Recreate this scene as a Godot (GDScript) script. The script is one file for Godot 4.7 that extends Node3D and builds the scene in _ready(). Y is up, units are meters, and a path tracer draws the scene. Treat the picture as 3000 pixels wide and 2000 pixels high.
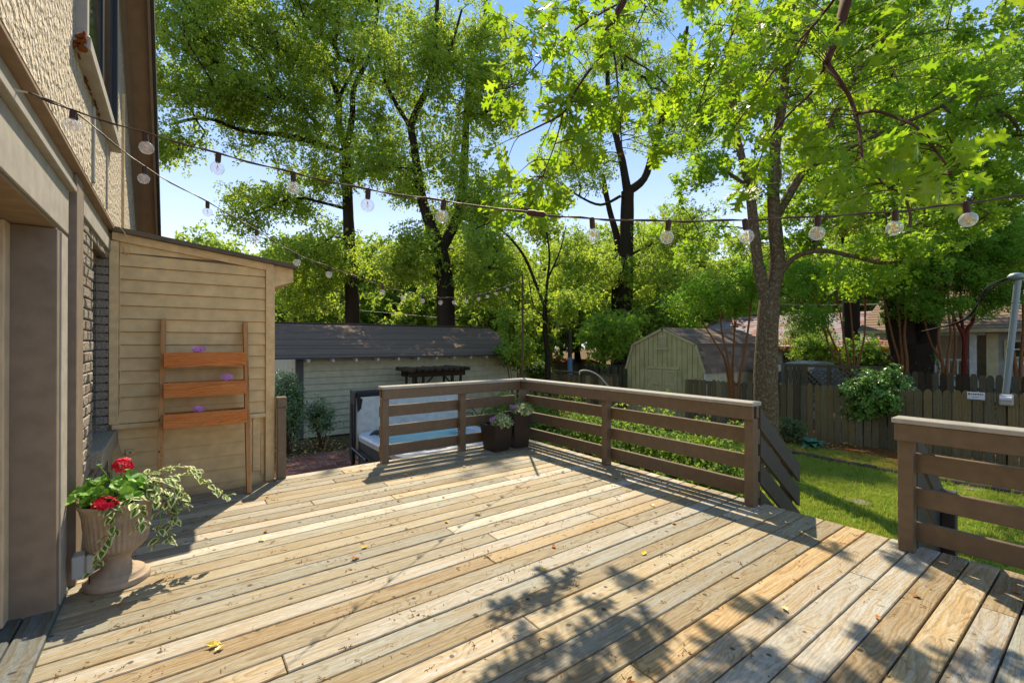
extends Node3D

const G := -1.05          # level of the yard below the deck boards
const BOARD := 0.147      # deck board and gap
var rng := RandomNumberGenerator.new()
var M := {}
var taken := {}
var sprig_cache := {}


func _ready() -> void:
	rng.seed = 20240611
	var cam := Camera3D.new()
	cam.name = "camera"
	add_child(cam)
	cam.position = Vector3(0, 1.5, 0)
	cam.rotation = Vector3(0.0038, deg_to_rad(-36.3), 0)
	cam.fov = 73.75
	cam.near = 0.05
	cam.far = 400.0
	cam.current = true
	var env := Environment.new()
	env.background_mode = Environment.BG_SKY
	var sm := ProceduralSkyMaterial.new()
	sm.sky_top_color = Color(0.325, 0.455, 0.63)
	sm.sky_horizon_color = Color(0.80, 0.83, 0.86)
	sm.sky_curve = 0.155
	sm.sky_energy_multiplier = 1.0
	sm.ground_bottom_color = Color(0.34, 0.33, 0.25)
	sm.ground_horizon_color = Color(0.55, 0.57, 0.52)
	var sky := Sky.new()
	sky.sky_material = sm
	env.sky = sky
	env.tonemap_mode = Environment.TONE_MAPPER_LINEAR
	env.tonemap_exposure = 3.0
	env.sdfgi_enabled = true
	env.ssao_enabled = true
	env.ssil_enabled = true
	var we := WorldEnvironment.new()
	we.name = "world_environment"
	we.environment = env
	add_child(we)
	var sun := DirectionalLight3D.new()
	sun.name = "sun"
	add_child(sun)
	sun.look_at_from_position(Vector3.ZERO, Vector3(-0.43, -1.0, 0.67), Vector3.UP)
	sun.light_energy = 0.98
	sun.light_color = Color(1.0, 0.935, 0.83)
	sun.light_angular_distance = 0.53
	sun.shadow_enabled = true
	make_materials()
	build_ground()
	build_house()
	build_lean_to()
	build_deck()
	build_railings()
	build_stairs()
	build_garage()
	build_barn()
	build_fences()
	build_neighbours()
	build_hot_tub()
	build_trees()
	build_shrubs()
	build_small_things()
	build_litter()


# ---------------------------------------------------------------- mesh tools
class MB:
	var v := PackedVector3Array()
	var n := PackedVector3Array()
	var t := PackedVector2Array()
	var c := PackedColorArray()
	var i := PackedInt32Array()
	var col := Color.WHITE
	var tinted := false

	func vert(p: Vector3, nn: Vector3, uv := Vector2.ZERO) -> int:
		v.append(p)
		n.append(nn)
		t.append(uv)
		c.append(col)
		return v.size() - 1

	# corners anticlockwise as seen from outside
	func tri(a: Vector3, b: Vector3, d: Vector3, ua := Vector2.ZERO, ub := Vector2.ZERO, ud := Vector2.ZERO) -> void:
		var nn := (b - a).cross(d - a).normalized()
		var k := vert(a, nn, ua)
		vert(b, nn, ub)
		vert(d, nn, ud)
		i.append_array([k, k + 2, k + 1])

	func quad(a: Vector3, b: Vector3, d: Vector3, e: Vector3, ua := Vector2.ZERO, ub := Vector2(1, 0), ud := Vector2(1, 1), ue := Vector2(0, 1)) -> void:
		var nn := (b - a).cross(e - a)
		if nn.length_squared() < 1e-14:
			nn = (d - a).cross(e - a)
		nn = nn.normalized()
		var k := vert(a, nn, ua)
		vert(b, nn, ub)
		vert(d, nn, ud)
		vert(e, nn, ue)
		i.append_array([k, k + 2, k + 1, k, k + 3, k + 2])

	func poly_out(pts: Array, out: Vector3, uvs: Array) -> void:
		var nn: Vector3 = (pts[1] - pts[0]).cross(pts[2] - pts[0])
		if nn.dot(out) < 0.0:
			pts.reverse()
			uvs.reverse()
		if pts.size() == 4:
			quad(pts[0], pts[1], pts[2], pts[3], uvs[0], uvs[1], uvs[2], uvs[3])
		else:
			tri(pts[0], pts[1], pts[2], uvs[0], uvs[1], uvs[2])

	# box with chamfered edges; uv runs along axis la, across over the other two
	func box(lo: Vector3, hi: Vector3, b := 0.003, la := 0, u0 := 0.0, v0 := 0.0, vs := 1.0, xf := Transform3D.IDENTITY) -> void:
		var m := (lo + hi) * 0.5
		var h := (hi - lo) * 0.5
		b = minf(b, minf(h.x, minf(h.y, h.z)) * 0.49)
		var wa := (la + 1) % 3
		var ta := (la + 2) % 3
		var wt := 2.0 * (h[wa] + h[ta])
		var uvf := func(p: Vector3) -> Vector2: return Vector2(u0 + (p[la] + h[la]) / 5.0, v0 + vs * clampf((p[wa] + h[wa] + p[ta] + h[ta]) / wt, 0.02, 0.98))
		var put := func(pts: Array, out: Vector3) -> void:
			var uvs := []
			var ps := []
			for p in pts:
				uvs.append(uvf.call(p))
				ps.append(xf * (m + p))
			poly_out(ps, xf.basis * out, uvs)
		for a in 3:
			var u := (a + 1) % 3
			var w := (a + 2) % 3
			for s: float in [-1.0, 1.0]:
				var pts := []
				for q in [[-1, -1], [1, -1], [1, 1], [-1, 1]]:
					var p := Vector3.ZERO
					p[a] = s * h[a]
					p[u] = q[0] * (h[u] - b)
					p[w] = q[1] * (h[w] - b)
					pts.append(p)
				var o := Vector3.ZERO
				o[a] = s
				put.call(pts, o)
			if b <= 0.0:
				continue
			for su: float in [-1.0, 1.0]:
				for sw: float in [-1.0, 1.0]:
					var e1 := Vector3.ZERO
					e1[a] = -(h[a] - b)
					e1[u] = su * h[u]
					e1[w] = sw * (h[w] - b)
					var e2 := e1
					e2[a] = h[a] - b
					var e3 := e2
					e3[u] = su * (h[u] - b)
					e3[w] = sw * h[w]
					var e4 := e3
					e4[a] = -(h[a] - b)
					var o2 := Vector3.ZERO
					o2[u] = su
					o2[w] = sw
					put.call([e1, e2, e3, e4], o2)
		if b > 0.0:
			for sx: float in [-1.0, 1.0]:
				for sy: float in [-1.0, 1.0]:
					for sz: float in [-1.0, 1.0]:
						put.call([Vector3(sx * h.x, sy * (h.y - b), sz * (h.z - b)), Vector3(sx * (h.x - b), sy * h.y, sz * (h.z - b)), Vector3(sx * (h.x - b), sy * (h.y - b), sz * h.z)], Vector3(sx, sy, sz))

	# swept round tube
	func tube(pts: Array, radii: Array, sides := 8, uvl := 1.0, caps := true) -> void:
		var count := pts.size()
		if count < 2:
			return
		var d0: Vector3 = (pts[1] - pts[0]).normalized()
		var side := d0.cross(Vector3.UP if absf(d0.y) < 0.9 else Vector3.RIGHT).normalized()
		var first := v.size()
		var run := 0.0
		for k in count:
			var d: Vector3 = (pts[mini(k + 1, count - 1)] - pts[maxi(k - 1, 0)]).normalized()
			side = (side - d * side.dot(d)).normalized()
			var up := d.cross(side)
			if k > 0:
				run += pts[k].distance_to(pts[k - 1])
			for s in sides + 1:
				var a := TAU * s / sides
				var o := side * cos(a) + up * sin(a)
				vert(pts[k] + o * radii[k], o, Vector2(float(s) / sides, run * uvl))
		for k in count - 1:
			for s in sides:
				var p := first + k * (sides + 1) + s
				var q := p + sides + 1
				i.append_array([p, q, p + 1, p + 1, q, q + 1])
		if caps:
			for e in 2:
				var k: int = 0 if e == 0 else count - 1
				var d: Vector3 = (pts[0] - pts[1]).normalized() if e == 0 else (pts[count - 1] - pts[count - 2]).normalized()
				var mid := vert(pts[k], d, Vector2(0.5, 0.5))
				var ring := v.size()
				for s in sides:
					var p: Vector3 = v[first + k * (sides + 1) + s]
					vert(p, d, Vector2(0.5, 0.5))
				for s in sides:
					if e == 0:
						i.append_array([mid, ring + s, ring + (s + 1) % sides])
					else:
						i.append_array([mid, ring + (s + 1) % sides, ring + s])

	# turned shape: profile of (radius, height); flute(angle, k) scales the radius
	func lathe(prof: Array, at: Vector3, segs := 24, flute = null) -> void:
		var first := v.size()
		for k in prof.size():
			var pr: Vector2 = prof[k]
			var dn: Vector2 = prof[mini(k + 1, prof.size() - 1)] - prof[maxi(k - 1, 0)]
			var n2 := Vector2(dn.y, -dn.x).normalized()
			for s in segs + 1:
				var a := TAU * s / segs
				var r: float = pr.x * (flute.call(a, pr.y) if flute != null else 1.0)
				vert(at + Vector3(cos(a) * r, pr.y, sin(a) * r), Vector3(cos(a) * n2.x, n2.y, sin(a) * n2.x), Vector2(float(s) / segs, pr.y))
		for k in prof.size() - 1:
			for s in segs:
				var p := first + k * (segs + 1) + s
				var q := p + segs + 1
				i.append_array([p, p + 1, q, p + 1, q + 1, q])

	func ball(at: Vector3, r: Vector3, rings := 8, segs := 12) -> void:
		var first := v.size()
		for k in rings + 1:
			var th := PI * k / rings
			for s in segs + 1:
				var a := TAU * s / segs
				var o := Vector3(sin(th) * cos(a), -cos(th), sin(th) * sin(a))
				vert(at + o * r, (o / r).normalized(), Vector2(float(s) / segs, float(k) / rings))
		for k in rings:
			for s in segs:
				var p := first + k * (segs + 1) + s
				var q := p + segs + 1
				i.append_array([p, p + 1, q, p + 1, q + 1, q])

	# flat polygon in a plane, pushed out by a depth: pts in order, d the push
	func slab(pts: Array, d: Vector3) -> void:
		var nn: Vector3 = (pts[1] - pts[0]).cross(pts[2] - pts[0])
		var ps := pts.duplicate()
		if nn.dot(d) < 0.0:
			ps.reverse()
		var flat := PackedVector2Array()
		var ex: Vector3 = (ps[1] - ps[0]).normalized()
		var ez := (ps[1] - ps[0]).cross(ps[2] - ps[0]).normalized() as Vector3
		var ey := ez.cross(ex)
		for p in ps:
			flat.append(Vector2((p - ps[0]).dot(ex), (p - ps[0]).dot(ey)))
		var tr := Geometry2D.triangulate_polygon(flat)
		for k in range(0, tr.size(), 3):
			var a: Vector3 = ps[tr[k]]
			var b: Vector3 = ps[tr[k + 1]]
			var e: Vector3 = ps[tr[k + 2]]
			if (b - a).cross(e - a).dot(d) < 0.0:
				var sw := b
				b = e
				e = sw
			tri(a + d, b + d, e + d, flat[tr[k]], flat[tr[k + 1]], flat[tr[k + 2]])
			tri(a, e, b, flat[tr[k]], flat[tr[k + 2]], flat[tr[k + 1]])
		for k in ps.size():
			var a: Vector3 = ps[k]
			var b: Vector3 = ps[(k + 1) % ps.size()]
			quad(a, b, b + d, a + d)

	# smooth normals from the faces themselves (for fluted and bent shapes)
	func renormal() -> void:
		var acc := PackedVector3Array()
		acc.resize(v.size())
		for k in range(0, i.size(), 3):
			var f := (v[i[k + 2]] - v[i[k]]).cross(v[i[k + 1]] - v[i[k]])
			for q in 3:
				acc[i[k + q]] += f
		for k in v.size():
			if acc[k].length_squared() > 1e-16:
				n[k] = acc[k].normalized()

	func mesh() -> ArrayMesh:
		var arr := []
		arr.resize(Mesh.ARRAY_MAX)
		arr[Mesh.ARRAY_VERTEX] = v
		arr[Mesh.ARRAY_NORMAL] = n
		arr[Mesh.ARRAY_TEX_UV] = t
		if tinted:
			arr[Mesh.ARRAY_COLOR] = c
		arr[Mesh.ARRAY_INDEX] = i
		var m := ArrayMesh.new()
		m.add_surface_from_arrays(Mesh.PRIMITIVE_TRIANGLES, arr)
		return m


func numbered(called: String) -> String:
	var k: int = taken.get(called, 0)
	taken[called] = k + 1
	return called if k == 0 else "%s_%03d" % [called, k]


# a thing: its node stands at its base; meshes under it are given in world places
func thing(called: String, label: String, category: String, base: Vector3, group := "") -> Node3D:
	var o := Node3D.new()
	o.name = numbered(called)
	add_child(o)
	o.position = base
	o.set_meta("label", label)
	o.set_meta("category", category)
	if group != "":
		o.set_meta("group", group)
	return o


func structure(called: String) -> Node3D:
	var o := Node3D.new()
	o.name = numbered(called)
	add_child(o)
	o.set_meta("kind", "structure")
	return o


func part(parent: Node3D, called: String, what, m: Material, label := "") -> MeshInstance3D:
	var o := MeshInstance3D.new()
	o.name = called
	o.mesh = what.mesh() if what is MB else what
	o.material_override = m
	parent.add_child(o, true)
	if parent.get_parent() == self:
		o.position = -parent.position
	if label != "":
		o.set_meta("label", label)
	return o


# a part whose mesh is about its own middle
func piece(parent: Node3D, called: String, what: Mesh, m: Material, xf: Transform3D) -> MeshInstance3D:
	var o := MeshInstance3D.new()
	o.name = called
	o.mesh = what
	o.material_override = m
	parent.add_child(o, true)
	o.transform = xf
	if parent.get_parent() == self:
		o.position -= parent.position
	return o


func box_part(parent: Node3D, called: String, lo: Vector3, hi: Vector3, m: Material, b := 0.003, la := 1) -> MeshInstance3D:
	var mb := MB.new()
	var strip := rng.randi() % 16
	mb.box(lo, hi, b, la, rng.randf() * 0.3, strip / 16.0, 1.0 / 16.0)
	return part(parent, called, mb, m)


func copies(parent: Node3D, called: String, mesh: Mesh, m: Material, xfs: Array, cols: Array) -> MultiMeshInstance3D:
	var mm := MultiMesh.new()
	mm.transform_format = MultiMesh.TRANSFORM_3D
	mm.use_colors = cols.size() > 0
	mm.mesh = mesh
	mm.instance_count = xfs.size()
	for k in xfs.size():
		mm.set_instance_transform(k, xfs[k])
		if cols.size() > 0:
			mm.set_instance_color(k, cols[k])
	var o := MultiMeshInstance3D.new()
	o.name = called
	o.multimesh = mm
	o.material_override = m
	parent.add_child(o, true)
	if parent != self and parent.get_parent() == self:
		o.position = -parent.position
	o.set_meta("kind", "stuff")
	return o


func rr(a: float, b: float) -> float:
	return rng.randf_range(a, b)


func rand_dir() -> Vector3:
	var z := rr(-1, 1)
	var a := rr(0, TAU)
	var r := sqrt(1.0 - z * z)
	return Vector3(r * cos(a), z, r * sin(a))


func turned(up: Vector3, spin: float, scale := 1.0) -> Basis:
	var y := up.normalized()
	var x := y.cross(Vector3(0.31, 0.17, 0.93)).normalized()
	var z := x.cross(y)
	return Basis(x, y, z) * Basis(Vector3.UP, spin) * Basis.from_scale(Vector3.ONE * scale)


func smooth_path(pts: Array, steps := 4) -> Array:
	var out := []
	for k in pts.size() - 1:
		var a: Vector3 = pts[maxi(k - 1, 0)]
		var b: Vector3 = pts[k]
		var c: Vector3 = pts[k + 1]
		var d: Vector3 = pts[mini(k + 2, pts.size() - 1)]
		for s in steps:
			out.append(b.cubic_interpolate(c, a, d, float(s) / steps))
	out.append(pts[-1])
	return out


# ---- leaves: flat blade along +x from the origin, upper side +y
func blade(mb: MB, xf: Transform3D, length: float, half: float, droop := 0.25, fold := 0.25) -> void:
	var b := xf * Vector3.ZERO
	var m := xf * Vector3(length * 0.5, -droop * length * 0.18, 0)
	var tip := xf * Vector3(length, -droop * length, 0)
	var l := xf * Vector3(length * 0.42, half * fold, -half)
	var r := xf * Vector3(length * 0.42, half * fold, half)
	mb.tri(b, m, l)
	mb.tri(m, tip, l)
	mb.tri(b, r, m)
	mb.tri(m, r, tip)


# lobed outline: pairs of (place along the rib, half width)
func lobed(mb: MB, xf: Transform3D, length: float, half: float, outline: Array, droop := 0.25, fold := 0.2, wave := 0.0) -> void:
	var f := func(x: float, w: float) -> Vector3: return xf * Vector3(x * length, -droop * length * x * x + absf(w) * half * fold + wave * sin(x * 9.0 + w * 2.0) * length, w * half)
	for k in outline.size() - 1:
		var a: Vector2 = outline[k]
		var b: Vector2 = outline[k + 1]
		var ra := minf(a.x, 0.96)
		var rb := minf(b.x, 1.0)
		var lag := 0.10
		var pa: Vector3 = f.call(maxf(ra - lag * a.y, 0), 0.0)
		var pb: Vector3 = f.call(maxf(rb - lag * b.y, 0), 0.0)
		var la: Vector3 = f.call(a.x, -a.y)
		var lb: Vector3 = f.call(b.x, -b.y)
		var r1: Vector3 = f.call(a.x, a.y)
		var r2: Vector3 = f.call(b.x, b.y)
		mb.quad(pa, pb, lb, la)
		mb.quad(pa, r1, r2, pb)


# a sprig of a few leaves on a short stalk (for crowns and shrubs)
func sprig(count: int, length: float, width: float, spread: float, seed_: int, kind := 0) -> ArrayMesh:
	var key := "%d %.3f %.3f %.3f %d %d" % [count, length, width, spread, seed_, kind]
	if sprig_cache.has(key):
		return sprig_cache[key]
	var keep := rng.state
	rng.seed = 991 + seed_
	var mb := MB.new()
	for k in count:
		var a := TAU * k * 0.382 + rr(-0.4, 0.4)
		var at := Vector3(rr(-0.5, 0.5), rr(-0.4, 0.4), rr(-0.5, 0.5)) * spread
		var b := Basis(Vector3.UP, a) * Basis(Vector3.BACK, rr(-0.9, 0.5)) * Basis(Vector3.RIGHT, rr(-0.7, 0.7))
		var l := length * rr(0.75, 1.2)
		if kind == 0:
			blade(mb, Transform3D(b, at), l, l * width, rr(0.05, 0.4), rr(0.1, 0.45))
		else:
			lobed(mb, Transform3D(b, at), l, l * width, [Vector2(0.0, 0.0), Vector2(0.16, 0.85), Vector2(0.34, 0.35), Vector2(0.55, 1.0), Vector2(0.66, 0.3), Vector2(1.0, 0.0)], rr(0.0, 0.4), rr(0.05, 0.3))
	rng.state = keep
	var m := mb.mesh()
	sprig_cache[key] = m
	return m


# ---------------------------------------------------------------- materials
func mat(called: String, albedo: Color, rough := 0.8, spec := 0.4) -> StandardMaterial3D:
	var m := StandardMaterial3D.new()
	m.resource_name = called
	m.albedo_color = albedo
	m.roughness = rough
	m.metallic_specular = spec
	M[called] = m
	return m


func noise_tex(size: int, freq: float, seed_: int, ramp: Array, oct := 4, kind := FastNoiseLite.TYPE_SIMPLEX_SMOOTH) -> NoiseTexture2D:
	var f := FastNoiseLite.new()
	f.noise_type = kind
	f.seed = seed_
	f.frequency = freq
	f.fractal_octaves = oct
	var t := NoiseTexture2D.new()
	t.width = size
	t.height = size
	t.seamless = true
	t.noise = f
	if ramp.size():
		var g := Gradient.new()
		g.offsets = PackedFloat32Array(ramp.map(func(r): return r[0]))
		g.colors = PackedColorArray(ramp.map(func(r): return r[1]))
		t.color_ramp = g
	return t


func grain(m: StandardMaterial3D, tex: Texture2D, scale: float, bump: Texture2D = null, depth := 0.2, world := true) -> StandardMaterial3D:
	m.albedo_texture = tex
	m.uv1_triplanar = true
	m.uv1_world_triplanar = world
	m.uv1_scale = Vector3.ONE * scale
	if bump:
		m.heightmap_enabled = true
		m.heightmap_texture = bump
		m.heightmap_scale = depth
	return m


func grey(a: float, b: float) -> Array:
	return [[0.0, Color(a, a, a)], [1.0, Color(b, b, b)]]


# sixteen strips of sawn pine, five metres each: colour, and height for the relief
func wood_atlas() -> Array:
	var w := 2048
	var h := 1024
	var rgb := PackedByteArray()
	rgb.resize(w * h * 3)
	var hei := PackedByteArray()
	hei.resize(w * h)
	var n1 := FastNoiseLite.new()
	n1.seed = 5
	n1.frequency = 1.0
	n1.fractal_octaves = 2
	var n2 := FastNoiseLite.new()
	n2.seed = 17
	n2.frequency = 1.0
	n2.fractal_octaves = 3
	var r := RandomNumberGenerator.new()
	r.seed = 77
	for s in 16:
		var wc := r.randf_range(-0.05, 0.05)
		var d0 := r.randf_range(0.012, 0.05)
		var pitch := r.randf_range(0.0065, 0.011)
		var amp := r.randf_range(0.015, 0.05)
		var greyness := r.randf_range(0.2, 0.9)
		var warm := r.randf_range(0.0, 1.0)
		var light := r.randf_range(0.86, 1.1)
		var knots := []
		for k in r.randi_range(4, 9):
			knots.append([r.randf_range(0.05, 4.95), r.randf_range(-0.06, 0.06), r.randf_range(0.007, 0.016)])
		for x in w:
			var xm := x * 5.0 / w
			var lowa := n1.get_noise_2d(xm * 0.55, s * 31.7)
			var lowb := n1.get_noise_2d(xm * 1.1 + 70.0, s * 13.1)
			var depth := d0 + amp * lowa
			var shift := wc + 0.03 * lowb
			var near := []
			for k in knots:
				if absf(k[0] - xm) < 0.22:
					near.append(k)
			for y in 64:
				var wm := (y - 31.5) / 64.0 * 0.14
				var push := 0.0
				var dark := 0.0
				for k in near:
					var dx: float = (xm - k[0]) * 0.42
					var dy: float = wm - k[1]
					var dd := dx * dx + dy * dy
					push += 0.022 * exp(-dd / 0.0009)
					dark = maxf(dark, 1.0 - smoothstep(k[2] * 0.55, k[2], sqrt(dd * (1.0 + 3.0 * dx * dx / (dd + 1e-6)))))
				var q := wm - shift
				var rad := sqrt(q * q * 0.6 + depth * depth) + push + 0.0022 * n2.get_noise_2d(xm * 3.0, wm * 40.0 + s * 9.0)
				var ring := fposmod(rad / pitch, 1.0)
				var late := ring * ring * ring * (1.0 - smoothstep(0.9, 1.0, ring))
				var fib := n2.get_noise_2d(xm * 14.0 + s * 50.0, wm * 900.0)
				var blot := n2.get_noise_2d(xm * 1.7 + 300.0, wm * 34.0 + s * 40.0)
				var gy := clampf(greyness + 0.75 * blot, 0.0, 1.0)
				var lum := light * (1.0 + 0.16 * fib + 0.12 * blot)
				var cr := lerpf(lerpf(0.83, 0.80, warm), 0.71, gy)
				var cg := lerpf(lerpf(0.70, 0.635, warm), 0.655, gy)
				var cb := lerpf(lerpf(0.515, 0.44, warm), 0.575, gy)
				var la := late * (0.62 - 0.30 * gy)
				cr = lerpf(cr, 0.48, la) * lum
				cg = lerpf(cg, 0.345, la) * lum
				cb = lerpf(cb, 0.22, la) * lum
				dark = clampf(dark, 0.0, 1.0) * 0.8
				cr = lerpf(cr, 0.30, dark)
				cg = lerpf(cg, 0.22, dark)
				cb = lerpf(cb, 0.165, dark)
				var at := ((s * 64 + y) * w + x)
				rgb[at * 3] = int(clampf(cr, 0, 1) * 255)
				rgb[at * 3 + 1] = int(clampf(cg, 0, 1) * 255)
				rgb[at * 3 + 2] = int(clampf(cb, 0, 1) * 255)
				hei[at] = int(clampf(0.5 + 0.35 * late + 0.28 * fib, 0, 1) * 255)
	return [ImageTexture.create_from_image(Image.create_from_data(w, h, false, Image.FORMAT_RGB8, rgb)), ImageTexture.create_from_image(Image.create_from_data(w, h, false, Image.FORMAT_L8, hei))]


func wood(called: String, tint: Color, atlas: Array, rough := 0.75, depth := 0.12, spec := 0.35) -> StandardMaterial3D:
	var m := mat(called, tint, rough, spec)
	m.albedo_texture = atlas[0]
	m.heightmap_enabled = true
	m.heightmap_texture = atlas[1]
	m.heightmap_scale = depth
	return m


func leafy(called: String, tint: Color, rough := 0.5, spec := 0.35, light := Color(1, 1, 1)) -> StandardMaterial3D:
	var m := mat(called, tint, rough, spec)
	m.vertex_color_use_as_albedo = true
	m.backlight_enabled = true
	m.backlight = light
	return m


# a leaf of one colour: light that passes is tinted through the white vertex colours of its mesh
func one_leaf(called: String, tint: Color, light: Color) -> StandardMaterial3D:
	return leafy(called, tint, 0.5, 0.4, light)


func make_materials() -> void:
	var atlas := wood_atlas()
	wood("deck_wood", Color(0.85, 0.91, 0.97), atlas, 0.72, 0.13)
	wood("deck_wood_b", Color(0.76, 0.835, 0.89), atlas, 0.72, 0.13)
	wood("deck_wood_c", Color(0.86, 0.89, 0.87), atlas, 0.72, 0.13)
	wood("deck_wood_d", Color(0.72, 0.77, 0.80), atlas, 0.75, 0.13)
	wood("planter_wood", Color(1.0, 0.72, 0.48), atlas, 0.65, 0.12)
	wood("stile_wood", Color(0.94, 0.79, 0.62), atlas, 0.7, 0.12)
	wood("fence_wood", Color(0.60, 0.63, 0.59), atlas, 0.9, 0.25)
	wood("fence_wood_b", Color(0.50, 0.52, 0.49), atlas, 0.9, 0.25)
	wood("fence_wood_c", Color(0.69, 0.70, 0.62), atlas, 0.9, 0.25)
	wood("old_wood", Color(0.36, 0.35, 0.32), atlas, 0.95, 0.3)
	wood("grey_step", Color(0.49, 0.57, 0.66), atlas, 0.7, 0.2)
	var soft := noise_tex(512, 0.012, 3, grey(0.86, 1.0))
	var fine := noise_tex(512, 0.06, 8, grey(0.80, 1.0), 4)
	var rough_h := noise_tex(512, 0.045, 9, [], 4)
	var stucco_h := noise_tex(512, 0.030, 23, [], 4)
	var speck := noise_tex(512, 0.11, 31, grey(0.55, 1.0), 3)
	grain(mat("rail_paint", Color(0.45, 0.375, 0.29), 0.42, 0.5), soft, 1.4, rough_h, 0.02)
	grain(mat("rail_cap", Color(0.68, 0.66, 0.615), 0.33, 0.6), soft, 1.4, rough_h, 0.03)  # faded rail paint, lightened further so its colour carries the sun glare on top
	grain(mat("stair_paint", Color(0.30, 0.285, 0.26), 0.5, 0.45), soft, 1.4, rough_h, 0.02)
	grain(mat("siding_tan", Color(0.90, 0.775, 0.555), 0.6, 0.4), soft, 0.9, rough_h, 0.03)
	grain(mat("trim_tan", Color(0.90, 0.775, 0.565), 0.6, 0.4), soft, 1.3, rough_h, 0.04)
	grain(mat("trim_grey", Color(0.66, 0.635, 0.585), 0.6, 0.4), soft, 1.0, rough_h, 0.05)
	grain(mat("trim_brown", Color(0.52, 0.465, 0.40), 0.6, 0.4), soft, 1.0, rough_h, 0.05)
	grain(mat("soffit_brown", Color(0.56, 0.475, 0.385), 0.7, 0.3), soft, 1.0)
	grain(mat("door_beige", Color(0.80, 0.72, 0.59), 0.5, 0.45), soft, 0.7)
	grain(mat("stucco", Color(0.80, 0.755, 0.67), 0.95, 0.2), fine, 1.1, stucco_h, 3.2)
	grain(mat("brick_paint", Color(0.70, 0.66, 0.59), 0.85, 0.3), speck, 2.4, stucco_h, 1.1)
	grain(mat("brick_paint_b", Color(0.66, 0.60, 0.53), 0.85, 0.3), speck, 2.4, stucco_h, 1.1)
	grain(mat("mortar", Color(0.56, 0.52, 0.46), 0.95, 0.2), speck, 2.0, stucco_h, 0.6)
	grain(mat("foundation", Color(0.60, 0.58, 0.545), 0.95, 0.2), speck, 1.2, stucco_h, 2.0)
	grain(mat("sill_stone", Color(0.75, 0.70, 0.60), 0.9, 0.3), speck, 1.5, rough_h, 0.5)
	grain(mat("gutter_dark", Color(0.16, 0.155, 0.15), 0.45, 0.5), soft, 1.0)
	grain(mat("window_frame", Color(0.13, 0.125, 0.125), 0.4, 0.5), soft, 1.0)
	grain(mat("roof_edge", Color(0.40, 0.35, 0.29), 0.6, 0.4), soft, 1.0)
	var pane := mat("window_pane", Color(0.12, 0.135, 0.15), 0.06, 0.6)
	pane.metallic = 0.0
	grain(mat("rust_orange", Color(0.66, 0.36, 0.15), 0.95, 0.2), speck, 6.0, stucco_h, 1.5)
	var shin := noise_tex(512, 0.09, 41, [[0.0, Color(0.62, 0.60, 0.58)], [0.5, Color(0.85, 0.83, 0.81)], [1.0, Color(1, 1, 1)]], 3)
	for k in 4:
		grain(mat("shingle_%d" % k, [Color(0.56, 0.485, 0.415), Color(0.49, 0.425, 0.365), Color(0.62, 0.54, 0.465), Color(0.53, 0.465, 0.405)][k], 0.95, 0.25), shin, 1.3, rough_h, 0.25)
	grain(mat("garage_siding", Color(0.74, 0.71, 0.58), 0.6, 0.35), soft, 0.5, rough_h, 0.05)
	grain(mat("garage_trim", Color(0.36, 0.34, 0.32), 0.7, 0.3), soft, 0.8)
	grain(mat("barn_green", Color(0.75, 0.70, 0.51), 0.8, 0.25), noise_tex(512, 0.02, 51, [[0.0, Color(0.84, 0.86, 0.80)], [0.5, Color(0.96, 0.96, 0.93)], [1.0, Color(1, 1, 1)]]), 0.2, rough_h, 0.1)
	grain(mat("barn_trim", Color(0.78, 0.73, 0.54), 0.75, 0.3), soft, 0.6)
	grain(mat("barn_cream", Color(0.86, 0.80, 0.64), 0.75, 0.3), soft, 0.6)
	grain(mat("white_paint", Color(0.87, 0.87, 0.84), 0.6, 0.4), soft, 0.6)
	grain(mat("neighbour_wall", Color(0.80, 0.82, 0.78), 0.75, 0.3), soft, 0.4)
	grain(mat("neighbour_yellow", Color(0.83, 0.78, 0.60), 0.75, 0.3), soft, 0.4)
	grain(mat("neighbour_grey", Color(0.66, 0.645, 0.60), 0.75, 0.3), soft, 0.4)
	grain(mat("rusty_roof", Color(0.66, 0.60, 0.58), 0.75, 0.3), noise_tex(512, 0.011, 61, [[0.0, Color(0.95, 0.97, 1.0)], [0.52, Color(0.80, 0.82, 0.86)], [0.60, Color(0.86, 0.55, 0.38)], [1.0, Color(0.72, 0.36, 0.20)]]), 0.16)
	grain(mat("red_shed", Color(0.70, 0.33, 0.17), 0.8, 0.3), soft, 0.5)
	grain(mat("tarp", Color(0.27, 0.255, 0.245), 0.45, 0.5), soft, 0.9, rough_h, 0.8)
	var dirt := noise_tex(512, 0.03, 71, [[0.0, Color(0.20, 0.155, 0.11)], [0.35, Color(0.33, 0.26, 0.18)], [0.6, Color(0.42, 0.33, 0.22)], [0.78, Color(0.35, 0.36, 0.19)], [1.0, Color(0.52, 0.42, 0.28)]], 5)
	grain(mat("soil", Color(1, 1, 1), 1.0, 0.15), dirt, 0.55, rough_h, 2.0)
	var turf := noise_tex(512, 0.03, 73, [[0.0, Color(0.22, 0.30, 0.10)], [0.45, Color(0.33, 0.42, 0.14)], [0.75, Color(0.44, 0.50, 0.18)], [1.0, Color(0.50, 0.46, 0.26)]], 5)
	grain(mat("turf", Color(1, 1, 1), 1.0, 0.15), turf, 0.5, rough_h, 2.0)
	var mulch := noise_tex(512, 0.05, 75, [[0.0, Color(0.28, 0.17, 0.09)], [0.5, Color(0.50, 0.32, 0.17)], [1.0, Color(0.68, 0.47, 0.27)]], 4)
	grain(mat("mulch", Color(1, 1, 1), 1.0, 0.15), mulch, 1.2, rough_h, 3.0)
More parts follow.
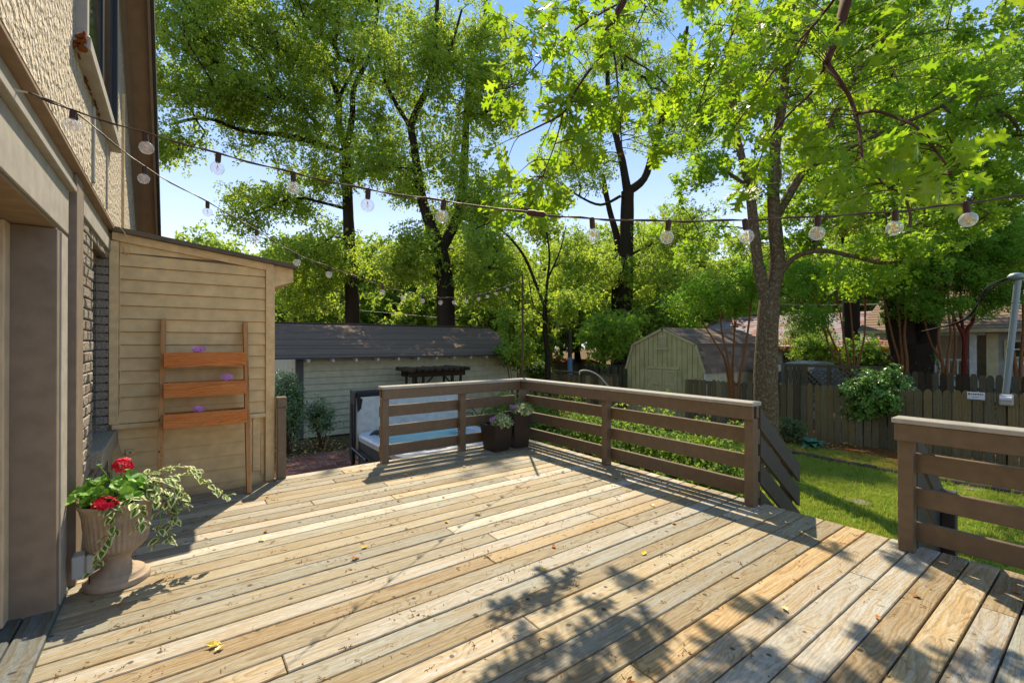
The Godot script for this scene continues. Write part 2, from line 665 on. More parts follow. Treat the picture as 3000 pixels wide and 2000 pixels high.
	for k in 3:
		grain(mat("paver_%d" % k, [Color(0.67, 0.45, 0.37), Color(0.60, 0.39, 0.32), Color(0.73, 0.51, 0.42)][k], 0.9, 0.25), speck, 1.5, rough_h, 0.3)
	grain(mat("edging_stone", Color(0.44, 0.39, 0.345), 0.95, 0.2), speck, 1.6, rough_h, 0.8)
	grain(mat("flagstone", Color(0.56, 0.525, 0.50), 0.9, 0.25), speck, 1.0, rough_h, 0.6)
	grain(mat("urn_resin", Color(0.67, 0.60, 0.515), 0.75, 0.3), soft, 3.0, rough_h, 0.02)
	grain(mat("pot_brown", Color(0.23, 0.185, 0.16), 0.4, 0.45), fine, 2.0)
	grain(mat("potting_soil", Color(0.16, 0.12, 0.09), 1.0, 0.1), speck, 4.0, stucco_h, 2.0)
	grain(mat("acrylic", Color(0.80, 0.83, 0.85), 0.22, 0.5), soft, 0.8)
	grain(mat("acrylic_basin", Color(0.84, 0.97, 0.96), 0.3, 0.5), soft, 0.8)
	grain(mat("tub_panel", Color(0.27, 0.265, 0.26), 0.6, 0.4), fine, 1.2)
	grain(mat("cover_vinyl", Color(0.82, 0.85, 0.85), 0.5, 0.4), soft, 1.0, rough_h, 0.15)
	grain(mat("cover_dark", Color(0.13, 0.12, 0.12), 0.5, 0.4), soft, 1.0)
	mat("black_plastic", Color(0.07, 0.075, 0.085), 0.4, 0.5)
	var water := mat("water", Color(0.66, 0.94, 0.92, 0.55), 0.03, 0.5)
	water.transparency = BaseMaterial3D.TRANSPARENCY_ALPHA
	var glass := mat("bulb_glass", Color(0.96, 0.97, 0.97, 0.20), 0.02, 0.6)
	glass.transparency = BaseMaterial3D.TRANSPARENCY_ALPHA
	mat("filament", Color(0.85, 0.50, 0.20), 0.4, 0.5)
	mat("socket_brown", Color(0.235, 0.145, 0.11), 0.55, 0.4)
	mat("wire_brown", Color(0.28, 0.215, 0.175), 0.55, 0.4)
	mat("cable_black", Color(0.07, 0.07, 0.07), 0.6, 0.4)
	mat("power_line", Color(0.42, 0.42, 0.42), 0.5, 0.5)
	var galv := mat("galvanised", Color(0.50, 0.545, 0.56), 0.45, 0.5)
	galv.metallic = 0.5
	grain(mat("pole_wood", Color(0.36, 0.32, 0.265), 0.9, 0.2), fine, 1.0, rough_h, 0.4)
	grain(mat("transformer_grey", Color(0.74, 0.77, 0.79), 0.5, 0.5), soft, 1.0)
	mat("blue_wrap", Color(0.45, 0.56, 0.66), 0.6, 0.4)
	mat("sign_white", Color(0.82, 0.82, 0.85), 0.5, 0.4)
	mat("sign_ink", Color(0.13, 0.12, 0.18), 0.6, 0.4)
	mat("plastic_grey", Color(0.66, 0.665, 0.65), 0.5, 0.4)
	var iron := mat("dark_iron", Color(0.10, 0.10, 0.10), 0.5, 0.5)
	iron.metallic = 0.4
	mat("pale_metal", Color(0.70, 0.69, 0.62), 0.4, 0.5)
	var bark := noise_tex(512, 0.05, 81, [[0.0, Color(0.15, 0.125, 0.10)], [0.5, Color(0.29, 0.25, 0.21)], [1.0, Color(0.43, 0.385, 0.33)]], 4)
	var bark_h := noise_tex(512, 0.05, 83, [], 4)
	var bm := grain(mat("bark_dark", Color(0.82, 0.80, 0.78), 0.95, 0.2), bark, 1.1, bark_h, 4.0)
	bm.uv1_scale = Vector3(2.6, 0.6, 2.6)
	var bark2 := noise_tex(512, 0.03, 85, [[0.0, Color(0.36, 0.29, 0.21)], [0.42, Color(0.44, 0.375, 0.29)], [0.66, Color(0.52, 0.455, 0.37)], [0.8, Color(0.60, 0.58, 0.50)], [1.0, Color(0.66, 0.65, 0.58)]], 5)
	var bl := grain(mat("bark_maple", Color(0.85, 0.83, 0.80), 0.95, 0.2), bark2, 1.6, bark_h, 1.2)
	bl.uv1_scale = Vector3(1.3, 0.75, 1.3)
	grain(mat("bark_crape", Color(0.52, 0.385, 0.265), 0.8, 0.3), noise_tex(512, 0.03, 87, [[0.0, Color(0.72, 0.55, 0.42)], [0.5, Color(0.92, 0.82, 0.70)], [1.0, Color(1, 0.97, 0.92)]]), 1.2)
	grain(mat("bark_red", Color(0.42, 0.17, 0.12), 0.8, 0.3), soft, 1.0)
	grain(mat("twig", Color(0.36, 0.235, 0.155), 0.85, 0.25), fine, 2.0)
	leafy("leaf", Color(1, 1, 1), 0.48, 0.4, Color(1.12, 1.12, 0.95))
	leafy("leaf_near", Color(1, 1, 1), 0.45, 0.45, Color(1.15, 1.15, 0.8))
	leafy("leaf_gloss", Color(1, 1, 1), 0.35, 0.5, Color(0.7, 0.7, 0.6))
	leafy("grass_blade", Color(1, 1, 1), 0.55, 0.3, Color(0.9, 0.9, 0.7))
	leafy("petal", Color(1, 1, 1), 0.6, 0.3, Color(0.8, 0.8, 0.8))
	M["hosta_leaf"] = one_leaf("hosta_leaf", Color(0.33, 0.52, 0.40), Color(0.5, 0.5, 0.4))
	var dry := mat("dry_litter", Color(1, 1, 1), 0.8, 0.25)
	dry.vertex_color_use_as_albedo = true


# ---------------------------------------------------------------- the setting
func sheet(called: String, x0: float, x1: float, z0: float, z1: float, y: float, m: Material, cells := 1, bumps := 0.0) -> MeshInstance3D:
	var mb := MB.new()
	var f := FastNoiseLite.new()
	f.seed = 4
	f.frequency = 0.35
	var hgt := func(x: float, z: float) -> float: return y + bumps * f.get_noise_2d(x, z)
	for a in cells:
		for b in cells:
			var xa := lerpf(x0, x1, float(a) / cells)
			var xb := lerpf(x0, x1, float(a + 1) / cells)
			var za := lerpf(z0, z1, float(b) / cells)
			var zb := lerpf(z0, z1, float(b + 1) / cells)
			mb.quad(Vector3(xa, hgt.call(xa, zb), zb), Vector3(xb, hgt.call(xb, zb), zb), Vector3(xb, hgt.call(xb, za), za), Vector3(xa, hgt.call(xa, za), za))
	var o := MeshInstance3D.new()
	o.name = called
	o.mesh = mb.mesh()
	o.material_override = m
	add_child(o)
	o.set_meta("kind", "structure")
	return o


func build_ground() -> void:
	sheet("ground", -150, 150, -150, 150, G - 0.03, M.soil, 1)
	sheet("lawn", 5.0, 12.6, -9.5, 8.0, G, M.turf, 24, 0.03)
	var grass_x := []
	var grass_c := []
	for k in 30000:
		var p := Vector3(rr(5.1, 12.5), G, rr(-7.5, 3.0))
		if p.distance_to(Vector3(9, G, -2)) > rr(2.5, 7.0):
			continue
		grass_x.append(Transform3D(Basis(Vector3.UP, rr(0, TAU)) * Basis.from_scale(Vector3(1, rr(0.6, 1.25), 1)), p))
		# tufts differ in hue at random, some fresh and some dry
		grass_c.append(Color(0.24, 0.36, 0.04).lerp(Color(0.42, 0.43, 0.09), rng.randf()))
	var mb := MB.new()
	for k in 9:
		var a := TAU * k / 9.0 + rr(-0.3, 0.3)
		var at := Vector3(rr(-0.04, 0.04), 0, rr(-0.04, 0.04))
		var lean := Vector3(cos(a), 0, sin(a)) * rr(0.015, 0.05)
		var side := Vector3(-sin(a), 0, cos(a)) * 0.0035
		var hh := rr(0.05, 0.095)
		mb.quad(at - side, at + side, at + side * 0.8 + lean * 0.4 + Vector3(0, hh * 0.6, 0), at - side * 0.8 + lean * 0.4 + Vector3(0, hh * 0.6, 0))
		mb.tri(at - side * 0.8 + lean * 0.4 + Vector3(0, hh * 0.6, 0), at + side * 0.8 + lean * 0.4 + Vector3(0, hh * 0.6, 0), at + lean + Vector3(0, hh, 0))
	var grass := copies(self, "grass", mb.mesh(), M.grass_blade, grass_x, grass_c)
	grass.set_meta("label", "short green lawn grass below the deck stairs")
	grass.set_meta("category", "grass")
	# bed of bark mulch under the fence
	sheet("mulch_bed", 11.55, 13.6, -9.5, 3.0, G + 0.02, M.mulch, 10, 0.05)
	# brick patio behind the deck, its joints open on the soil
	var patio := structure("patio")
	var base := MB.new()
	base.box(Vector3(0.95, G - 0.06, -11.2), Vector3(5.4, G - 0.002, -5.85), 0.0)
	part(patio, "sand_bed", base, M.soil)
	var variants := []
	for k in 4:
		var pb := MB.new()
		pb.box(Vector3(-0.1, -0.03, -0.049), Vector3(0.1, 0.03, 0.049), 0.007)
		variants.append(pb.mesh())
	var made := 0
	for row in 19:
		for c in 13:
			var x := 1.15 + c * 0.209 + (0.104 if row % 2 else 0.0)
			var z := -9.15 - row * 0.105
			if made >= 300:
				continue
			made += 1
			piece(patio, "paver", variants[rng.randi() % 4], M["paver_%d" % (rng.randi() % 3)], Transform3D(Basis(Vector3.UP, rr(-0.02, 0.02)), Vector3(x + rr(-0.004, 0.004), G - 0.012 + rr(-0.004, 0.004), z)))
	# edging stones along the bed, and stepping stones in the grass
	var edge := thing("garden_edging", "low curved row of dark edging stones between lawn and mulch bed", "edging", Vector3(11.5, G, -4))
	for k in 34:
		var z := -8.6 + k * 0.26
		var x := 11.45 + 0.18 * sin(z * 0.6)
		var sb := MB.new()
		sb.box(Vector3(-0.055, -0.05, -0.118), Vector3(0.055, 0.085, 0.118), 0.02)
		piece(edge, "edging_stone", sb.mesh(), M.edging_stone, Transform3D(Basis(Vector3.UP, 0.11 * cos(z * 0.6) + rr(-0.05, 0.05)), Vector3(x, G + rr(-0.01, 0.015), z)))
	var stones := [Vector3(8.747, -1.040, -2.598), Vector3(8.655, -1.040, -3.079), Vector3(11.165, -1.040, -1.659), Vector3(10.025, -1.040, -1.442)]
	for k in stones.size():
		var fl := MB.new()
		var pts := []
		for a in 9:
			var r := (0.2 if k != 1 else 0.13) * rr(0.75, 1.1)
			pts.append(stones[k] + Vector3(cos(TAU * a / 9.0) * r * 0.8, -0.03, sin(TAU * a / 9.0) * r))
		fl.slab(pts, Vector3(0, 0.05, 0))
		var st := thing("stepping_stone", "flat irregular grey stepping stone set in the lawn", "stepping stone", stones[k] + Vector3(0, -0.03, 0), "stepping stones across the lawn")
		part(st, "slab", fl, M.flagstone)


func hbox(h: Node3D, called: String, x0: float, x1: float, y0: float, y1: float, z0: float, z1: float, m: Material, b := 0.004) -> MeshInstance3D:
	var mb := MB.new()
	mb.box(Vector3(x0, y0, z0), Vector3(x1, y1, z1), b, 2)
	return part(h, called, mb, m)


func build_house() -> void:
	var h := thing("house", "taupe and tan house wall with rough stucco upper storey beside the deck", "house", Vector3(-0.6, G, -4.0))
	# upper storey of rough stucco, its edge cut by the steep gable
	var up := MB.new()
	var s := 0.772
	var line := func(z: float) -> float: return 4.91 + s * (z + 5.96)
	up.slab([Vector3(-0.477, 2.58, 3.5), Vector3(-0.477, 2.58, -8.9), Vector3(-0.477, line.call(-8.9), -8.9), Vector3(-0.477, 9.2, (9.2 - 4.91) / s - 5.96), Vector3(-0.477, 9.2, 3.5)], Vector3(-0.4, 0, 0))
	part(h, "stucco_wall", up, M.stucco)
	hbox(h, "jetty_soffit", -0.90, -0.479, 2.555, 2.578, -8.6, 3.5, M.soffit_brown)
	hbox(h, "frieze_board", -0.70, -0.525, 2.462, 2.553, -7.4, 3.5, M.trim_grey)
	hbox(h, "drip_strip", -0.60, -0.503, 2.422, 2.460, -3.83, 3.5, M.trim_grey)
	hbox(h, "door_beam", -0.72, -0.535, 2.156, 2.420, -3.80, 3.5, M.trim_grey)
	hbox(h, "beam_soffit", -0.95, -0.545, 2.136, 2.154, -3.80, 3.5, M.soffit_brown)
	hbox(h, "lintel_board", -0.60, -0.508, 2.352, 2.460, -5.66, -4.125, M.trim_grey)
	# recessed door
	var post := hbox(h, "door_post", -0.93, -0.538, -0.2, 2.134, -3.76, -3.50, M.trim_brown)
	hbox(post, "post_facing", -0.545, -0.531, 0.02, 2.130, -3.755, -3.575, M.trim_grey)
	hbox(h, "door_casing", -0.755, -0.715, 0.05, 2.134, -3.498, -3.40, M.door_beige)
	var door := hbox(h, "door", -0.80, -0.745, 0.06, 2.10, -3.40, -2.35, M.door_beige)
	for k in 3:
		hbox(door, "door_panel", -0.747, -0.735, 0.2 + k * 0.64, 0.72 + k * 0.64, -3.25, -2.5, M.door_beige, 0.008)
	hbox(h, "door_casing", -0.755, -0.715, 0.05, 2.134, -2.35, -2.25, M.door_beige)
	hbox(h, "side_wall", -0.93, -0.56, G, 2.134, -2.25, 3.5, M.trim_grey)
	# boards beside the brick
	hbox(h, "corner_trim", -0.62, -0.507, 0.0, 2.553, -4.115, -3.865, M.trim_brown)
	hbox(h, "trim_filler", -0.70, -0.56, G, 2.42, -3.87, -3.755, M.trim_brown)
	# brick wall: mortar bed, bricks one by one
	var bw := MB.new()
	bw.box(Vector3(-0.75, G, -4.70), Vector3(-0.545, 2.45, -4.10), 0.0)
	bw.box(Vector3(-0.75, 2.29, -5.90), Vector3(-0.545, 2.45, -4.702), 0.0)
	bw.box(Vector3(-0.75, G, -7.2), Vector3(-0.545, 0.548, -4.702), 0.0)
	bw.box(Vector3(-0.75, 0.55, -7.2), Vector3(-0.545, 2.288, -5.60), 0.0)
	var wall := part(h, "brick_wall", bw, M.mortar)
	var lump := FastNoiseLite.new()
	lump.seed = 12
	lump.frequency = 14.0
	var kinds := []
	for k in 6:
		var b := MB.new()
		b.box(Vector3(-0.02, -0.0325, -0.097), Vector3(0.02, 0.0325, 0.097), 0.006)
		for q in b.v.size():
			var p: Vector3 = b.v[q]
			b.v[q] = p + Vector3(lump.get_noise_3d(p.y + k, p.z, k * 3.0) * 0.012, lump.get_noise_3d(p.z + k, p.x, 4.0) * 0.004, lump.get_noise_3d(p.y, p.z + k, 8.0) * 0.005)
		kinds.append(b.mesh())
	var row := 0
	var y := 0.33
	while y < 2.36:
		var z := -4.17 - (0.1 if row % 2 else 0.0)
		while z > -4.62:
			piece(wall, "brick", kinds[rng.randi() % 6], M.brick_paint if rng.randf() < 0.8 else M.brick_paint_b, Transform3D(Basis(Vector3.UP, rr(-0.02, 0.02)), Vector3(-0.545 + rr(-0.004, 0.004), y, z)))
			z -= 0.204
		# half brick at the window corner
		piece(wall, "brick", kinds[rng.randi() % 6], M.brick_paint, Transform3D(Basis.from_scale(Vector3(1, 1, 0.5 if row % 2 else 0.45)), Vector3(-0.545, y, -4.662)))
		# reveal of the window recess and the pier behind it
		if y < 0.52:
			for q in 5:
				piece(wall, "brick", kinds[rng.randi() % 6], M.brick_paint, Transform3D(Basis(), Vector3(-0.545, y, -4.80 - q * 0.204 + (0.1 if row % 2 else 0.0))))
		elif y < 2.27:
			piece(wall, "brick", kinds[rng.randi() % 6], M.brick_paint, Transform3D(Basis(Vector3.UP, PI / 2) * Basis.from_scale(Vector3(1, 1, 0.44)), Vector3(-0.565 + rr(-0.003, 0.003), y, -5.605)))
		else:
			for q in 6:
				piece(wall, "brick", kinds[rng.randi() % 6], M.brick_paint, Transform3D(Basis(), Vector3(-0.545, y, -4.80 - q * 0.204)))
		row += 1
		y += 0.0765
	hbox(h, "foundation", -0.76, -0.515, G, 0.29, -7.2, -4.12, M.foundation, 0.01)
	var win := hbox(h, "window_frame", -0.66, -0.60, 0.69, 2.288, -5.598, -4.705, M.trim_brown)
	hbox(win, "pane", -0.602, -0.596, 0.78, 2.20, -5.52, -4.78, M.window_pane, 0.0)
	hbox(h, "window_sill", -0.64, -0.452, 0.55, 0.688, -5.66, -4.60, M.sill_stone, 0.012)
	# window of the upper storey
	var uw := hbox(h, "upper_window", -0.49, -0.455, 3.26, 5.2, -5.15, -3.62, M.window_frame)
	hbox(uw, "pane", -0.456, -0.450, 3.34, 5.1, -4.36, -3.80, M.window_pane, 0.0)
	hbox(uw, "pane", -0.456, -0.450, 3.34, 5.1, -5.05, -4.46, M.window_pane, 0.0)
	hbox(uw, "muntin", -0.452, -0.440, 3.30, 5.2, -4.45, -4.37, M.window_frame)
	hbox(uw, "casing", -0.480, -0.425, 3.26, 5.2, -3.62, -3.55, M.trim_grey)
	hbox(uw, "casing", -0.480, -0.425, 3.26, 5.2, -5.24, -5.15, M.window_frame)
	hbox(h, "upper_sill", -0.49, -0.405, 3.165, 3.250, -5.26, -3.50, M.trim_grey, 0.008)
	var rot := MB.new()
	for k in 16:
		var q := rng.randf()
		rot.ball(Vector3(-0.470 + rr(0.0, 0.012), 3.150 - rr(0.0, 0.035) * (1.0 - q), -3.50 - q * 1.1), Vector3(0.006, rr(0.004, 0.012), rr(0.01, 0.045)), 4, 6)
	for k in 14:
		rot.ball(Vector3(-0.455 + rr(-0.02, 0.03), 3.20 + rr(-0.05, 0.05), -3.495 + rr(-0.012, 0.012)), Vector3(rr(0.008, 0.02), rr(0.012, 0.025), 0.014), 4, 6)
	part(h, "foam_filler", rot, M.rust_orange, "orange expanding foam and rot under the upper window sill")
	hbox(h, "batten", -0.48, -0.462, 2.60, 3.12, -4.235, -4.185, M.trim_grey)
	hbox(h, "batten", -0.48, -0.466, 2.60, 3.13, -4.98, -4.94, M.trim_grey)
	hbox(h, "batten", -0.48, -0.455, 2.60, 4.1, -6.26, -6.21, M.trim_tan)
	# overhanging gable edge: soffit, barge board, dark drip edge, roof covering
	var a := Vector3(0, line.call(-9.6), -9.6)
	var b2 := Vector3(0, line.call(-0.4), -0.4)
	var nrm := Vector3(0, 1, -s).normalized()
	for spec in [["rake_soffit", -0.478, -0.262, 0.0, 0.02, M.soffit_brown], ["soffit_bead", -0.478, -0.430, -0.03, -0.002, M.trim_brown], ["barge_board", -0.260, -0.236, -0.06, 0.13, M.trim_brown], ["drip_edge", -0.233, -0.205, -0.02, 0.17, M.gutter_dark]]:
		var mb := MB.new()
		var p0: Vector3 = Vector3(spec[1], 0, 0) + a + nrm * spec[3]
		var p1: Vector3 = Vector3(spec[1], 0, 0) + b2 + nrm * spec[3]
		mb.slab([p0, p1, p1 + nrm * (spec[4] - spec[3]), p0 + nrm * (spec[4] - spec[3])], Vector3(spec[2] - spec[1], 0, 0))
		part(h, spec[0], mb, spec[5])
	var roof := MB.new()
	var r0 := Vector3(-0.235, 0, 0) + a + nrm * 0.132
	var r1 := Vector3(-0.235, 0, 0) + b2 + nrm * 0.132
	roof.slab([r0, r1, r1 + nrm * 0.05, r0 + nrm * 0.05], Vector3(-4.5, 0, 0))
	part(h, "roof", roof, M.shingle_1)
	# threshold of grey painted boards in front of the door
	var th := thing("door_step", "worn grey painted board step in front of the beige door", "step", Vector3(-0.7, 0, -3.0))
	for k in 3:
		box_part(th, "board", Vector3(-0.93 + k * 0.135, -0.09, -3.80), Vector3(-0.80 + k * 0.135, 0.045 - 0.004 * k, -1.2), M.grey_step, 0.008, 2)


func lap_board(mb: MB, x0: float, x1: float, y0: float, ya: float, yb: float, z: float, toe := 0.015) -> void:
	var t := 0.003
	var a := Vector3(x0, y0, z + toe)
	var b := Vector3(x1, y0, z + toe)
	var c := Vector3(x1, yb, z + t)
	var d := Vector3(x0, ya, z + t)
	mb.quad(a, b, c, d)
	mb.quad(Vector3(x0, y0, z), Vector3(x1, y0, z), b, a)
	mb.quad(Vector3(x0, y0, z), a, d, Vector3(x0, ya, z))
	mb.quad(b, Vector3(x1, y0, z), Vector3(x1, yb, z), c)
	mb.quad(d, c, Vector3(x1, yb, z), Vector3(x0, ya, z))
	mb.quad(Vector3(x1, y0, z), Vector3(x0, y0, z), Vector3(x0, ya, z), Vector3(x1, yb, z))


func build_lean_to() -> void:
	var h := thing("lean_to", "tan lap-sided lean-to with sloping roof built against the house", "lean-to", Vector3(0.2, G, -6.5))
	var zf := -5.70
	var top := func(x: float) -> float: return 2.545 - 0.128 * (x + 0.5)
	var core := MB.new()
	core.slab([Vector3(-0.53, G, zf), Vector3(0.855, G, zf), Vector3(0.855, top.call(0.855) - 0.01, zf), Vector3(-0.53, top.call(-0.53) - 0.01, zf)], Vector3(0, 0, -1.9))
	part(h, "wall_core", core, M.siding_tan)
	var fur := MB.new()
	fur.slab([Vector3(-0.45, 0.737, zf + 0.0005), Vector3(0.777, 0.737, zf + 0.0005), Vector3(0.777, top.call(0.777) - 0.08, zf + 0.0005), Vector3(-0.45, top.call(-0.45) - 0.08, zf + 0.0005)], Vector3(0, 0, 0.0225))
	part(h, "sheathing", fur, M.trim_brown)
	var y := 0.740
	while y < 2.5:
		var mb := MB.new()
		var x1 := 0.775
		var ya := minf(y + 0.128, top.call(-0.45) - 0.05)
		var yb := minf(y + 0.128, top.call(x1) - 0.05)
		if yb <= y + 0.005:
			x1 = -0.5 + (2.545 - 0.055 - y) / 0.128
			yb = y + 0.003
			if x1 < -0.3:
				break
		lap_board(mb, -0.45, x1, y, ya - 0.008, yb - 0.008, zf + 0.024, 0.022)
		part(h, "siding_board", mb, M.siding_tan)
		y += 0.1245
	y = 0.035
	for k in 5:
		var mb := MB.new()
		lap_board(mb, -0.50, 0.655 if k > 0 else 0.60, y, y + 0.130, y + 0.130, zf + 0.001, 0.016)
		part(h, "siding_board", mb, M.siding_tan)
		y += 0.138
	hbox(h, "belt_trim", -0.50, 0.776, 0.690, 0.735, zf, zf + 0.072, M.trim_tan)
	hbox(h, "corner_board", 0.778, 0.868, -0.02, 2.345, zf, zf + 0.062, M.trim_tan)
	hbox(h, "corner_board", -0.522, -0.452, 0.737, 2.46, zf, zf + 0.062, M.trim_tan)
	hbox(h, "edge_board", 0.66, 0.735, 0.10, 0.70, zf, zf + 0.02, M.trim_tan)
	hbox(h, "rusty_strip", 0.737, 0.775, 0.05, 0.50, zf, zf + 0.018, M.siding_tan)
	var fz := MB.new()
	fz.slab([Vector3(-0.5, top.call(-0.5) - 0.075, zf + 0.001), Vector3(0.86, top.call(0.86) - 0.075, zf + 0.001), Vector3(0.86, top.call(0.86), zf + 0.001), Vector3(-0.5, top.call(-0.5), zf + 0.001)], Vector3(0, 0, 0.058))
	part(h, "frieze_board", fz, M.trim_tan)
	var rf := MB.new()
	rf.slab([Vector3(-0.52, top.call(-0.52) + 0.002, zf + 0.11), Vector3(1.09, top.call(1.09) + 0.002, zf + 0.11), Vector3(1.09, top.call(1.09) + 0.045, zf + 0.11), Vector3(-0.52, top.call(-0.52) + 0.045, zf + 0.11)], Vector3(0, 0, -2.1))
	part(h, "roof", rf, M.roof_edge)
	var ev := MB.new()
	ev.slab([Vector3(0.87, 2.13, zf + 0.03), Vector3(0.95, 2.16, zf + 0.03), Vector3(1.06, 2.20, zf + 0.03), Vector3(1.06, top.call(1.06), zf + 0.03), Vector3(0.87, top.call(0.87), zf + 0.03)], Vector3(0, 0, -1.9))
	part(h, "eave_box", ev, M.trim_tan)
	hbox(h, "side_wall", 0.857, 0.872, G, 2.2, zf - 1.85, zf - 0.002, M.siding_tan)
	# outlet and a loose cable on the wall
	var out := thing("wall_outlet", "small tan electrical outlet on the low siding of the lean-to", "outlet", Vector3(-0.36, 0.46, zf + 0.02))
	var ob := MB.new()
	ob.box(Vector3(-0.40, 0.435, zf + 0.012), Vector3(-0.33, 0.485, zf + 0.05), 0.006)
	var plate := part(out, "cover_plate", ob, M.trim_tan)
	var oh := MB.new()
	oh.box(Vector3(-0.375, 0.452, zf + 0.0505), Vector3(-0.355, 0.468, zf + 0.053), 0.001)
	part(plate, "socket", oh, M.trim_brown)
	var cab := thing("loose_cable", "thin pale cable hanging down the corner of the tan lean-to", "cable", Vector3(-0.43, 0.4, zf + 0.05))
	var cb := MB.new()
	var cp := smooth_path([Vector3(-0.47, 2.62, zf + 0.10), Vector3(-0.40, 2.52, zf + 0.12), Vector3(-0.37, 2.38, zf + 0.10), Vector3(-0.40, 2.34, zf + 0.06), Vector3(-0.44, 2.40, zf + 0.05), Vector3(-0.445, 1.6, zf + 0.042), Vector3(-0.44, 1.0, zf + 0.042), Vector3(-0.455, 0.70, zf + 0.045), Vector3(-0.44, 0.52, zf + 0.04), Vector3(-0.415, 0.42, zf + 0.03)], 6)
	var cr := []
	for p in cp:
		cr.append(0.004)
	cb.tube(cp, cr, 6)
	part(cab, "wire", cb, M.trim_tan)


# ---------------------------------------------------------------- deck
func build_deck() -> void:
	var d := thing("deck", "sun-bleached pine plank deck strewn with catkins and leaves", "deck", Vector3(2, G, -2))
	var mats := [M.deck_wood, M.deck_wood_b, M.deck_wood_c, M.deck_wood, M.deck_wood_d]
	var rows := 57
	var seams := {}
	for r in rows:
		var z1 := -5.665 + (r + 1) * BOARD
		var z0 := z1 - BOARD + rr(0.0060, 0.0115)
		var ends := [-0.60, 4.43]
		if r == 0:
			ends = [0.86, 4.43]
		var cut := rr(0.3, 3.9)
		while seams.has(r - 1) and absf(cut - seams[r - 1]) < 0.6:
			cut = rr(0.3, 3.9)
		seams[r] = cut
		if rng.randf() < 0.72 and r > 0:
			ends.insert(1, cut)
		for k in ends.size() - 1:
			var mb := MB.new()
			var len_: float = ends[k + 1] - ends[k]
			var lift := rr(-0.0018, 0.0018)
			mb.box(Vector3(ends[k] + (0.0025 if k else 0.0), -0.038 + lift, z0), Vector3(ends[k + 1] - (0.0025 if k < ends.size() - 2 else rr(-0.004, 0.006)), lift, z1), 0.0045, 0, rng.randf() * maxf(0.0, 0.98 - len_ / 5.0), (rng.randi() % 16) / 16.0, 1.0 / 16.0)
			part(d, "deck_board", mb, mats[rng.randi() % mats.size()])
	var zs := -5.665
	var ze := zs + rows * BOARD
	for k in 9:
		box_part(d, "joist", Vector3(-0.35 + k * 0.57, -0.22, zs + 0.05), Vector3(-0.31 + k * 0.57, -0.041, ze - 0.05), M.old_wood, 0.002, 2)
	box_part(d, "rim_board", Vector3(4.375, -0.26, zs + 0.02), Vector3(4.412, -0.041, ze), M.rail_paint, 0.003, 2)
	box_part(d, "rim_board", Vector3(0.9, -0.26, zs + 0.012), Vector3(4.37, -0.041, zs + 0.048), M.rail_paint, 0.003, 0)
	for p in [Vector2(4.3, -5.55), Vector2(4.3, -3.0), Vector2(4.3, -0.2), Vector2(4.3, 2.3), Vector2(1.2, -5.55), Vector2(0.2, -2.0), Vector2(0.2, 2.0)]:
		box_part(d, "support_post", Vector3(p.x - 0.07, G - 0.02, p.y - 0.045), Vector3(p.x + 0.02, -0.222, p.y + 0.045), M.old_wood, 0.003, 1)
	# skirt boards that close the side below the planks
	for k in 6:
		var sk := MB.new()
		sk.box(Vector3(4.415, G + 0.02 + k * 0.125, -5.64), Vector3(4.435, G + 0.135 + k * 0.125, -2.05), 0.003, 2)
		part(d, "skirt_board", sk, M.stair_paint)
		var sk2 := MB.new()
		sk2.box(Vector3(4.415, G + 0.02 + k * 0.125, -0.9), Vector3(4.435, G + 0.135 + k * 0.125, 2.7), 0.003, 2)
		part(d, "skirt_board", sk2, M.stair_paint)


func rail_run(r: Node3D, along_x: bool, c: float, a: float, b: float, posts: Array, out: float) -> void:
	# c: inner face of the posts; out: +1 or -1, the side away from the deck
	var put := func(called: String, lo_c: float, hi_c: float, y0: float, y1: float, p0: float, p1: float, m: Material) -> void:
		var cc := [c + out * lo_c, c + out * hi_c]
		cc.sort()
		if along_x:
			box_part(r, called, Vector3(p0, y0, cc[0]), Vector3(p1, y1, cc[1]), m, 0.005, 0)
		else:
			box_part(r, called, Vector3(cc[0], y0, p0), Vector3(cc[1], y1, p1), m, 0.005, 2)
	for p in posts:
		put.call("post", 0.0, 0.088, 0.001, 0.806, p - 0.044, p + 0.044, M.rail_paint)
	put.call("top_rail", -0.036, 0.001, 0.800, 0.925, a, b, M.rail_paint)
	put.call("outer_rail", 0.060, 0.098, 0.810, 0.924, a + 0.004, b - 0.004, M.rail_paint)
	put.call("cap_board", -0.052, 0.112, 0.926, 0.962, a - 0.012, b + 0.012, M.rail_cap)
	for y in [0.565, 0.315, 0.068]:
		put.call("rail_board", 0.090, 0.127, y, y + 0.142, a + 0.006, b - 0.006, M.rail_paint)


func build_railings() -> void:
	var back := thing("deck_railing", "brown painted board railing in front of the hot tub", "railing", Vector3(3.2, 0, -5.55), "brown deck railings")
	rail_run(back, true, -5.50, 2.04, 4.168, [2.088, 3.20], -1.0)
	var right := thing("deck_railing", "long brown painted board railing between the corner planters and the stairs", "railing", Vector3(4.27, 0, -3.8), "brown deck railings")
	rail_run(right, false, 4.225, -5.59, -2.03, [-5.54, -3.84, -2.08], 1.0)
	var near := thing("deck_railing", "brown painted board railing on the house side of the stair opening", "railing", Vector3(4.27, 0, 0.8), "brown deck railings")
	rail_run(near, false, 4.225, -1.02, 2.70, [-0.965, 0.85, 2.6], 1.0)
	var stub := thing("rail_post", "short brown rail post standing against the corner of the lean-to", "post", Vector3(0.93, 0, -5.60))
	box_part(stub, "post", Vector3(0.880, 0.001, -5.648), Vector3(0.972, 0.79, -5.556), M.rail_paint, 0.006)
	box_part(stub, "rail_end", Vector3(0.876, 0.791, -5.652), Vector3(0.978, 0.905, -5.552), M.rail_paint, 0.006)


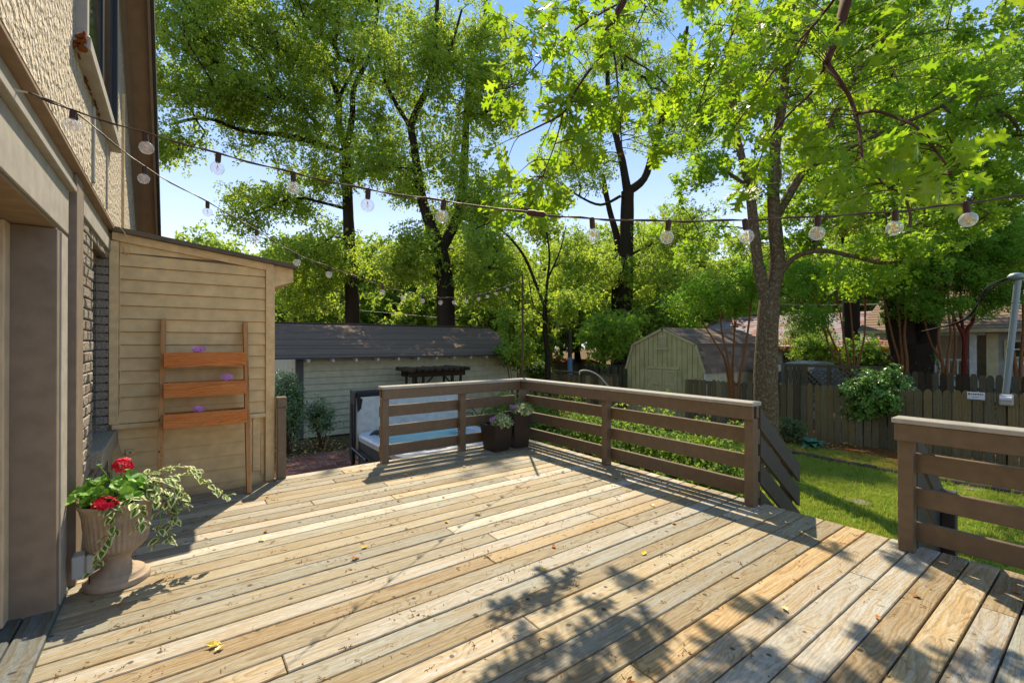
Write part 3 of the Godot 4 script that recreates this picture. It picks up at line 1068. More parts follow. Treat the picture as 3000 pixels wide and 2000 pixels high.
func build_stairs() -> void:
	var s := thing("deck_stairs", "brown timber stairs with slanting side boards leading down to the lawn", "stairs", Vector3(5.1, G, -1.5))
	var rise := 0.175
	var run := 0.265
	for k in 5:
		for q in 2:
			box_part(s, "tread", Vector3(4.44 + run * k + q * 0.135, -rise * (k + 1) - 0.038, -1.97), Vector3(4.57 + run * k + q * 0.135, -rise * (k + 1), -1.03), M.deck_wood_d, 0.004, 2)
	for z in [-2.012, -1.03]:
		var st := MB.new()
		st.slab([Vector3(4.44, -0.05, z), Vector3(4.44, -0.42, z), Vector3(5.55, G, z), Vector3(5.80, G, z), Vector3(5.80, -0.86, z)], Vector3(0, 0, 0.04))
		part(s, "stringer", st, M.stair_paint)
	for side in [[-2.03, -0.036, -2.156, -2.068], [-0.962, 0.036, -0.924, -0.836]]:
		var z: float = side[0]
		var t: float = side[1]
		box_part(s, "newel_post", Vector3(5.02, G, side[2]), Vector3(5.108, 0.30, side[3]), M.stair_paint, 0.005)
		for y in [0.905, 0.655, 0.405, 0.155]:
			var mb := MB.new()
			var drop := 0.76 / 1.0
			var x0 := 4.345 if t < 0 else 4.36
			var x1 := 5.185
			var y0: float = y - drop * (x0 - 4.33)
			var y1: float = y - drop * (x1 - 4.33)
			mb.slab([Vector3(x0, y0, z), Vector3(x1, y1, z), Vector3(x1, y1 - 0.185, z), Vector3(x0, y0 - 0.185, z)], Vector3(0, 0, t))
			part(s, "slanting_board", mb, M.stair_paint)


# ---------------------------------------------------------------- buildings in the yard
func build_garage() -> void:
	var g := thing("garage", "long low garage with grey-green lap siding and dark shingle roof", "garage", Vector3(6, G, -15))
	var zf := -13.1
	var core := MB.new()
	core.box(Vector3(2.55, G, -18.0), Vector3(9.80, 1.10, zf - 0.002), 0.0)
	core.slab([Vector3(2.55, 1.10, zf - 0.01), Vector3(2.55, 1.10, -18.0), Vector3(2.55, 2.08, -15.6)], Vector3(7.25, 0, 0))
	part(g, "wall_core", core, M.garage_siding)
	for k in 12:
		var mb := MB.new()
		lap_board(mb, 2.70, 9.70, G + 0.02 + k * 0.178, G + 0.182 + k * 0.178, G + 0.182 + k * 0.178, zf, 0.032)
		part(g, "siding_board", mb, M.garage_siding)
	hbox(g, "corner_board", 2.50, 2.70, G, 1.10, zf, zf + 0.035, M.garage_trim)
	hbox(g, "corner_board", 9.702, 9.82, G, 1.10, zf, zf + 0.035, M.garage_siding)
	for k in 12:
		hbox(g, "rafter_tail", 2.75 + k * 0.62, 2.80 + k * 0.62, 1.0, 1.10, zf + 0.03, zf + 0.33, M.white_paint)
	# shingle courses, each lapping the one below
	var e := Vector3(0, 1.115, -12.72)
	var r := Vector3(0, 2.14, -15.6)
	var up := (r - e).normalized()
	var out := Vector3(0, up.z, -up.y) * -1.0
	if out.y < 0:
		out = -out
	var count := 24
	var step := (r - e).length() / count
	for side in 2:
		for k in count:
			var mb := MB.new()
			var a := e + up * step * k
			var b := e + up * (step * (k + 1) + 0.03)
			var x := 1.75
			while x < 10.25:
				var w := minf(rr(0.5, 1.0), 10.25 - x)
				var lift := 0.012 + rr(-0.002, 0.004)
				var sink := rr(-0.012, 0.012)
				var p := [Vector3(x, 0, 0) + a + up * sink + out * lift, Vector3(x + w - 0.006, 0, 0) + a + up * sink + out * lift, Vector3(x + w - 0.006, 0, 0) + b, Vector3(x, 0, 0) + b]
				var q := [Vector3(x, 0, 0) + a + up * sink, Vector3(x + w - 0.006, 0, 0) + a + up * sink]
				if side == 1:
					for n in 4:
						p[n] = Vector3(p[n].x, p[n].y, -31.2 - p[n].z)
					for n in 2:
						q[n] = Vector3(q[n].x, q[n].y, -31.2 - q[n].z)
					mb.quad(p[1], p[0], p[3], p[2])
					mb.quad(q[1], q[0], p[0], p[1])
				else:
					mb.quad(p[0], p[1], p[2], p[3])
					mb.quad(q[0], q[1], p[1], p[0])
				x += w
			part(g, "shingle_course", mb, M["shingle_%d" % [0, 1, 3, 0][rng.randi() % 4]])
	var deck := MB.new()
	deck.slab([Vector3(1.8, e.y - 0.03, e.z), Vector3(1.8, r.y - 0.03, r.z), Vector3(1.8, e.y - 0.03, -31.2 - e.z), Vector3(1.8, e.y - 0.01, -31.2 - e.z), Vector3(1.8, r.y - 0.005, r.z), Vector3(1.8, e.y - 0.01, e.z)], Vector3(8.4, 0, 0))
	part(g, "roof_deck", deck, M.garage_trim)
	hbox(g, "ridge_cap", 1.75, 10.25, 2.135, 2.16, -15.72, -15.48, M.shingle_1, 0.01)
	# weathered arbor in front of its wall
	var ar := thing("garden_arbor", "weathered grey wooden arbor standing in front of the garage wall", "arbor", Vector3(6.2, G, -12.2))
	var x0 := 5.22
	var x1 := 6.98
	for x in [x0 + 0.12, x0 + 0.42, x1 - 0.42, x1 - 0.12]:
		for z in [-12.45, -11.95]:
			box_part(ar, "post", Vector3(x - 0.03, G, z - 0.03), Vector3(x + 0.03, 0.62, z + 0.03), M.old_wood)
	for x in [x0 + 0.12, x1 - 0.42]:
		for k in 4:
			box_part(ar, "lattice_slat", Vector3(x + 0.06 + k * 0.06, G + 0.1, -11.96), Vector3(x + 0.075 + k * 0.06, 0.42, -11.94), M.old_wood)
		for k in 4:
			box_part(ar, "lattice_rail", Vector3(x, G + 0.3 + k * 0.35, -11.938), Vector3(x + 0.3, G + 0.325 + k * 0.35, -11.92), M.old_wood, 0.002, 0)
	for z in [-12.48, -11.93]:
		box_part(ar, "beam", Vector3(x0 - 0.02, 0.54, z - 0.03), Vector3(x1 + 0.02, 0.70, z + 0.03), M.old_wood, 0.01, 0)
	for k in 10:
		var x := x0 - 0.03 + k * (x1 - x0 + 0.02) / 9.0
		box_part(ar, "crossbar", Vector3(x - 0.055, 0.70, -12.75 + rr(-0.04, 0.04)), Vector3(x + 0.055, 0.79 + rr(0, 0.03), -11.6 + rr(-0.05, 0.05)), M.old_wood, 0.02, 2)
	for s in [[x0 + 0.45, 1.0], [x1 - 0.45, -1.0]]:
		var br := MB.new()
		br.tube([Vector3(s[0], 0.30, -11.9), Vector3(s[0] + s[1] * 0.25, 0.55, -11.9)], [0.025, 0.025], 6)
		part(ar, "brace", br, M.old_wood)


func build_barn() -> void:
	var g := thing("garden_barn", "olive gambrel-roofed garden barn with double doors behind the fence", "shed", Vector3(17, G - 0.1, -10.07))
	var xf := 14.2
	var zc := -10.07
	var prof := func(z: float) -> float:
		var a := absf(z - zc)
		return 2.0 - a * 0.41 if a < 1.33 else 1.455 - (a - 1.33) * 3.0
	var z := -1.60
	while z < 1.6:
		var w := 0.2
		var z0 := zc + z
		var z1 := minf(zc + z + w - 0.020, zc + 1.6)
		for tier in 2:
			var yb := G - 0.1 if tier == 0 else 1.16
			var pts := []
			var ta: float = minf(prof.call(z0), 1.15) if tier == 0 else prof.call(z0)
			var tb: float = minf(prof.call(z1), 1.15) if tier == 0 else prof.call(z1)
			if ta <= yb + 0.01 and tb <= yb + 0.01:
				continue
			pts = [Vector3(xf, yb, z0), Vector3(xf, yb, z1), Vector3(xf, maxf(tb, yb + 0.005), z1), Vector3(xf, maxf(ta, yb + 0.005), z0)]
			var mb := MB.new()
			mb.slab(pts, Vector3(-0.016, 0, 0))
			part(g, "panel_board", mb, M.barn_green)
		z += w
	var prf := [Vector3(xf + 0.02, G - 0.1, zc - 1.6), Vector3(xf + 0.02, 0.62, zc - 1.6), Vector3(xf + 0.02, 1.44, zc - 1.32), Vector3(xf + 0.02, 1.985, zc), Vector3(xf + 0.02, 1.44, zc + 1.32), Vector3(xf + 0.02, 0.62, zc + 1.6), Vector3(xf + 0.02, G - 0.1, zc + 1.6)]
	var body := MB.new()
	body.slab(prf, Vector3(5.3, 0, 0))
	part(g, "body", body, M.barn_green)
	# side wall of cream boards
	for k in 27:
		hbox(g, "side_board", xf + 0.02 + k * 0.196, xf + 0.205 + k * 0.196, G - 0.1, 0.58, zc + 1.601, zc + 1.616, M.barn_cream, 0.003)
	hbox(g, "corner_trim", xf - 0.02, xf + 0.07, G - 0.1, 0.60, zc + 1.60, zc + 1.635, M.white_paint)
	# rake boards along the gambrel
	var edge := [Vector3(0, 0.50, zc + 1.70), Vector3(0, 1.47, zc + 1.36), Vector3(0, 2.06, zc), Vector3(0, 1.47, zc - 1.36), Vector3(0, 0.50, zc - 1.70)]
	for k in 4:
		var mb := MB.new()
		var a: Vector3 = edge[k] + Vector3(xf - 0.06, 0, 0)
		var b: Vector3 = edge[k + 1] + Vector3(xf - 0.06, 0, 0)
		var dn := (Vector3(0, 1.0, zc) - (a + b) * 0.5 + Vector3(a.x, 0, 0)).normalized() * 0.09
		mb.slab([a, b, b + Vector3(0, dn.y, dn.z), a + Vector3(0, dn.y, dn.z)], Vector3(0.04, 0, 0))
		part(g, "rake_board", mb, M.barn_trim)
	# roof shingles one by one on the steep slope that faces the yard, courses elsewhere
	var variants := []
	for k in 4:
		var sb := MB.new()
		sb.box(Vector3(-0.165, -0.085, -0.006), Vector3(0.165, 0.085, 0.006), 0.003)
		variants.append(sb.mesh())
	for q in 4:
		var a: Vector3 = edge[q]
		var b: Vector3 = edge[q + 1]
		if q >= 2:
			var sw := a
			a = b
			b = sw
		var up := (b - a).normalized()
		var nrm := up.cross(Vector3.RIGHT).normalized()
		if nrm.dot(Vector3(0, 1, signf((a + b).z * 0.5 - zc))) < 0:
			nrm = -nrm
		var n := int((b - a).length() / 0.148)
		var rf := MB.new()
		rf.slab([a + Vector3(xf - 0.05, 0, 0), b + Vector3(xf - 0.05, 0, 0), b + Vector3(xf - 0.05, 0, 0) + nrm * 0.012, a + Vector3(xf - 0.05, 0, 0) + nrm * 0.012], Vector3(5.5, 0, 0))
		var roof := part(g, "roof", rf, M.shingle_1)
		for k in n:
			if q == 0:
				var x := xf + 0.1 + (0.16 if k % 2 else 0.0)
				while x < xf + 5.4:
					var bs := Basis(Vector3.RIGHT, up, Vector3.RIGHT.cross(up)) * Basis(Vector3.RIGHT, 0.05)
					piece(roof, "shingle", variants[rng.randi() % 4], M["shingle_%d" % (rng.randi() % 4)], Transform3D(bs, a + up * (0.075 + k * 0.148) + Vector3(x, 0, 0) + nrm * (0.021 + rr(-0.001, 0.002))))
					x += 0.336
			else:
				var cm := MB.new()
				var c0 := a + up * (k * 0.148) + Vector3(xf - 0.05, 0, 0)
				var c1 := a + up * (k * 0.148 + 0.17) + Vector3(xf - 0.05, 0, 0)
				cm.slab([c0 + nrm * 0.013, c1 + nrm * 0.013, c1 + nrm * 0.016, c0 + nrm * 0.028], Vector3(5.5, 0, 0))
				part(roof, "shingle_course", cm, M["shingle_%d" % (rng.randi() % 4)])
	# vent, double door with braces
	var vent := hbox(g, "vent", xf - 0.05, xf - 0.017, 1.36, 1.78, zc - 0.18, zc + 0.18, M.barn_trim)
	for k in 6:
		hbox(vent, "slat", xf - 0.064, xf - 0.051, 1.42 + k * 0.052, 1.452 + k * 0.052, zc - 0.14, zc + 0.14, M.barn_trim)
	hbox(g, "vent_sill", xf - 0.06, xf - 0.017, 1.27, 1.345, zc - 0.25, zc + 0.25, M.barn_trim)
	hbox(g, "door_header", xf - 0.06, xf - 0.017, 0.56, 0.65, zc - 0.70, zc + 0.70, M.barn_trim)
	for s in [-1.0, 1.0]:
		var c: float = zc + s * 0.305
		var dr := hbox(g, "door", xf - 0.035, xf - 0.017, G - 0.05, 0.54, c - 0.295, c + 0.295, M.barn_green)
		for e in [-0.25, 0.25]:
			hbox(dr, "stile", xf - 0.052, xf - 0.036, G - 0.05, 0.54, c + e - 0.045, c + e + 0.045, M.barn_trim)
		for yy in [0.495, 0.02, -0.95]:
			hbox(dr, "rail", xf - 0.052, xf - 0.036, yy - 0.045, yy + 0.045, c - 0.203, c + 0.203, M.barn_trim)
		var br := MB.new()
		br.slab([Vector3(xf - 0.036, -0.05, c + s * 0.20), Vector3(xf - 0.036, -0.05, c + s * 0.13), Vector3(xf - 0.036, -0.88, c - s * 0.20), Vector3(xf - 0.036, -0.88, c - s * 0.13)], Vector3(-0.015, 0, 0))
		part(dr, "brace", br, M.barn_trim)


func picket_kinds(w: float, ear: float) -> Array:
	var out := []
	for k in 5:
		var mb := MB.new()
		var hw := w * 0.5 * rr(0.96, 1.02)
		var u := rr(0.0, 0.6)
		var vv := (rng.randi() % 16) / 16.0
		var pts := [Vector3(0, 0, -hw), Vector3(0, 0, hw), Vector3(0, 1.0 - ear, hw), Vector3(0, 1.0 - ear * 0.25, hw * 0.72), Vector3(0, 1.0, hw * 0.35), Vector3(0, 1.0, -hw * 0.35), Vector3(0, 1.0 - ear * 0.25, -hw * 0.72), Vector3(0, 1.0 - ear, -hw)]
		mb.slab(pts, Vector3(-0.018, 0, 0))
		for q in mb.v.size():
			var p: Vector3 = mb.v[q]
			mb.t[q] = Vector2(u + p.y * 0.32, vv + clampf((p.z + hw) / w, 0.03, 0.97) / 16.0)
		out.append(mb.mesh())
	return out


func picket_fence(f: Node3D, x: float, z0: float, z1: float, top: Callable, w: float, gap: float, mats: Array) -> void:
	var kinds := picket_kinds(w, 0.055)
	var z := z0
	while z < z1:
		var hh: float = top.call(z) - G + rr(-0.02, 0.02)
		piece(f, "picket", kinds[rng.randi() % 5], mats[rng.randi() % mats.size()], Transform3D(Basis(Vector3.RIGHT, rr(-0.008, 0.008)) * Basis(Vector3.UP, rr(-0.03, 0.03)) * Basis.from_scale(Vector3(1, hh, 1)), Vector3(x + rr(-0.004, 0.004), G - 0.02, z + w * 0.5)))
		z += w + gap * (rr(0.3, 1.2) if rng.randf() < 0.7 else rr(1.5, 2.4))
	for k in 3:
		var y: float = G + 0.25 + k * 0.5
		box_part(f, "fence_rail", Vector3(x + 0.006, y, z0), Vector3(x + 0.045, y + 0.085, z1), M.fence_wood_b, 0.003, 2)
	var pz := z0 + 0.1
	while pz < z1:
		box_part(f, "fence_post", Vector3(x + 0.047, G - 0.02, pz), Vector3(x + 0.137, top.call(pz) - 0.06, pz + 0.09), M.fence_wood_b, 0.004, 1)
		pz += 2.4


func build_fences() -> void:
	var wood := [M.fence_wood, M.fence_wood_b, M.fence_wood_c, M.fence_wood]
	var top := func(z: float) -> float: return 0.545 + 0.026 * z
	var f1 := thing("picket_fence", "weathered grey dog-eared wood fence behind the lawn and mulch bed", "fence", Vector3(13.7, G, -3))
	picket_fence(f1, 13.7, -8.85, 3.4, top, 0.142, 0.014, wood)
	var f2 := thing("picket_fence", "weathered grey dog-eared wood fence between garage and olive barn", "fence", Vector3(13.7, G, -15))
	picket_fence(f2, 13.7, -19.5, -11.72, top, 0.142, 0.008, wood)
	var f3 := thing("picket_fence", "dark picket fence in front of the white porch railing", "fence", Vector3(17.6, G, -2))
	picket_fence(f3, 17.6, -5.6, 3.0, func(_z: float) -> float: return 0.67, 0.142, 0.012, [M.fence_wood_b, M.old_wood])
	var f4 := thing("picket_fence", "old plank fence far behind between the tree trunks", "fence", Vector3(20, G, -18))
	picket_fence(f4, 20.0, -24.0, -13.2, func(_z: float) -> float: return 0.22, 0.14, 0.008, wood)
	# lattice-topped panel beside the tarp shed
	var lf := thing("lattice_fence", "dark wooden fence panel with square lattice behind the grey pickets", "fence", Vector3(16.0, G, -5.5))
	for z in [-6.75, -6.1, -5.45, -4.8, -4.2]:
		box_part(lf, "post", Vector3(15.96, G, z - 0.05), Vector3(16.06, 0.85, z + 0.05), M.fence_wood_b, 0.004)
	for y in [G + 0.1, -0.35, 0.75]:
		box_part(lf, "rail", Vector3(15.97, y, -6.75), Vector3(16.03, y + 0.09, -4.2), M.fence_wood_b, 0.004, 2)
	for p in [[-6.05, -5.5], [-5.4, -4.85]]:
		for k in 11:
			for s in [-1.0, 1.0]:
				var mb := MB.new()
				var zc: float = lerpf(p[0], p[1], 0.5)
				var off := -0.75 + k * 0.15
				var pts := []
				for e in [-1.0, 1.0]:
					pts.append(Vector3(16.0 + s * 0.006, 0.22 + e * 0.45, zc + s * (off + e * 0.45)))
				# clip to the panel
				var a: Vector3 = pts[0]
				var b: Vector3 = pts[1]
				var d := b - a
				var t0 := 0.0
				var t1 := 1.0
				var za: float = (p[0] - a.z) / d.z
				var zb: float = (p[1] - a.z) / d.z
				t0 = maxf(t0, minf(za, zb))
				t1 = minf(t1, maxf(za, zb))
				if t1 - t0 < 0.06:
					continue
				mb.tube([a + d * t0, a + d * t1], [0.018, 0.018], 4)
				part(lf, "lattice_slat", mb, M.fence_wood)
	for k in 5:
		box_part(lf, "plank", Vector3(15.985, G + 0.1, -6.72 + k * 0.125), Vector3(16.005, 0.8, -6.61 + k * 0.125), M.fence_wood_b, 0.003)
	# things fixed to the fence
	var sg := thing("fence_sign", "small white notice sign screwed to the dark fence pickets", "sign", Vector3(13.660, 0.372, -1.951))
	var c := Vector3(13.660, 0.382, -1.951)
	var sb := MB.new()
	sb.box(c + Vector3(-0.006, -0.075, -0.135), c + Vector3(0.008, 0.075, 0.135), 0.003)
	part(sg, "board", sb, M.sign_white)
	for k in 7:
		var sm := MB.new()
		sm.box(c + Vector3(-0.009, 0.026 + rr(-0.006, 0.006), -0.115 + k * 0.034), c + Vector3(-0.0065, 0.052 + rr(-0.006, 0.006), -0.092 + k * 0.034), 0.001)
		part(sg, "lettering", sm, M.sign_ink)
	var arc := MB.new()
	var ap := []
	var ar := []
	for k in 9:
		var a := lerpf(-0.9, 0.9, k / 8.0)
		ap.append(c + Vector3(-0.0075, -0.0 - 0.03 * cos(a), 0.06 * sin(a) - 0.01))
		ar.append(0.004)
	arc.tube(ap, ar, 5)
	part(sg, "smile_curve", arc, M.sign_ink)
	var mc := Vector3(13.660, 0.343, -1.505)
	var ml := thing("mail_box", "small pale grey plastic paper box on the dark fence under the mast", "box", mc)
	var mb2 := MB.new()
	mb2.box(mc + Vector3(-0.10, -0.11, -0.10), mc + Vector3(0.01, 0.11, 0.10), 0.02)
	part(ml, "body", mb2, M.plastic_grey)
	var mb3 := MB.new()
	mb3.tube([mc + Vector3(-0.09, 0.03, -0.085), mc + Vector3(-0.09, 0.03, 0.085)], [0.05, 0.05], 10)
	part(ml, "lid", mb3, M.sign_white)
	# steel conduit mast with service wires
	var ms := thing("service_mast", "grey steel service mast with curved weatherhead behind the fence", "mast", Vector3(14.2, G, -1.6))
	var m0 := Vector3(14.000, 0.477, -1.554)
	var m1 := Vector3(14.000, 2.831, -1.377)
	var tb := MB.new()
	tb.tube([Vector3(m0.x, G, m0.z - 0.05), m0, m1], [0.055, 0.055, 0.055], 12)
	part(ms, "conduit", tb, M.galvanised)
	var hd := MB.new()
	hd.ball(m1 + Vector3(-0.01, 0.04, -0.03), Vector3(0.10, 0.09, 0.13), 8, 12)
	part(ms, "weatherhead", hd, M.galvanised)
	for q in [0.2, 0.62]:
		var cl := MB.new()
		var cp: Vector3 = m1.lerp(m0, q)
		cl.tube([cp + Vector3(0, -0.02, 0), cp + Vector3(0, 0.02, 0)], [0.066, 0.066], 12)
		part(ms, "clamp", cl, M.galvanised)
	for q in 3:
		var wp := smooth_path([m1 + Vector3(-0.05, 0.04, -0.1), m1 + Vector3(-0.1, -0.15 - q * 0.05, -0.45), m1 + Vector3(0.0, -0.8, -0.75 - q * 0.03), m1 + Vector3(0.4, -1.05, -1.6)], 6)
		var wr := []
		for p in wp:
			wr.append(0.010)
		var wm := MB.new()
		wm.tube(wp, wr, 5)
		part(ms, "service_wire", wm, M.cable_black)


func ring(half: float, y: float, e: float, c: Vector3, segs: int) -> Array:
	var out := []
	for s in segs:
		var a := TAU * s / segs
		var ca := cos(a)
		var sa := sin(a)
		var r := pow(pow(absf(ca), e) + pow(absf(sa), e), -1.0 / e)
		out.append(Vector3(c.x + ca * r * half, y, c.z + sa * r * half))
	return out


func loops(mb: MB, rings: Array) -> void:
	# outside to inside going up then down; smooth enough with many segments
	for k in rings.size() - 1:
		var a: Array = rings[k]
		var b: Array = rings[k + 1]
		for s in a.size():
			var t := (s + 1) % a.size()
			mb.quad(a[t], a[s], b[s], b[t])


func build_hot_tub() -> void:
	var t := thing("hot_tub", "square hot tub with pale acrylic shell and dark panelled cabinet", "hot tub", Vector3(3.5, G, -6.95))
	var c := Vector3(3.5, 0, -6.92)
	var hs := 1.03
	var rim := -0.04
	var sh := MB.new()
	loops(sh, [ring(hs - 0.03, rim - 0.12, 12, c, 64), ring(hs, rim - 0.115, 12, c, 64), ring(hs + 0.005, rim - 0.04, 12, c, 64), ring(hs - 0.02, rim - 0.008, 11, c, 64), ring(hs - 0.06, rim, 9, c, 64), ring(0.86, rim, 5, c, 64), ring(0.83, rim - 0.02, 4.5, c, 64), ring(0.815, rim - 0.06, 4.5, c, 64)])
	part(t, "shell_rim", sh, M.acrylic)
	var bs := MB.new()
	loops(bs, [ring(0.815, rim - 0.06, 4.5, c, 64), ring(0.80, rim - 0.22, 4.5, c, 64), ring(0.76, rim - 0.36, 4, c, 64), ring(0.52, rim - 0.42, 3.5, c, 64), ring(0.46, rim - 0.75, 3.5, c, 64), ring(0.05, rim - 0.78, 2, c, 64)])
	part(t, "basin", bs, M.acrylic_basin)
	var wa := MB.new()
	var wr := ring(0.812, rim - 0.075, 4.5, c, 64)
	for s in 64:
		wa.tri(Vector3(c.x, rim - 0.075, c.z), wr[(s + 1) % 64], wr[s])
	part(t, "water", wa, M.water)
	for s in 12:
		var a := TAU * (s + 0.5) / 12.0
		var p: Vector3 = ring(0.785, rim - 0.27, 4.5, c, 12)[s]
		var jm := MB.new()
		jm.ball(p + (c - p).normalized() * Vector3(0.012, 0, 0.012), Vector3(0.035, 0.035, 0.035), 5, 8)
		part(t, "jet", jm, M.black_plastic)
	for q in [[-0.80, -0.74], [0.80, -0.74], [-0.80, 0.74], [0.80, 0.74]]:
		var hm := MB.new()
		var pp := c + Vector3(q[0], rim + 0.005, q[1])
		var pts := []
		for k in 7:
			var a := lerpf(-1.0, 1.0, k / 6.0)
			var dirn := Vector3(-signf(q[0]), 0, -signf(q[1])).normalized()
			var across := Vector3(dirn.z, 0, -dirn.x)
			pts.append(pp + across * a * 0.17 + dirn * (0.05 - 0.07 * a * a) + Vector3(0, -0.045 * a * a, 0))
		hm.tube(smooth_path(pts, 2), [0.02, 0.035, 0.045, 0.05, 0.055, 0.06, 0.06, 0.06, 0.055, 0.05, 0.045, 0.035, 0.02], 8)
		part(t, "headrest", hm, M.black_plastic)
	var cab := MB.new()
	cab.box(c + Vector3(-0.96, G + 0.03, -0.96), c + Vector3(0.96, rim - 0.13, 0.96), 0.01)
	part(t, "cabinet", cab, M.black_plastic)
	for s in 4:
		var b := Basis(Vector3.UP, PI / 2 * s)
		for k in 5:
			for q in 3:
				var pm := MB.new()
				pm.box(Vector3(-0.93 + q * 0.622, G + 0.035 + k * 0.172, 0.965), Vector3(-0.314 + q * 0.622, G + 0.200 + k * 0.172, 0.982), 0.006)
				for n in pm.v.size():
					pm.v[n] = b * pm.v[n] + c
					pm.n[n] = b * pm.n[n]
				part(t, "cabinet_panel", pm, M.tub_panel)
		var cm := MB.new()
		cm.box(Vector3(0.935, G + 0.03, 0.935), Vector3(0.99, rim - 0.12, 0.99), 0.012)
		for n in cm.v.size():
			cm.v[n] = b * cm.v[n] + c
			cm.n[n] = b * cm.n[n]
		part(t, "corner_trim", cm, M.tub_panel)
	var pan := MB.new()
	pan.box(c + Vector3(-0.62, rim + 0.001, 0.84), c + Vector3(-0.30, rim + 0.012, 0.95), 0.004)
	part(t, "control_panel", pan, M.acrylic)
	# folded cover upright on its lifter behind the tub
	var cv := thing("spa_cover", "folded pale vinyl hot tub cover standing upright on its lifter", "cover", Vector3(3.5, G, -8.1))
	for k in 2:
		var pm := MB.new()
		pm.box(Vector3(2.50, -0.46, -8.07 - k * 0.11), Vector3(4.53, 0.625 - k * 0.01, -7.975 - k * 0.11), 0.02)
		part(cv, "cover_half", pm, M.cover_vinyl if k == 0 else M.cover_dark)
	hbox(cv, "top_skirt", 2.48, 2.95, 0.55, 0.66, -8.20, -7.955, M.cover_dark, 0.03)
	var sk := MB.new()
	sk.slab([Vector3(2.485, 0.67, -8.22), Vector3(2.485, 0.62, -7.95), Vector3(2.485, 0.2, -7.965), Vector3(2.485, -0.55, -7.98), Vector3(2.485, -0.72, -8.1), Vector3(2.485, -0.5, -8.25), Vector3(2.485, 0.2, -8.24)], Vector3(-0.02, 0, 0))
	part(cv, "side_skirt", sk, M.cover_dark)
	var fl := MB.new()
	fl.slab([Vector3(2.50, 0.60, -7.965), Vector3(2.60, 0.52, -7.96), Vector3(2.575, 0.36, -7.96), Vector3(2.52, 0.30, -7.965)], Vector3(0, 0, 0.012))
	part(cv, "torn_flap", fl, M.cover_dark)
	var lf := MB.new()
	lf.tube([Vector3(2.43, G, -7.90), Vector3(2.43, 0.45, -8.02)], [0.02, 0.02], 8)
	lf.tube([Vector3(2.42, -0.30, -7.95), Vector3(2.42, -0.36, -7.2)], [0.022, 0.022], 8)
	lf.tube([Vector3(2.43, G, -7.90), Vector3(2.43, G + 0.01, -7.60)], [0.02, 0.02], 8)
	part(cv, "lifter_arm", lf, M.black_plastic)


# ---------------------------------------------------------------- houses beyond the fences
func gable_roof(h: Node3D, x0: float, x1: float, z0: float, z1: float, ye: float, yr: float, m: Material, rows := 14) -> void:
	# ridge along z; slope facing -x in courses
	var xm := (x0 + x1) * 0.5
	for side in 2:
		var a := Vector3(x0 if side == 0 else x1, ye, 0)
		var b := Vector3(xm, yr, 0)
		var up := (b - a).normalized()
		var nrm := Vector3(-up.y, up.x, 0)
		if nrm.y < 0:
			nrm = -nrm
		var st := (b - a).length() / rows
		var mb := MB.new()
		mb.slab([a + Vector3(0, 0, z0), b + Vector3(0, 0, z0), b + Vector3(0, 0, z0) - nrm * 0.1, a + Vector3(0, 0, z0) - nrm * 0.1], Vector3(0, 0, z1 - z0))
		var rf := part(h, "roof", mb, m)
		for k in rows:
			var cm := MB.new()
			var c0 := a + up * st * k + Vector3(0, 0, z0)
			var c1 := a + up * (st * (k + 1) + 0.02) + Vector3(0, 0, z0)
			cm.slab([c0 + nrm * 0.002, c1 + nrm * 0.002, c1 + nrm * 0.006, c0 + nrm * 0.025], Vector3(0, 0, z1 - z0))
			part(rf, "shingle_course", cm, m)


func far_window(h: Node3D, x: float, y0: float, y1: float, z0: float, z1: float, frame: Material) -> void:
	var w := hbox(h, "window", x - 0.05, x - 0.002, y0, y1, z0, z1, frame)
	var zm := (z0 + z1) * 0.5
	hbox(w, "pane", x - 0.058, x - 0.051, y0 + 0.08, (y0 + y1) * 0.5 - 0.03, z0 + 0.07, z1 - 0.07, M.window_pane, 0.0)
	hbox(w, "pane", x - 0.058, x - 0.051, (y0 + y1) * 0.5 + 0.03, y1 - 0.08, z0 + 0.07, zm - 0.02, M.window_pane, 0.0)
	hbox(w, "pane", x - 0.058, x - 0.051, (y0 + y1) * 0.5 + 0.03, y1 - 0.08, zm + 0.02, z1 - 0.07, M.window_pane, 0.0)


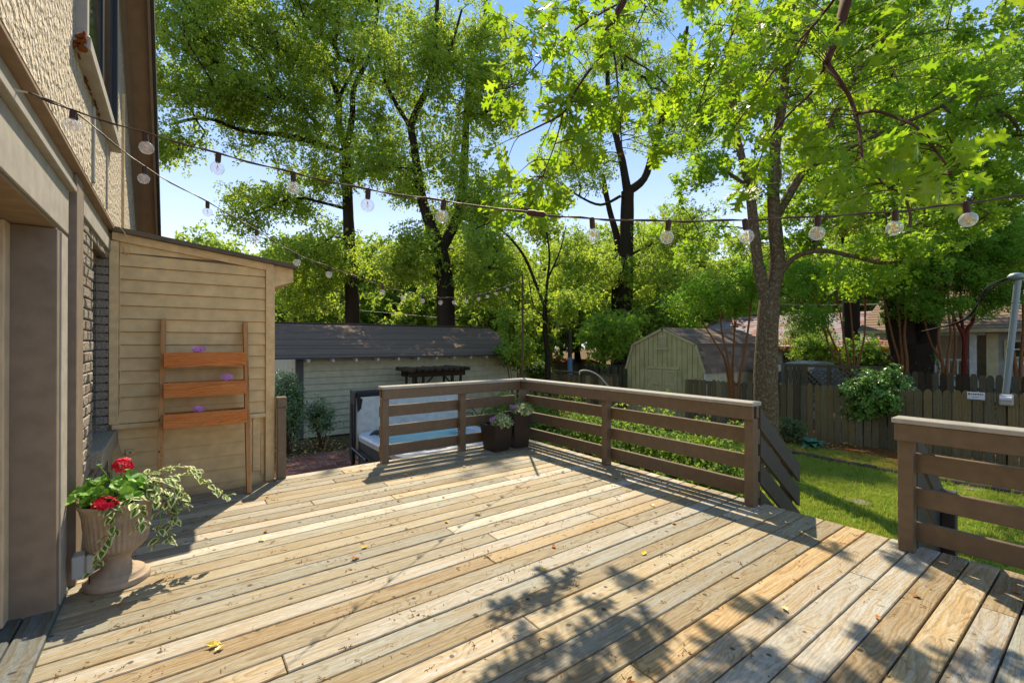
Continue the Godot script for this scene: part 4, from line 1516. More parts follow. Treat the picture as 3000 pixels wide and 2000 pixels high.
func build_neighbours() -> void:
	var a := thing("neighbour_house", "pale green-white house with patchy rust-stained roof behind the olive barn", "house", Vector3(29, G, -11))
	hbox(a, "wall", 26.0, 33.5, G, 1.35, -16.5, -6.2, M.neighbour_wall)
	for k in 12:
		hbox(a, "siding_board", 25.975, 25.998, G + 0.06 + k * 0.2, G + 0.245 + k * 0.2, -16.5, -6.2, M.neighbour_wall, 0.006)
	gable_roof(a, 25.4, 34.1, -17.0, -5.8, 1.32, 3.2, M.rusty_roof, 16)
	hbox(a, "fascia", 25.36, 25.42, 1.12, 1.31, -17.0, -5.8, M.red_shed)
	for z in [-14.6, -12.1, -11.0, -8.6, -7.4]:
		far_window(a, 25.97, -0.35, 1.0, z, z + 0.85, M.trim_brown)
	var b := thing("neighbour_house", "cream house with white porch railing behind the dark picket fence", "house", Vector3(27, G, -2))
	hbox(b, "wall", 26.2, 32.0, G, 1.92, -6.9, 6.0, M.neighbour_grey)
	hbox(b, "porch_floor", 23.9, 26.18, G, 0.10, -6.9, -3.2, M.white_paint)
	hbox(b, "wing_wall", 24.0, 26.18, G, 1.90, -3.15, 6.0, M.neighbour_grey)
	hbox(b, "wing_trim", 23.97, 23.998, 0.1, 1.88, -3.15, -2.85, M.neighbour_yellow)
	far_window(b, 23.99, 0.95, 1.62, -2.7, -1.55, M.neighbour_yellow)
	var dr := hbox(b, "door", 23.95, 23.998, -0.5, 0.85, -2.5, -1.5, M.white_paint)
	hbox(dr, "door_panel", 23.94, 23.952, -0.4, 0.75, -2.3, -1.65, M.neighbour_grey)
	for z in [-6.5, -4.85, -3.5]:
		hbox(b, "porch_post", 23.93, 24.09, 0.101, 1.80, z - 0.09, z + 0.09, M.white_paint)
	hbox(b, "porch_beam", 23.9, 24.12, 1.802, 1.98, -6.8, -3.17, M.white_paint)
	hbox(b, "gutter", 23.42, 23.58, 1.90, 2.02, -6.9, 6.2, M.neighbour_yellow)
	for seg in [[-6.4, -4.95], [-4.75, -3.6]]:
		hbox(b, "rail", 23.97, 24.05, 0.83, 0.90, seg[0], seg[1], M.white_paint)
		hbox(b, "rail", 23.98, 24.04, 0.22, 0.27, seg[0], seg[1], M.white_paint)
		var z: float = seg[0] + 0.06
		while z < seg[1]:
			hbox(b, "baluster", 23.99, 24.03, 0.272, 0.828, z, z + 0.04, M.white_paint)
			z += 0.125
	far_window(b, 26.19, 0.5, 1.6, -5.9, -5.0, M.white_paint)
	gable_roof(b, 23.5, 32.6, -6.95, 6.3, 2.03, 4.2, M.shingle_2, 18)
	# chair on the porch
	var ch := thing("porch_chair", "small white slatted chair on the neighbour's porch", "chair", Vector3(24.6, 0.10, -5.3))
	for k in 4:
		hbox(ch, "leg", 24.4 + (k % 2) * 0.4, 24.44 + (k % 2) * 0.4, 0.101, 0.5, -5.5 + (k / 2) * 0.4, -5.46 + (k / 2) * 0.4, M.white_paint)
	hbox(ch, "seat", 24.38, 24.86, 0.502, 0.54, -5.52, -5.04, M.white_paint)
	for k in 4:
		hbox(ch, "back_slat", 24.82, 24.85, 0.542, 1.05, -5.5 + k * 0.125, -5.42 + k * 0.125, M.white_paint)
	# tarp-covered lean shed
	var ts := thing("tarp_shed", "small shed under a sagging dark tarp beside the olive barn", "shed", Vector3(17.3, G, -6.9))
	hbox(ts, "wall", 16.6, 18.0, G, 0.72, -7.5, -6.15, M.neighbour_grey)
	for k in 9:
		hbox(ts, "wall_board", 16.575, 16.598, G, 0.70, -7.48 + k * 0.148, -7.345 + k * 0.148, M.barn_cream, 0.003)
	var tp := MB.new()
	var nx := 10
	var nz := 16
	var hgt := func(u: float, v: float) -> Vector3:
		var z := lerpf(-8.0, -5.45, v)
		var x := lerpf(16.35, 18.3, u)
		var y := 0.98 - 0.55 * absf(v - 0.52) - 0.28 * pow(1.0 - u, 4.0) - 0.1 * absf(sin(v * 9.0)) - 0.4 * pow(maxf(0.0, v - 0.62) / 0.38, 1.6)
		if u < 0.15:
			y -= (0.15 - u) / 0.15 * (0.28 + 0.35 * maxf(0.0, sin(v * 7.5)))
			x = 16.55 - 0.02 * sin(v * 14.0)
		return Vector3(x, y, z)
	for i in nx:
		for j in nz:
			var p0: Vector3 = hgt.call(float(i) / nx, float(j) / nz)
			var p1: Vector3 = hgt.call(float(i) / nx, float(j + 1) / nz)
			var p2: Vector3 = hgt.call(float(i + 1) / nx, float(j + 1) / nz)
			var p3: Vector3 = hgt.call(float(i + 1) / nx, float(j) / nz)
			tp.quad(p0, p1, p2, p3)
	part(ts, "tarp", tp, M.tarp)
	# low red-brown shed far off between the trunks
	var rs := thing("distant_shed", "low rust-red shed seen far off between tree trunks over the fence", "shed", Vector3(23.642, -1.493, -24.820))
	var rc := Vector3(23.380, -0.355, -25.013)
	hbox(rs, "wall", rc.x - 2.0, rc.x + 2.0, G, -0.28, rc.z - 2.2, rc.z + 2.2, M.neighbour_grey)
	gable_roof(rs, rc.x - 2.4, rc.x + 2.4, rc.z - 2.6, rc.z + 2.6, -0.3, 0.35, M.red_shed, 8)
	# utility pole with transformer and lines
	var up := thing("utility_pole", "tall brown utility pole with grey transformer can among the trees", "utility pole", Vector3(Vector3(21.185, 1.156, -21.663).x, G, Vector3(21.185, 1.156, -21.663).z))
	var pb := MB.new()
	var p0 := Vector3(Vector3(21.185, 1.156, -21.663).x, G, Vector3(21.185, 1.156, -21.663).z)
	pb.tube([p0, p0 + Vector3(0, 9.5, 0)], [0.15, 0.11], 10)
	part(up, "pole", pb, M.pole_wood)
	var tc := Vector3(20.149, 4.899, -21.927)
	var can := MB.new()
	can.lathe([Vector2(0.0, -0.42), Vector2(0.22, -0.42), Vector2(0.25, -0.38), Vector2(0.25, 0.34), Vector2(0.22, 0.40), Vector2(0.0, 0.44)], tc, 16)
	part(up, "transformer", can, M.transformer_grey)
	var br := MB.new()
	br.tube([tc, Vector3(p0.x, tc.y, p0.z)], [0.05, 0.05], 6)
	part(up, "bracket", br, M.galvanised)
	var wrap := thing("utility_post", "grey-blue wrapped post standing behind the plank fence", "post", Vector3(16.670, -0.705, -17.534))
	var q0 := Vector3(16.670, 0.191, -17.534)
	var wb := MB.new()
	wb.tube([Vector3(q0.x, G, q0.z), Vector3(q0.x, 2.2, q0.z)], [0.13, 0.10], 10)
	part(wrap, "post", wb, M.pole_wood)
	var wc := MB.new()
	wc.tube([Vector3(q0.x, G + 0.6, q0.z), Vector3(q0.x, 0.75, q0.z)], [0.145, 0.135], 10)
	part(wrap, "sleeve", wc, M.blue_wrap)
	var far_pole := Vector3(43.946, 4.933, 0.021)
	for w in [[Vector3(4.778, 3.353, -23.788), Vector3(14.282, 2.556, -19.288), Vector3(19.987, 2.624, -16.338), Vector3(25.771, 2.624, -12.089), Vector3(30.398, 3.353, -4.968), "thin power line running low behind the garage ridge"], [Vector3(16.068, 5.195, -21.699), Vector3(21.114, 5.305, -21.590), Vector3(24.813, 4.032, -15.275), Vector3(27.609, 3.521, -9.498), Vector3(23.465, 3.000, -2.616), "thin power line running from the utility pole to the steel mast"]]:
		var t := thing("power_line", w[5], "wire", w[0])
		var wp := smooth_path([w[0], w[1], w[2], w[3], w[4]], 6)
		var wr := []
		for p in wp:
			wr.append(0.011)
		var wm := MB.new()
		wm.tube(wp, wr, 5)
		part(t, "wire", wm, M.power_line)


# ---------------------------------------------------------------- trees
func wobble(pts: Array, radii: Array, amount: float) -> void:
	for k in pts.size():
		radii[k] *= 1.0 + rr(-amount, amount)


# limbs: [points, radius at start, radius at end], the first is the trunk.
# crowns: [centre, radii, clumps]; every clump hangs on a branch grown from the nearest limb.
func grow_tree(called: String, label: String, group: String, base: Vector3, limbs: Array, crowns: Array, o: Dictionary) -> Node3D:
	var root := thing(called, label, "tree", base, group)
	var pos := PackedVector3Array()
	var par := PackedInt32Array()
	var rad := PackedFloat32Array()
	var carried := PackedInt32Array()
	var branches := MB.new()
	for l in limbs.size():
		var pts: Array = smooth_path(limbs[l][0], 4)
		var radii := []
		for k in pts.size():
			radii.append(lerpf(limbs[l][1], limbs[l][2], float(k) / (pts.size() - 1)))
		wobble(pts, radii, 0.05)
		if l == 0:
			for k in mini(3, pts.size()):
				radii[k] *= [1.35, 1.12, 1.03][k]
			var tm := MB.new()
			tm.tube(pts, radii, 16)
			part(root, "trunk", tm, o.bark)
		else:
			branches.tube(pts, radii, 9)
		for k in pts.size():
			var par_k := pos.size() - 1 if k > 0 else -2
			pos.append(pts[k])
			par.append(par_k)
			rad.append(radii[k])
			carried.append(0)
	var fixed := pos.size()
	var clumps := []
	for c in crowns:
		for k in c[2]:
			var r := pow(rng.randf(), 0.42)
			clumps.append(c[0] + rand_dir() * r * c[1])
	var mid := pos[fixed / 2]
	clumps.sort_custom(func(a, b): return a.distance_squared_to(mid) < b.distance_squared_to(mid))
	var paths := []
	var skip_low: int = mini(6, limbs[0][0].size())
	for c: Vector3 in clumps:
		var best := 1e9
		var at := 0
		for k in range(skip_low, pos.size()):
			var d := pos[k].distance_to(c)
			d *= 1.0 + 0.7 * maxf(0.0, (pos[k].y - c.y) / (d + 0.01))
			if d < best:
				best = d
				at = k
		var from := pos[at]
		var dist := from.distance_to(c)
		var n := clampi(int(ceil(dist / 0.7)), 2, 7)
		var path := [at]
		var bend := Vector3(rr(-0.12, 0.12), rr(0.0, 0.16), rr(-0.12, 0.12)) * dist
		var prev := at
		for k in range(1, n + 1):
			var t := float(k) / n
			pos.append(from.lerp(c, t) + bend * sin(PI * t) + rand_dir() * 0.05 * dist / n)
			par.append(prev)
			rad.append(0.0)
			carried.append(0)
			prev = pos.size() - 1
			path.append(prev)
		paths.append(path)
		var w := prev
		while w >= fixed:
			carried[w] += 1
			w = par[w]
	var tip: float = o.get("tip", 0.012)
	for path in paths:
		var pts := []
		var radii := []
		for k in path.size():
			var id: int = path[k]
			pts.append(pos[id])
			radii.append(tip * pow(maxf(1, carried[id]), 0.48) if id >= fixed else 0.0)
		if radii[0] == 0.0:
			radii[0] = minf(radii[1] * 1.25, rad[path[0]])
		branches.tube(pts, radii, 5, 1.0, false)
	part(root, "branches", branches, o.bark)
	var kinds: Array = o.sprigs
	var xs := []
	var cs := []
	for k in kinds.size():
		xs.append([])
		cs.append([])
	var cr: float = o.clump
	for c: Vector3 in clumps:
		var kin := rng.randf()   # leaves of one spray are alike
		for k in int(o.per * rr(0.6, 1.3)):
			var off := rand_dir() * pow(rng.randf(), 0.5) * cr * Vector3(1, 0.85, 1)
			var which := rng.randi() % kinds.size()
			var b := turned(Vector3.UP * 0.75 + rand_dir() * 0.8, rr(0, TAU), rr(0.8, 1.25))
			xs[which].append(Transform3D(b, c + off))
			# one green for the kind of tree; each spray varies at random in how yellow it is, wherever it hangs
			var g: Color = o.green
			var yellow := 0.4 * kin + 0.6 * rng.randf() - 0.5
			cs[which].append(Color(g.r * (1.0 + 0.75 * yellow), g.g * (1.0 + 0.5 * yellow), g.b * rr(0.8, 1.2)))
	for k in kinds.size():
		copies(root, "crown", kinds[k], M.leaf, xs[k], cs[k])
	return root


func simple_tree(called: String, label: String, group: String, base: Vector3, height: float, spread: float, trunk_r: float, low: float, clumps: int, o: Dictionary) -> void:
	var top := base + Vector3(rr(-0.6, 0.6), height * 0.55, rr(-0.6, 0.6))
	var limbs := [[[base, base.lerp(top, 0.3) + Vector3(rr(-0.15, 0.15), 0, rr(-0.15, 0.15)), base.lerp(top, 0.65) + Vector3(rr(-0.2, 0.2), 0, rr(-0.2, 0.2)), top], trunk_r, trunk_r * 0.55]]
	var n := 5
	for k in n:
		var a := TAU * k / n + rr(-0.4, 0.4)
		var s := base.lerp(top, rr(0.55, 0.98))
		var e := base + Vector3(cos(a) * spread * rr(0.45, 0.75), height * rr(0.62, 0.92), sin(a) * spread * rr(0.45, 0.75))
		limbs.append([[s, s.lerp(e, 0.4) + Vector3(cos(a), 0.1, sin(a)) * spread * 0.1, e], trunk_r * 0.42, trunk_r * 0.12])
	var y0 := height * low
	var crowns := [[base + Vector3(0, (height + y0) * 0.5, 0), Vector3(spread, (height - y0) * 0.5, spread), int(clumps * 0.6)]]
	for k in 4:
		var a := TAU * k / 4.0 + rr(-0.5, 0.5)
		crowns.append([base + Vector3(cos(a) * spread * 0.55, lerpf(y0, height, rr(0.25, 0.8)), sin(a) * spread * 0.55), Vector3(1, 0.8, 1) * spread * 0.5, int(clumps * 0.1)])
	grow_tree(called, label, group, base, limbs, crowns, o)


func ground_under(p: Vector3) -> Vector3:
	return Vector3(p.x, G - 0.05, p.z)


func build_trees() -> void:
	var oak_s := [sprig(8, 0.118, 0.31, 0.20, 1), sprig(9, 0.105, 0.33, 0.22, 2), sprig(7, 0.125, 0.31, 0.18, 3)]
	var oak_green := Color(0.33, 0.44, 0.058)
	var oak := {"bark": M.bark_dark, "sprigs": oak_s, "per": 44, "clump": 0.86, "green": oak_green, "tip": 0.013}
	# the tall tree left, behind the garage
	var b1 := ground_under(Vector3(6.505, 2.063, -21.279))
	grow_tree("shade_tree", "tall dark-trunked tree behind the left end of the garage, limbs reaching over the house", "tall shade trees behind the garage", b1, [
		[[b1, Vector3(6.488, 2.867, -21.291), Vector3(6.440, 4.474, -21.326), Vector3(6.375, 6.082, -21.374), Vector3(6.294, 8.493, -21.433), Vector3(6.246, 10.402, -21.469)], 0.34, 0.2],
		[[Vector3(6.246, 10.402, -21.469), Vector3(5.986, 11.508, -21.659), Vector3(5.954, 12.814, -21.683), Vector3(5.665, 14.626, -22.516), Vector3(5.542, 17.247, -23.227), Vector3(5.372, 20.616, -23.351)], 0.17, 0.07],
		[[Vector3(6.246, 10.402, -21.469), Vector3(6.318, 11.662, -20.795), Vector3(6.226, 12.754, -20.243), Vector3(6.812, 14.285, -19.812), Vector3(7.120, 16.581, -19.586)], 0.15, 0.06],
		[[Vector3(5.954, 12.814, -21.683), Vector3(6.343, 13.718, -21.398), Vector3(6.991, 15.244, -21.542)], 0.1, 0.05],
		[[Vector3(6.246, 10.302, -21.469), Vector3(5.085, 10.485, -21.701), Vector3(3.804, 10.648, -22.022), Vector3(2.280, 10.606, -22.521), Vector3(0.903, 10.918, -22.912), Vector3(-0.262, 10.405, -23.147)], 0.14, 0.05],
		[[Vector3(5.452, 11.307, -22.052), Vector3(4.190, 11.988, -21.738), Vector3(2.222, 12.736, -21.943), Vector3(0.451, 13.326, -22.623), Vector3(-0.671, 13.437, -22.828)], 0.11, 0.045],
		[[Vector3(6.310, 7.689, -21.422), Vector3(5.243, 7.836, -21.585), Vector3(4.190, 7.873, -21.738), Vector3(2.882, 7.247, -22.079), Vector3(2.023, 6.791, -22.337)], 0.08, 0.03],
		[[Vector3(6.391, 5.479, -21.362), Vector3(5.717, 5.188, -21.237), Vector3(4.807, 4.333, -21.285)], 0.06, 0.03],
	], [
		[Vector3(0.594, 13.503, -22.519), Vector3(2.6, 2.8, 2.5), 69], [Vector3(2.956, 15.816, -22.645), Vector3(3.0, 2.6, 3), 66], [Vector3(1.959, 11.067, -22.508), Vector3(2.6, 1.3, 2.2), 45],
		[Vector3(4.611, 12.839, -22.050), Vector3(2.2, 2.3, 2.4), 51], [Vector3(6.343, 15.929, -21.398), Vector3(3.0, 2.6, 3), 60], [Vector3(-0.119, 9.564, -22.918), Vector3(0.9, 0.8, 1.0), 10],
		[Vector3(3.537, 7.715, -21.970), Vector3(2.0, 0.7, 1.5), 18], [Vector3(7.152, 10.704, -20.803), Vector3(1.8, 1.8, 2), 27], [Vector3(5.085, 9.111, -21.701), Vector3(1.6, 1.0, 1.6), 18], [Vector3(2.257, 6.634, -22.290), Vector3(0.8, 0.6, 0.8), 7],
		[Vector3(6.991, 19.153, -21.542), Vector3(2.6, 1.4, 2.4), 21], [Vector3(2.081, 20.293, -23.908), Vector3(4.5, 2.6, 4), 45], [Vector3(5.192, 5.289, -21.002), Vector3(1.9, 1.3, 1.5), 30], [Vector3(4.344, 3.758, -21.625), Vector3(1.4, 1.1, 1.4), 21],
	], oak)
	# the forked tree behind the middle of the garage
	var b2 := ground_under(Vector3(9.021, 2.009, -16.949))
	grow_tree("shade_tree", "tall forked tree behind the middle of the garage roof, two rising stems", "tall shade trees behind the garage", b2, [
		[[b2, Vector3(9.021, 2.736, -16.949), Vector3(8.992, 4.009, -16.970), Vector3(8.874, 5.100, -17.056), Vector3(8.669, 5.918, -17.207)], 0.40, 0.3],
		[[Vector3(8.669, 5.918, -17.207), Vector3(8.303, 7.100, -17.476), Vector3(8.112, 8.191, -17.616), Vector3(7.853, 9.740, -17.558), Vector3(7.698, 10.542, -17.424), Vector3(8.183, 12.029, -16.820), Vector3(8.304, 13.657, -16.483), Vector3(8.282, 16.107, -16.250)], 0.24, 0.07],
		[[Vector3(8.845, 5.373, -17.078), Vector3(9.501, 6.791, -16.844), Vector3(9.779, 8.146, -16.888), Vector3(9.971, 10.090, -16.995), Vector3(10.134, 11.694, -17.124), Vector3(10.360, 13.519, -17.206), Vector3(10.822, 15.433, -16.866), Vector3(10.976, 18.112, -16.753)], 0.24, 0.07],
		[[Vector3(10.134, 11.315, -17.124), Vector3(10.606, 11.441, -16.529), Vector3(11.096, 11.952, -15.921), Vector3(11.352, 12.855, -15.485)], 0.12, 0.05],
		[[Vector3(7.824, 10.279, -17.580), Vector3(7.124, 11.432, -17.846), Vector3(6.693, 12.382, -17.915), Vector3(6.131, 14.040, -17.831)], 0.1, 0.05],
		[[Vector3(8.112, 8.009, -17.616), Vector3(7.644, 8.555, -17.961), Vector3(6.911, 9.282, -18.499), Vector3(6.647, 10.555, -18.692)], 0.09, 0.04],
		[[Vector3(8.183, 12.029, -16.820), Vector3(8.725, 13.134, -16.173), Vector3(9.046, 14.729, -15.690)], 0.1, 0.04],
		[[Vector3(8.962, 4.191, -16.992), Vector3(8.128, 4.490, -17.108), Vector3(7.362, 5.493, -17.299)], 0.07, 0.03],
	], [
		[Vector3(7.442, 12.795, -17.488), Vector3(2.2, 2.2, 2.4), 42], [Vector3(10.101, 14.152, -16.776), Vector3(2.4, 1.8, 2.4), 40], [Vector3(10.722, 11.859, -16.196), Vector3(1.5, 1.6, 1.8), 30],
		[Vector3(7.057, 8.555, -18.391), Vector3(1.4, 1.4, 1.6), 27], [Vector3(9.883, 7.221, -16.067), Vector3(1.7, 1.5, 1.8), 36], [Vector3(7.956, 4.864, -17.359), Vector3(1.7, 1.2, 1.6), 33], [Vector3(10.428, 4.555, -15.915), Vector3(1.6, 1.4, 1.8), 33],
		[Vector3(8.816, 9.645, -17.099), Vector3(1.2, 1.4, 1.4), 18], 
	], oak)
	# the double trunk beside the barn
	var b3 := ground_under(Vector3(20.658, 1.201, -17.136))
	grow_tree("shade_tree", "big dark double-trunked tree between the garage and the olive barn", "tall shade trees behind the garage", b3, [
		[[b3, Vector3(20.658, 2.198, -17.136), Vector3(20.678, 4.690, -17.121), Vector3(20.718, 7.680, -17.092), Vector3(20.758, 10.172, -17.062)], 0.47, 0.35],
		[[ground_under(Vector3(20.811, 1.192, -17.942)), Vector3(20.811, 3.243, -17.942), Vector3(20.790, 5.293, -17.957), Vector3(21.089, 7.397, -18.048), Vector3(20.863, 9.540, -18.524), Vector3(20.547, 11.629, -18.756)], 0.35, 0.12],
		[[Vector3(20.758, 10.172, -17.062), Vector3(20.517, 11.916, -17.239), Vector3(20.276, 13.162, -17.416), Vector3(20.198, 15.349, -17.933), Vector3(20.377, 18.362, -18.260), Vector3(20.652, 22.071, -18.678)], 0.25, 0.09],
		[[Vector3(20.758, 10.172, -17.062), Vector3(21.315, 10.829, -16.343), Vector3(21.502, 12.205, -15.895), Vector3(21.690, 13.799, -15.459), Vector3(22.471, 16.220, -14.886), Vector3(22.861, 19.125, -14.599)], 0.25, 0.09],
		[[Vector3(20.417, 9.923, -17.313), Vector3(19.236, 9.312, -17.721), Vector3(17.983, 9.683, -18.183), Vector3(16.862, 10.233, -18.385)], 0.09, 0.04],
		[[Vector3(20.738, 6.434, -17.077), Vector3(21.712, 7.127, -16.051), Vector3(22.684, 7.195, -15.027), Vector3(23.641, 6.778, -14.026)], 0.08, 0.03],
		[[Vector3(20.678, 3.942, -17.121), Vector3(21.315, 4.906, -16.343), Vector3(21.989, 5.100, -15.389)], 0.07, 0.03],
		[[Vector3(20.811, 4.780, -17.942), Vector3(19.312, 5.686, -18.124), Vector3(17.850, 6.118, -18.739)], 0.07, 0.03],
	], [
		[Vector3(20.316, 17.398, -17.387), Vector3(3.22, 3.22, 3.22), 52], [Vector3(17.788, 11.378, -18.326), Vector3(2.11, 1.98, 2.23), 39], [Vector3(22.684, 14.404, -15.027), Vector3(2.73, 2.48, 2.73), 54], [Vector3(18.153, 6.095, -18.355), Vector3(1.98, 1.49, 1.98), 35],
		[Vector3(22.684, 7.561, -15.027), Vector3(2.60, 1.74, 2.48), 46], [Vector3(23.056, 4.357, -14.456), Vector3(2.23, 1.24, 1.98), 35], [Vector3(17.983, 3.388, -18.183), Vector3(1.74, 0.99, 1.74), 19], [Vector3(21.521, 22.631, -16.502), Vector3(3.72, 1.98, 3.72), 13], [Vector3(20.714, 5.083, -16.176), Vector3(1.36, 1.12, 1.49), 16],
	], oak)
	# the maple in the lawn in front of the fence
	var map_s := [sprig(8, 0.085, 0.42, 0.15, 11, 1), sprig(7, 0.09, 0.42, 0.16, 12, 1), sprig(8, 0.08, 0.40, 0.14, 13, 1)]
	var b4 := ground_under(Vector3(9.396, 0.535, -4.266))
	grow_tree("maple_tree", "mottled grey-barked tree with forked trunk growing in front of the grey fence", "", b4, [
		[[b4, Vector3(9.382, 0.019, -4.276), Vector3(9.375, 0.880, -4.281), Vector3(9.402, 1.741, -4.260), Vector3(9.437, 2.344, -4.235)], 0.235, 0.19],
		[[Vector3(9.409, 2.258, -4.255), Vector3(9.271, 2.947, -4.357), Vector3(9.194, 3.722, -4.413), Vector3(9.118, 4.583, -4.469), Vector3(8.965, 5.358, -4.582), Vector3(8.840, 6.220, -4.673), Vector3(8.757, 7.425, -4.735)], 0.125, 0.04],
		[[Vector3(9.437, 2.344, -4.235), Vector3(9.562, 3.033, -4.143), Vector3(9.527, 3.808, -4.169), Vector3(9.500, 4.583, -4.189), Vector3(9.541, 5.444, -4.158), Vector3(9.659, 6.306, -4.072), Vector3(9.763, 7.598, -3.995), Vector3(9.868, 9.148, -3.919)], 0.15, 0.05],
		[[Vector3(9.576, 2.818, -4.133), Vector3(9.655, 3.101, -3.951), Vector3(9.784, 3.243, -3.732), Vector3(10.008, 3.265, -3.443), Vector3(10.291, 3.146, -3.111), Vector3(10.630, 2.997, -2.738), Vector3(10.894, 3.076, -2.420), Vector3(11.148, 3.192, -2.109)], 0.06, 0.02],
		[[Vector3(9.527, 3.980, -4.169), Vector3(9.868, 4.669, -3.919), Vector3(10.101, 5.401, -3.623), Vector3(10.361, 6.157, -3.308), Vector3(10.490, 6.915, -2.965), Vector3(10.630, 7.666, -2.738)], 0.09, 0.03],
		[[Vector3(9.514, 4.411, -4.179), Vector3(9.910, 5.131, -4.260), Vector3(10.007, 6.167, -4.561), Vector3(10.064, 7.389, -4.767)], 0.07, 0.03],
		[[Vector3(10.006, 4.928, -3.817), Vector3(10.225, 5.187, -3.160), Vector3(10.572, 5.455, -2.533), Vector3(10.869, 5.695, -1.942), Vector3(11.259, 6.187, -1.408)], 0.05, 0.02],
		[[Vector3(9.118, 4.583, -4.469), Vector3(9.023, 4.916, -4.788), Vector3(8.784, 5.350, -5.211)], 0.045, 0.02],
		[[Vector3(10.101, 5.401, -3.623), Vector3(10.612, 5.563, -3.000), Vector3(11.088, 5.182, -2.278), Vector3(11.583, 4.623, -1.666)], 0.04, 0.015],
	], [
		[Vector3(9.023, 7.029, -4.788), Vector3(1.4, 1.5, 1.5), 40], [Vector3(10.215, 7.511, -3.664), Vector3(1.7, 1.5, 1.7), 46], [Vector3(11.286, 7.080, -2.380), Vector3(2.0, 1.5, 1.7), 42], [Vector3(10.954, 5.269, -2.624), Vector3(1.7, 1.0, 1.5), 32],
		[Vector3(11.836, 5.486, -1.480), Vector3(1.4, 1.5, 1.5), 40], [Vector3(10.006, 4.497, -3.817), Vector3(1.0, 0.6, 1.0), 14], [Vector3(11.883, 4.035, -1.942), Vector3(1.4, 0.7, 1.3), 26], [Vector3(8.856, 4.990, -5.158), Vector3(0.9, 0.8, 0.9), 14],
		[Vector3(8.748, 3.778, -5.485), Vector3(0.7, 0.4, 0.7), 6], [Vector3(10.954, 3.294, -2.624), Vector3(1.0, 0.35, 0.9), 12], [Vector3(10.411, 2.732, -3.147), Vector3(0.8, 0.3, 0.7), 6], [Vector3(10.978, 9.923, -3.103), Vector3(3.0, 1.2, 2.2), 26], [Vector3(9.895, 3.442, -3.774), Vector3(0.6, 0.3, 0.6), 5],
	], {"bark": M.bark_maple, "sprigs": map_s, "per": 24, "clump": 0.36, "green": Color(0.264, 0.417, 0.035), "tip": 0.006})
	# ivy-clad giant and its neighbour behind the right fence
	var b5 := ground_under(Vector3(21.814, 0.503, -4.822))
	var t5 := grow_tree("ivy_tree", "massive dark forked tree behind the right-hand fence, one stem clad in ivy", "", b5, [
		[[b5, Vector3(21.814, 0.503, -4.822), Vector3(21.840, 1.468, -4.803)], 0.68, 0.6],
		[[Vector3(21.659, 1.146, -4.936), Vector3(21.477, 2.272, -5.069), Vector3(21.425, 3.879, -5.107), Vector3(21.348, 5.487, -5.164), Vector3(21.270, 7.255, -5.221), Vector3(21.140, 9.345, -5.316)], 0.46, 0.24],
		[[Vector3(21.995, 1.146, -4.688), Vector3(22.094, 2.344, -4.417), Vector3(22.085, 3.834, -4.226), Vector3(22.161, 5.411, -4.170), Vector3(22.326, 6.830, -4.048), Vector3(22.771, 8.723, -3.721)], 0.46, 0.22],
		[[Vector3(21.348, 5.165, -5.164), Vector3(21.522, 4.450, -4.540), Vector3(21.614, 4.532, -3.976)], 0.12, 0.05],
	], [
		[Vector3(21.270, 10.149, -5.221), Vector3(3, 3, 3), 40], [Vector3(23.025, 9.196, -3.535), Vector3(3, 3, 3), 40], [Vector3(22.566, 13.204, -4.270), Vector3(4, 3, 4), 40], [Vector3(21.754, 6.357, -4.468), Vector3(2, 1.2, 2), 18],
	], oak)
	var ivy := [[], []]
	for k in 900:
		var q := rng.randf()
		var c := Vector3(21.477, 2.272, -5.069).lerp(Vector3(21.296, 6.612, -5.202), q)
		var a := rr(0, TAU)
		ivy[0].append(Transform3D(turned(Vector3(cos(a), 0.3, sin(a)) + rand_dir() * 0.4, rr(0, TAU), rr(0.7, 1.1)), c + Vector3(cos(a), 0, sin(a)) * (0.45 - 0.16 * q) + rand_dir() * 0.12))
		ivy[1].append(Color(0.21, 0.33, 0.05) * rr(0.8, 1.2))
	copies(t5, "ivy", oak_s[1], M.leaf, ivy[0], ivy[1])
	var b6 := ground_under(Vector3(23.871, 1.270, -7.281))
	grow_tree("shade_tree", "straight dark trunk rising between the two neighbour houses", "", b6, [
		[[b6, Vector3(23.871, 2.036, -7.281), Vector3(23.856, 3.376, -7.292), Vector3(23.825, 4.333, -7.315)], 0.34, 0.3],
		[[Vector3(23.825, 4.333, -7.315), Vector3(23.702, 5.672, -7.405), Vector3(23.470, 7.395, -7.575)], 0.2, 0.1], [[Vector3(23.825, 4.333, -7.315), Vector3(24.550, 5.289, -6.782), Vector3(24.859, 7.395, -6.556)], 0.2, 0.1],
	], [[Vector3(23.316, 8.543, -7.689), Vector3(3, 3, 3), 30], [Vector3(25.013, 8.543, -6.442), Vector3(3, 3, 3), 30], [Vector3(24.164, 11.797, -7.066), Vector3(5, 4, 4), 46]], oak)
	# slim tree behind the deck corner
	var b7 := ground_under(Vector3(9.829, 0.467, -11.392))
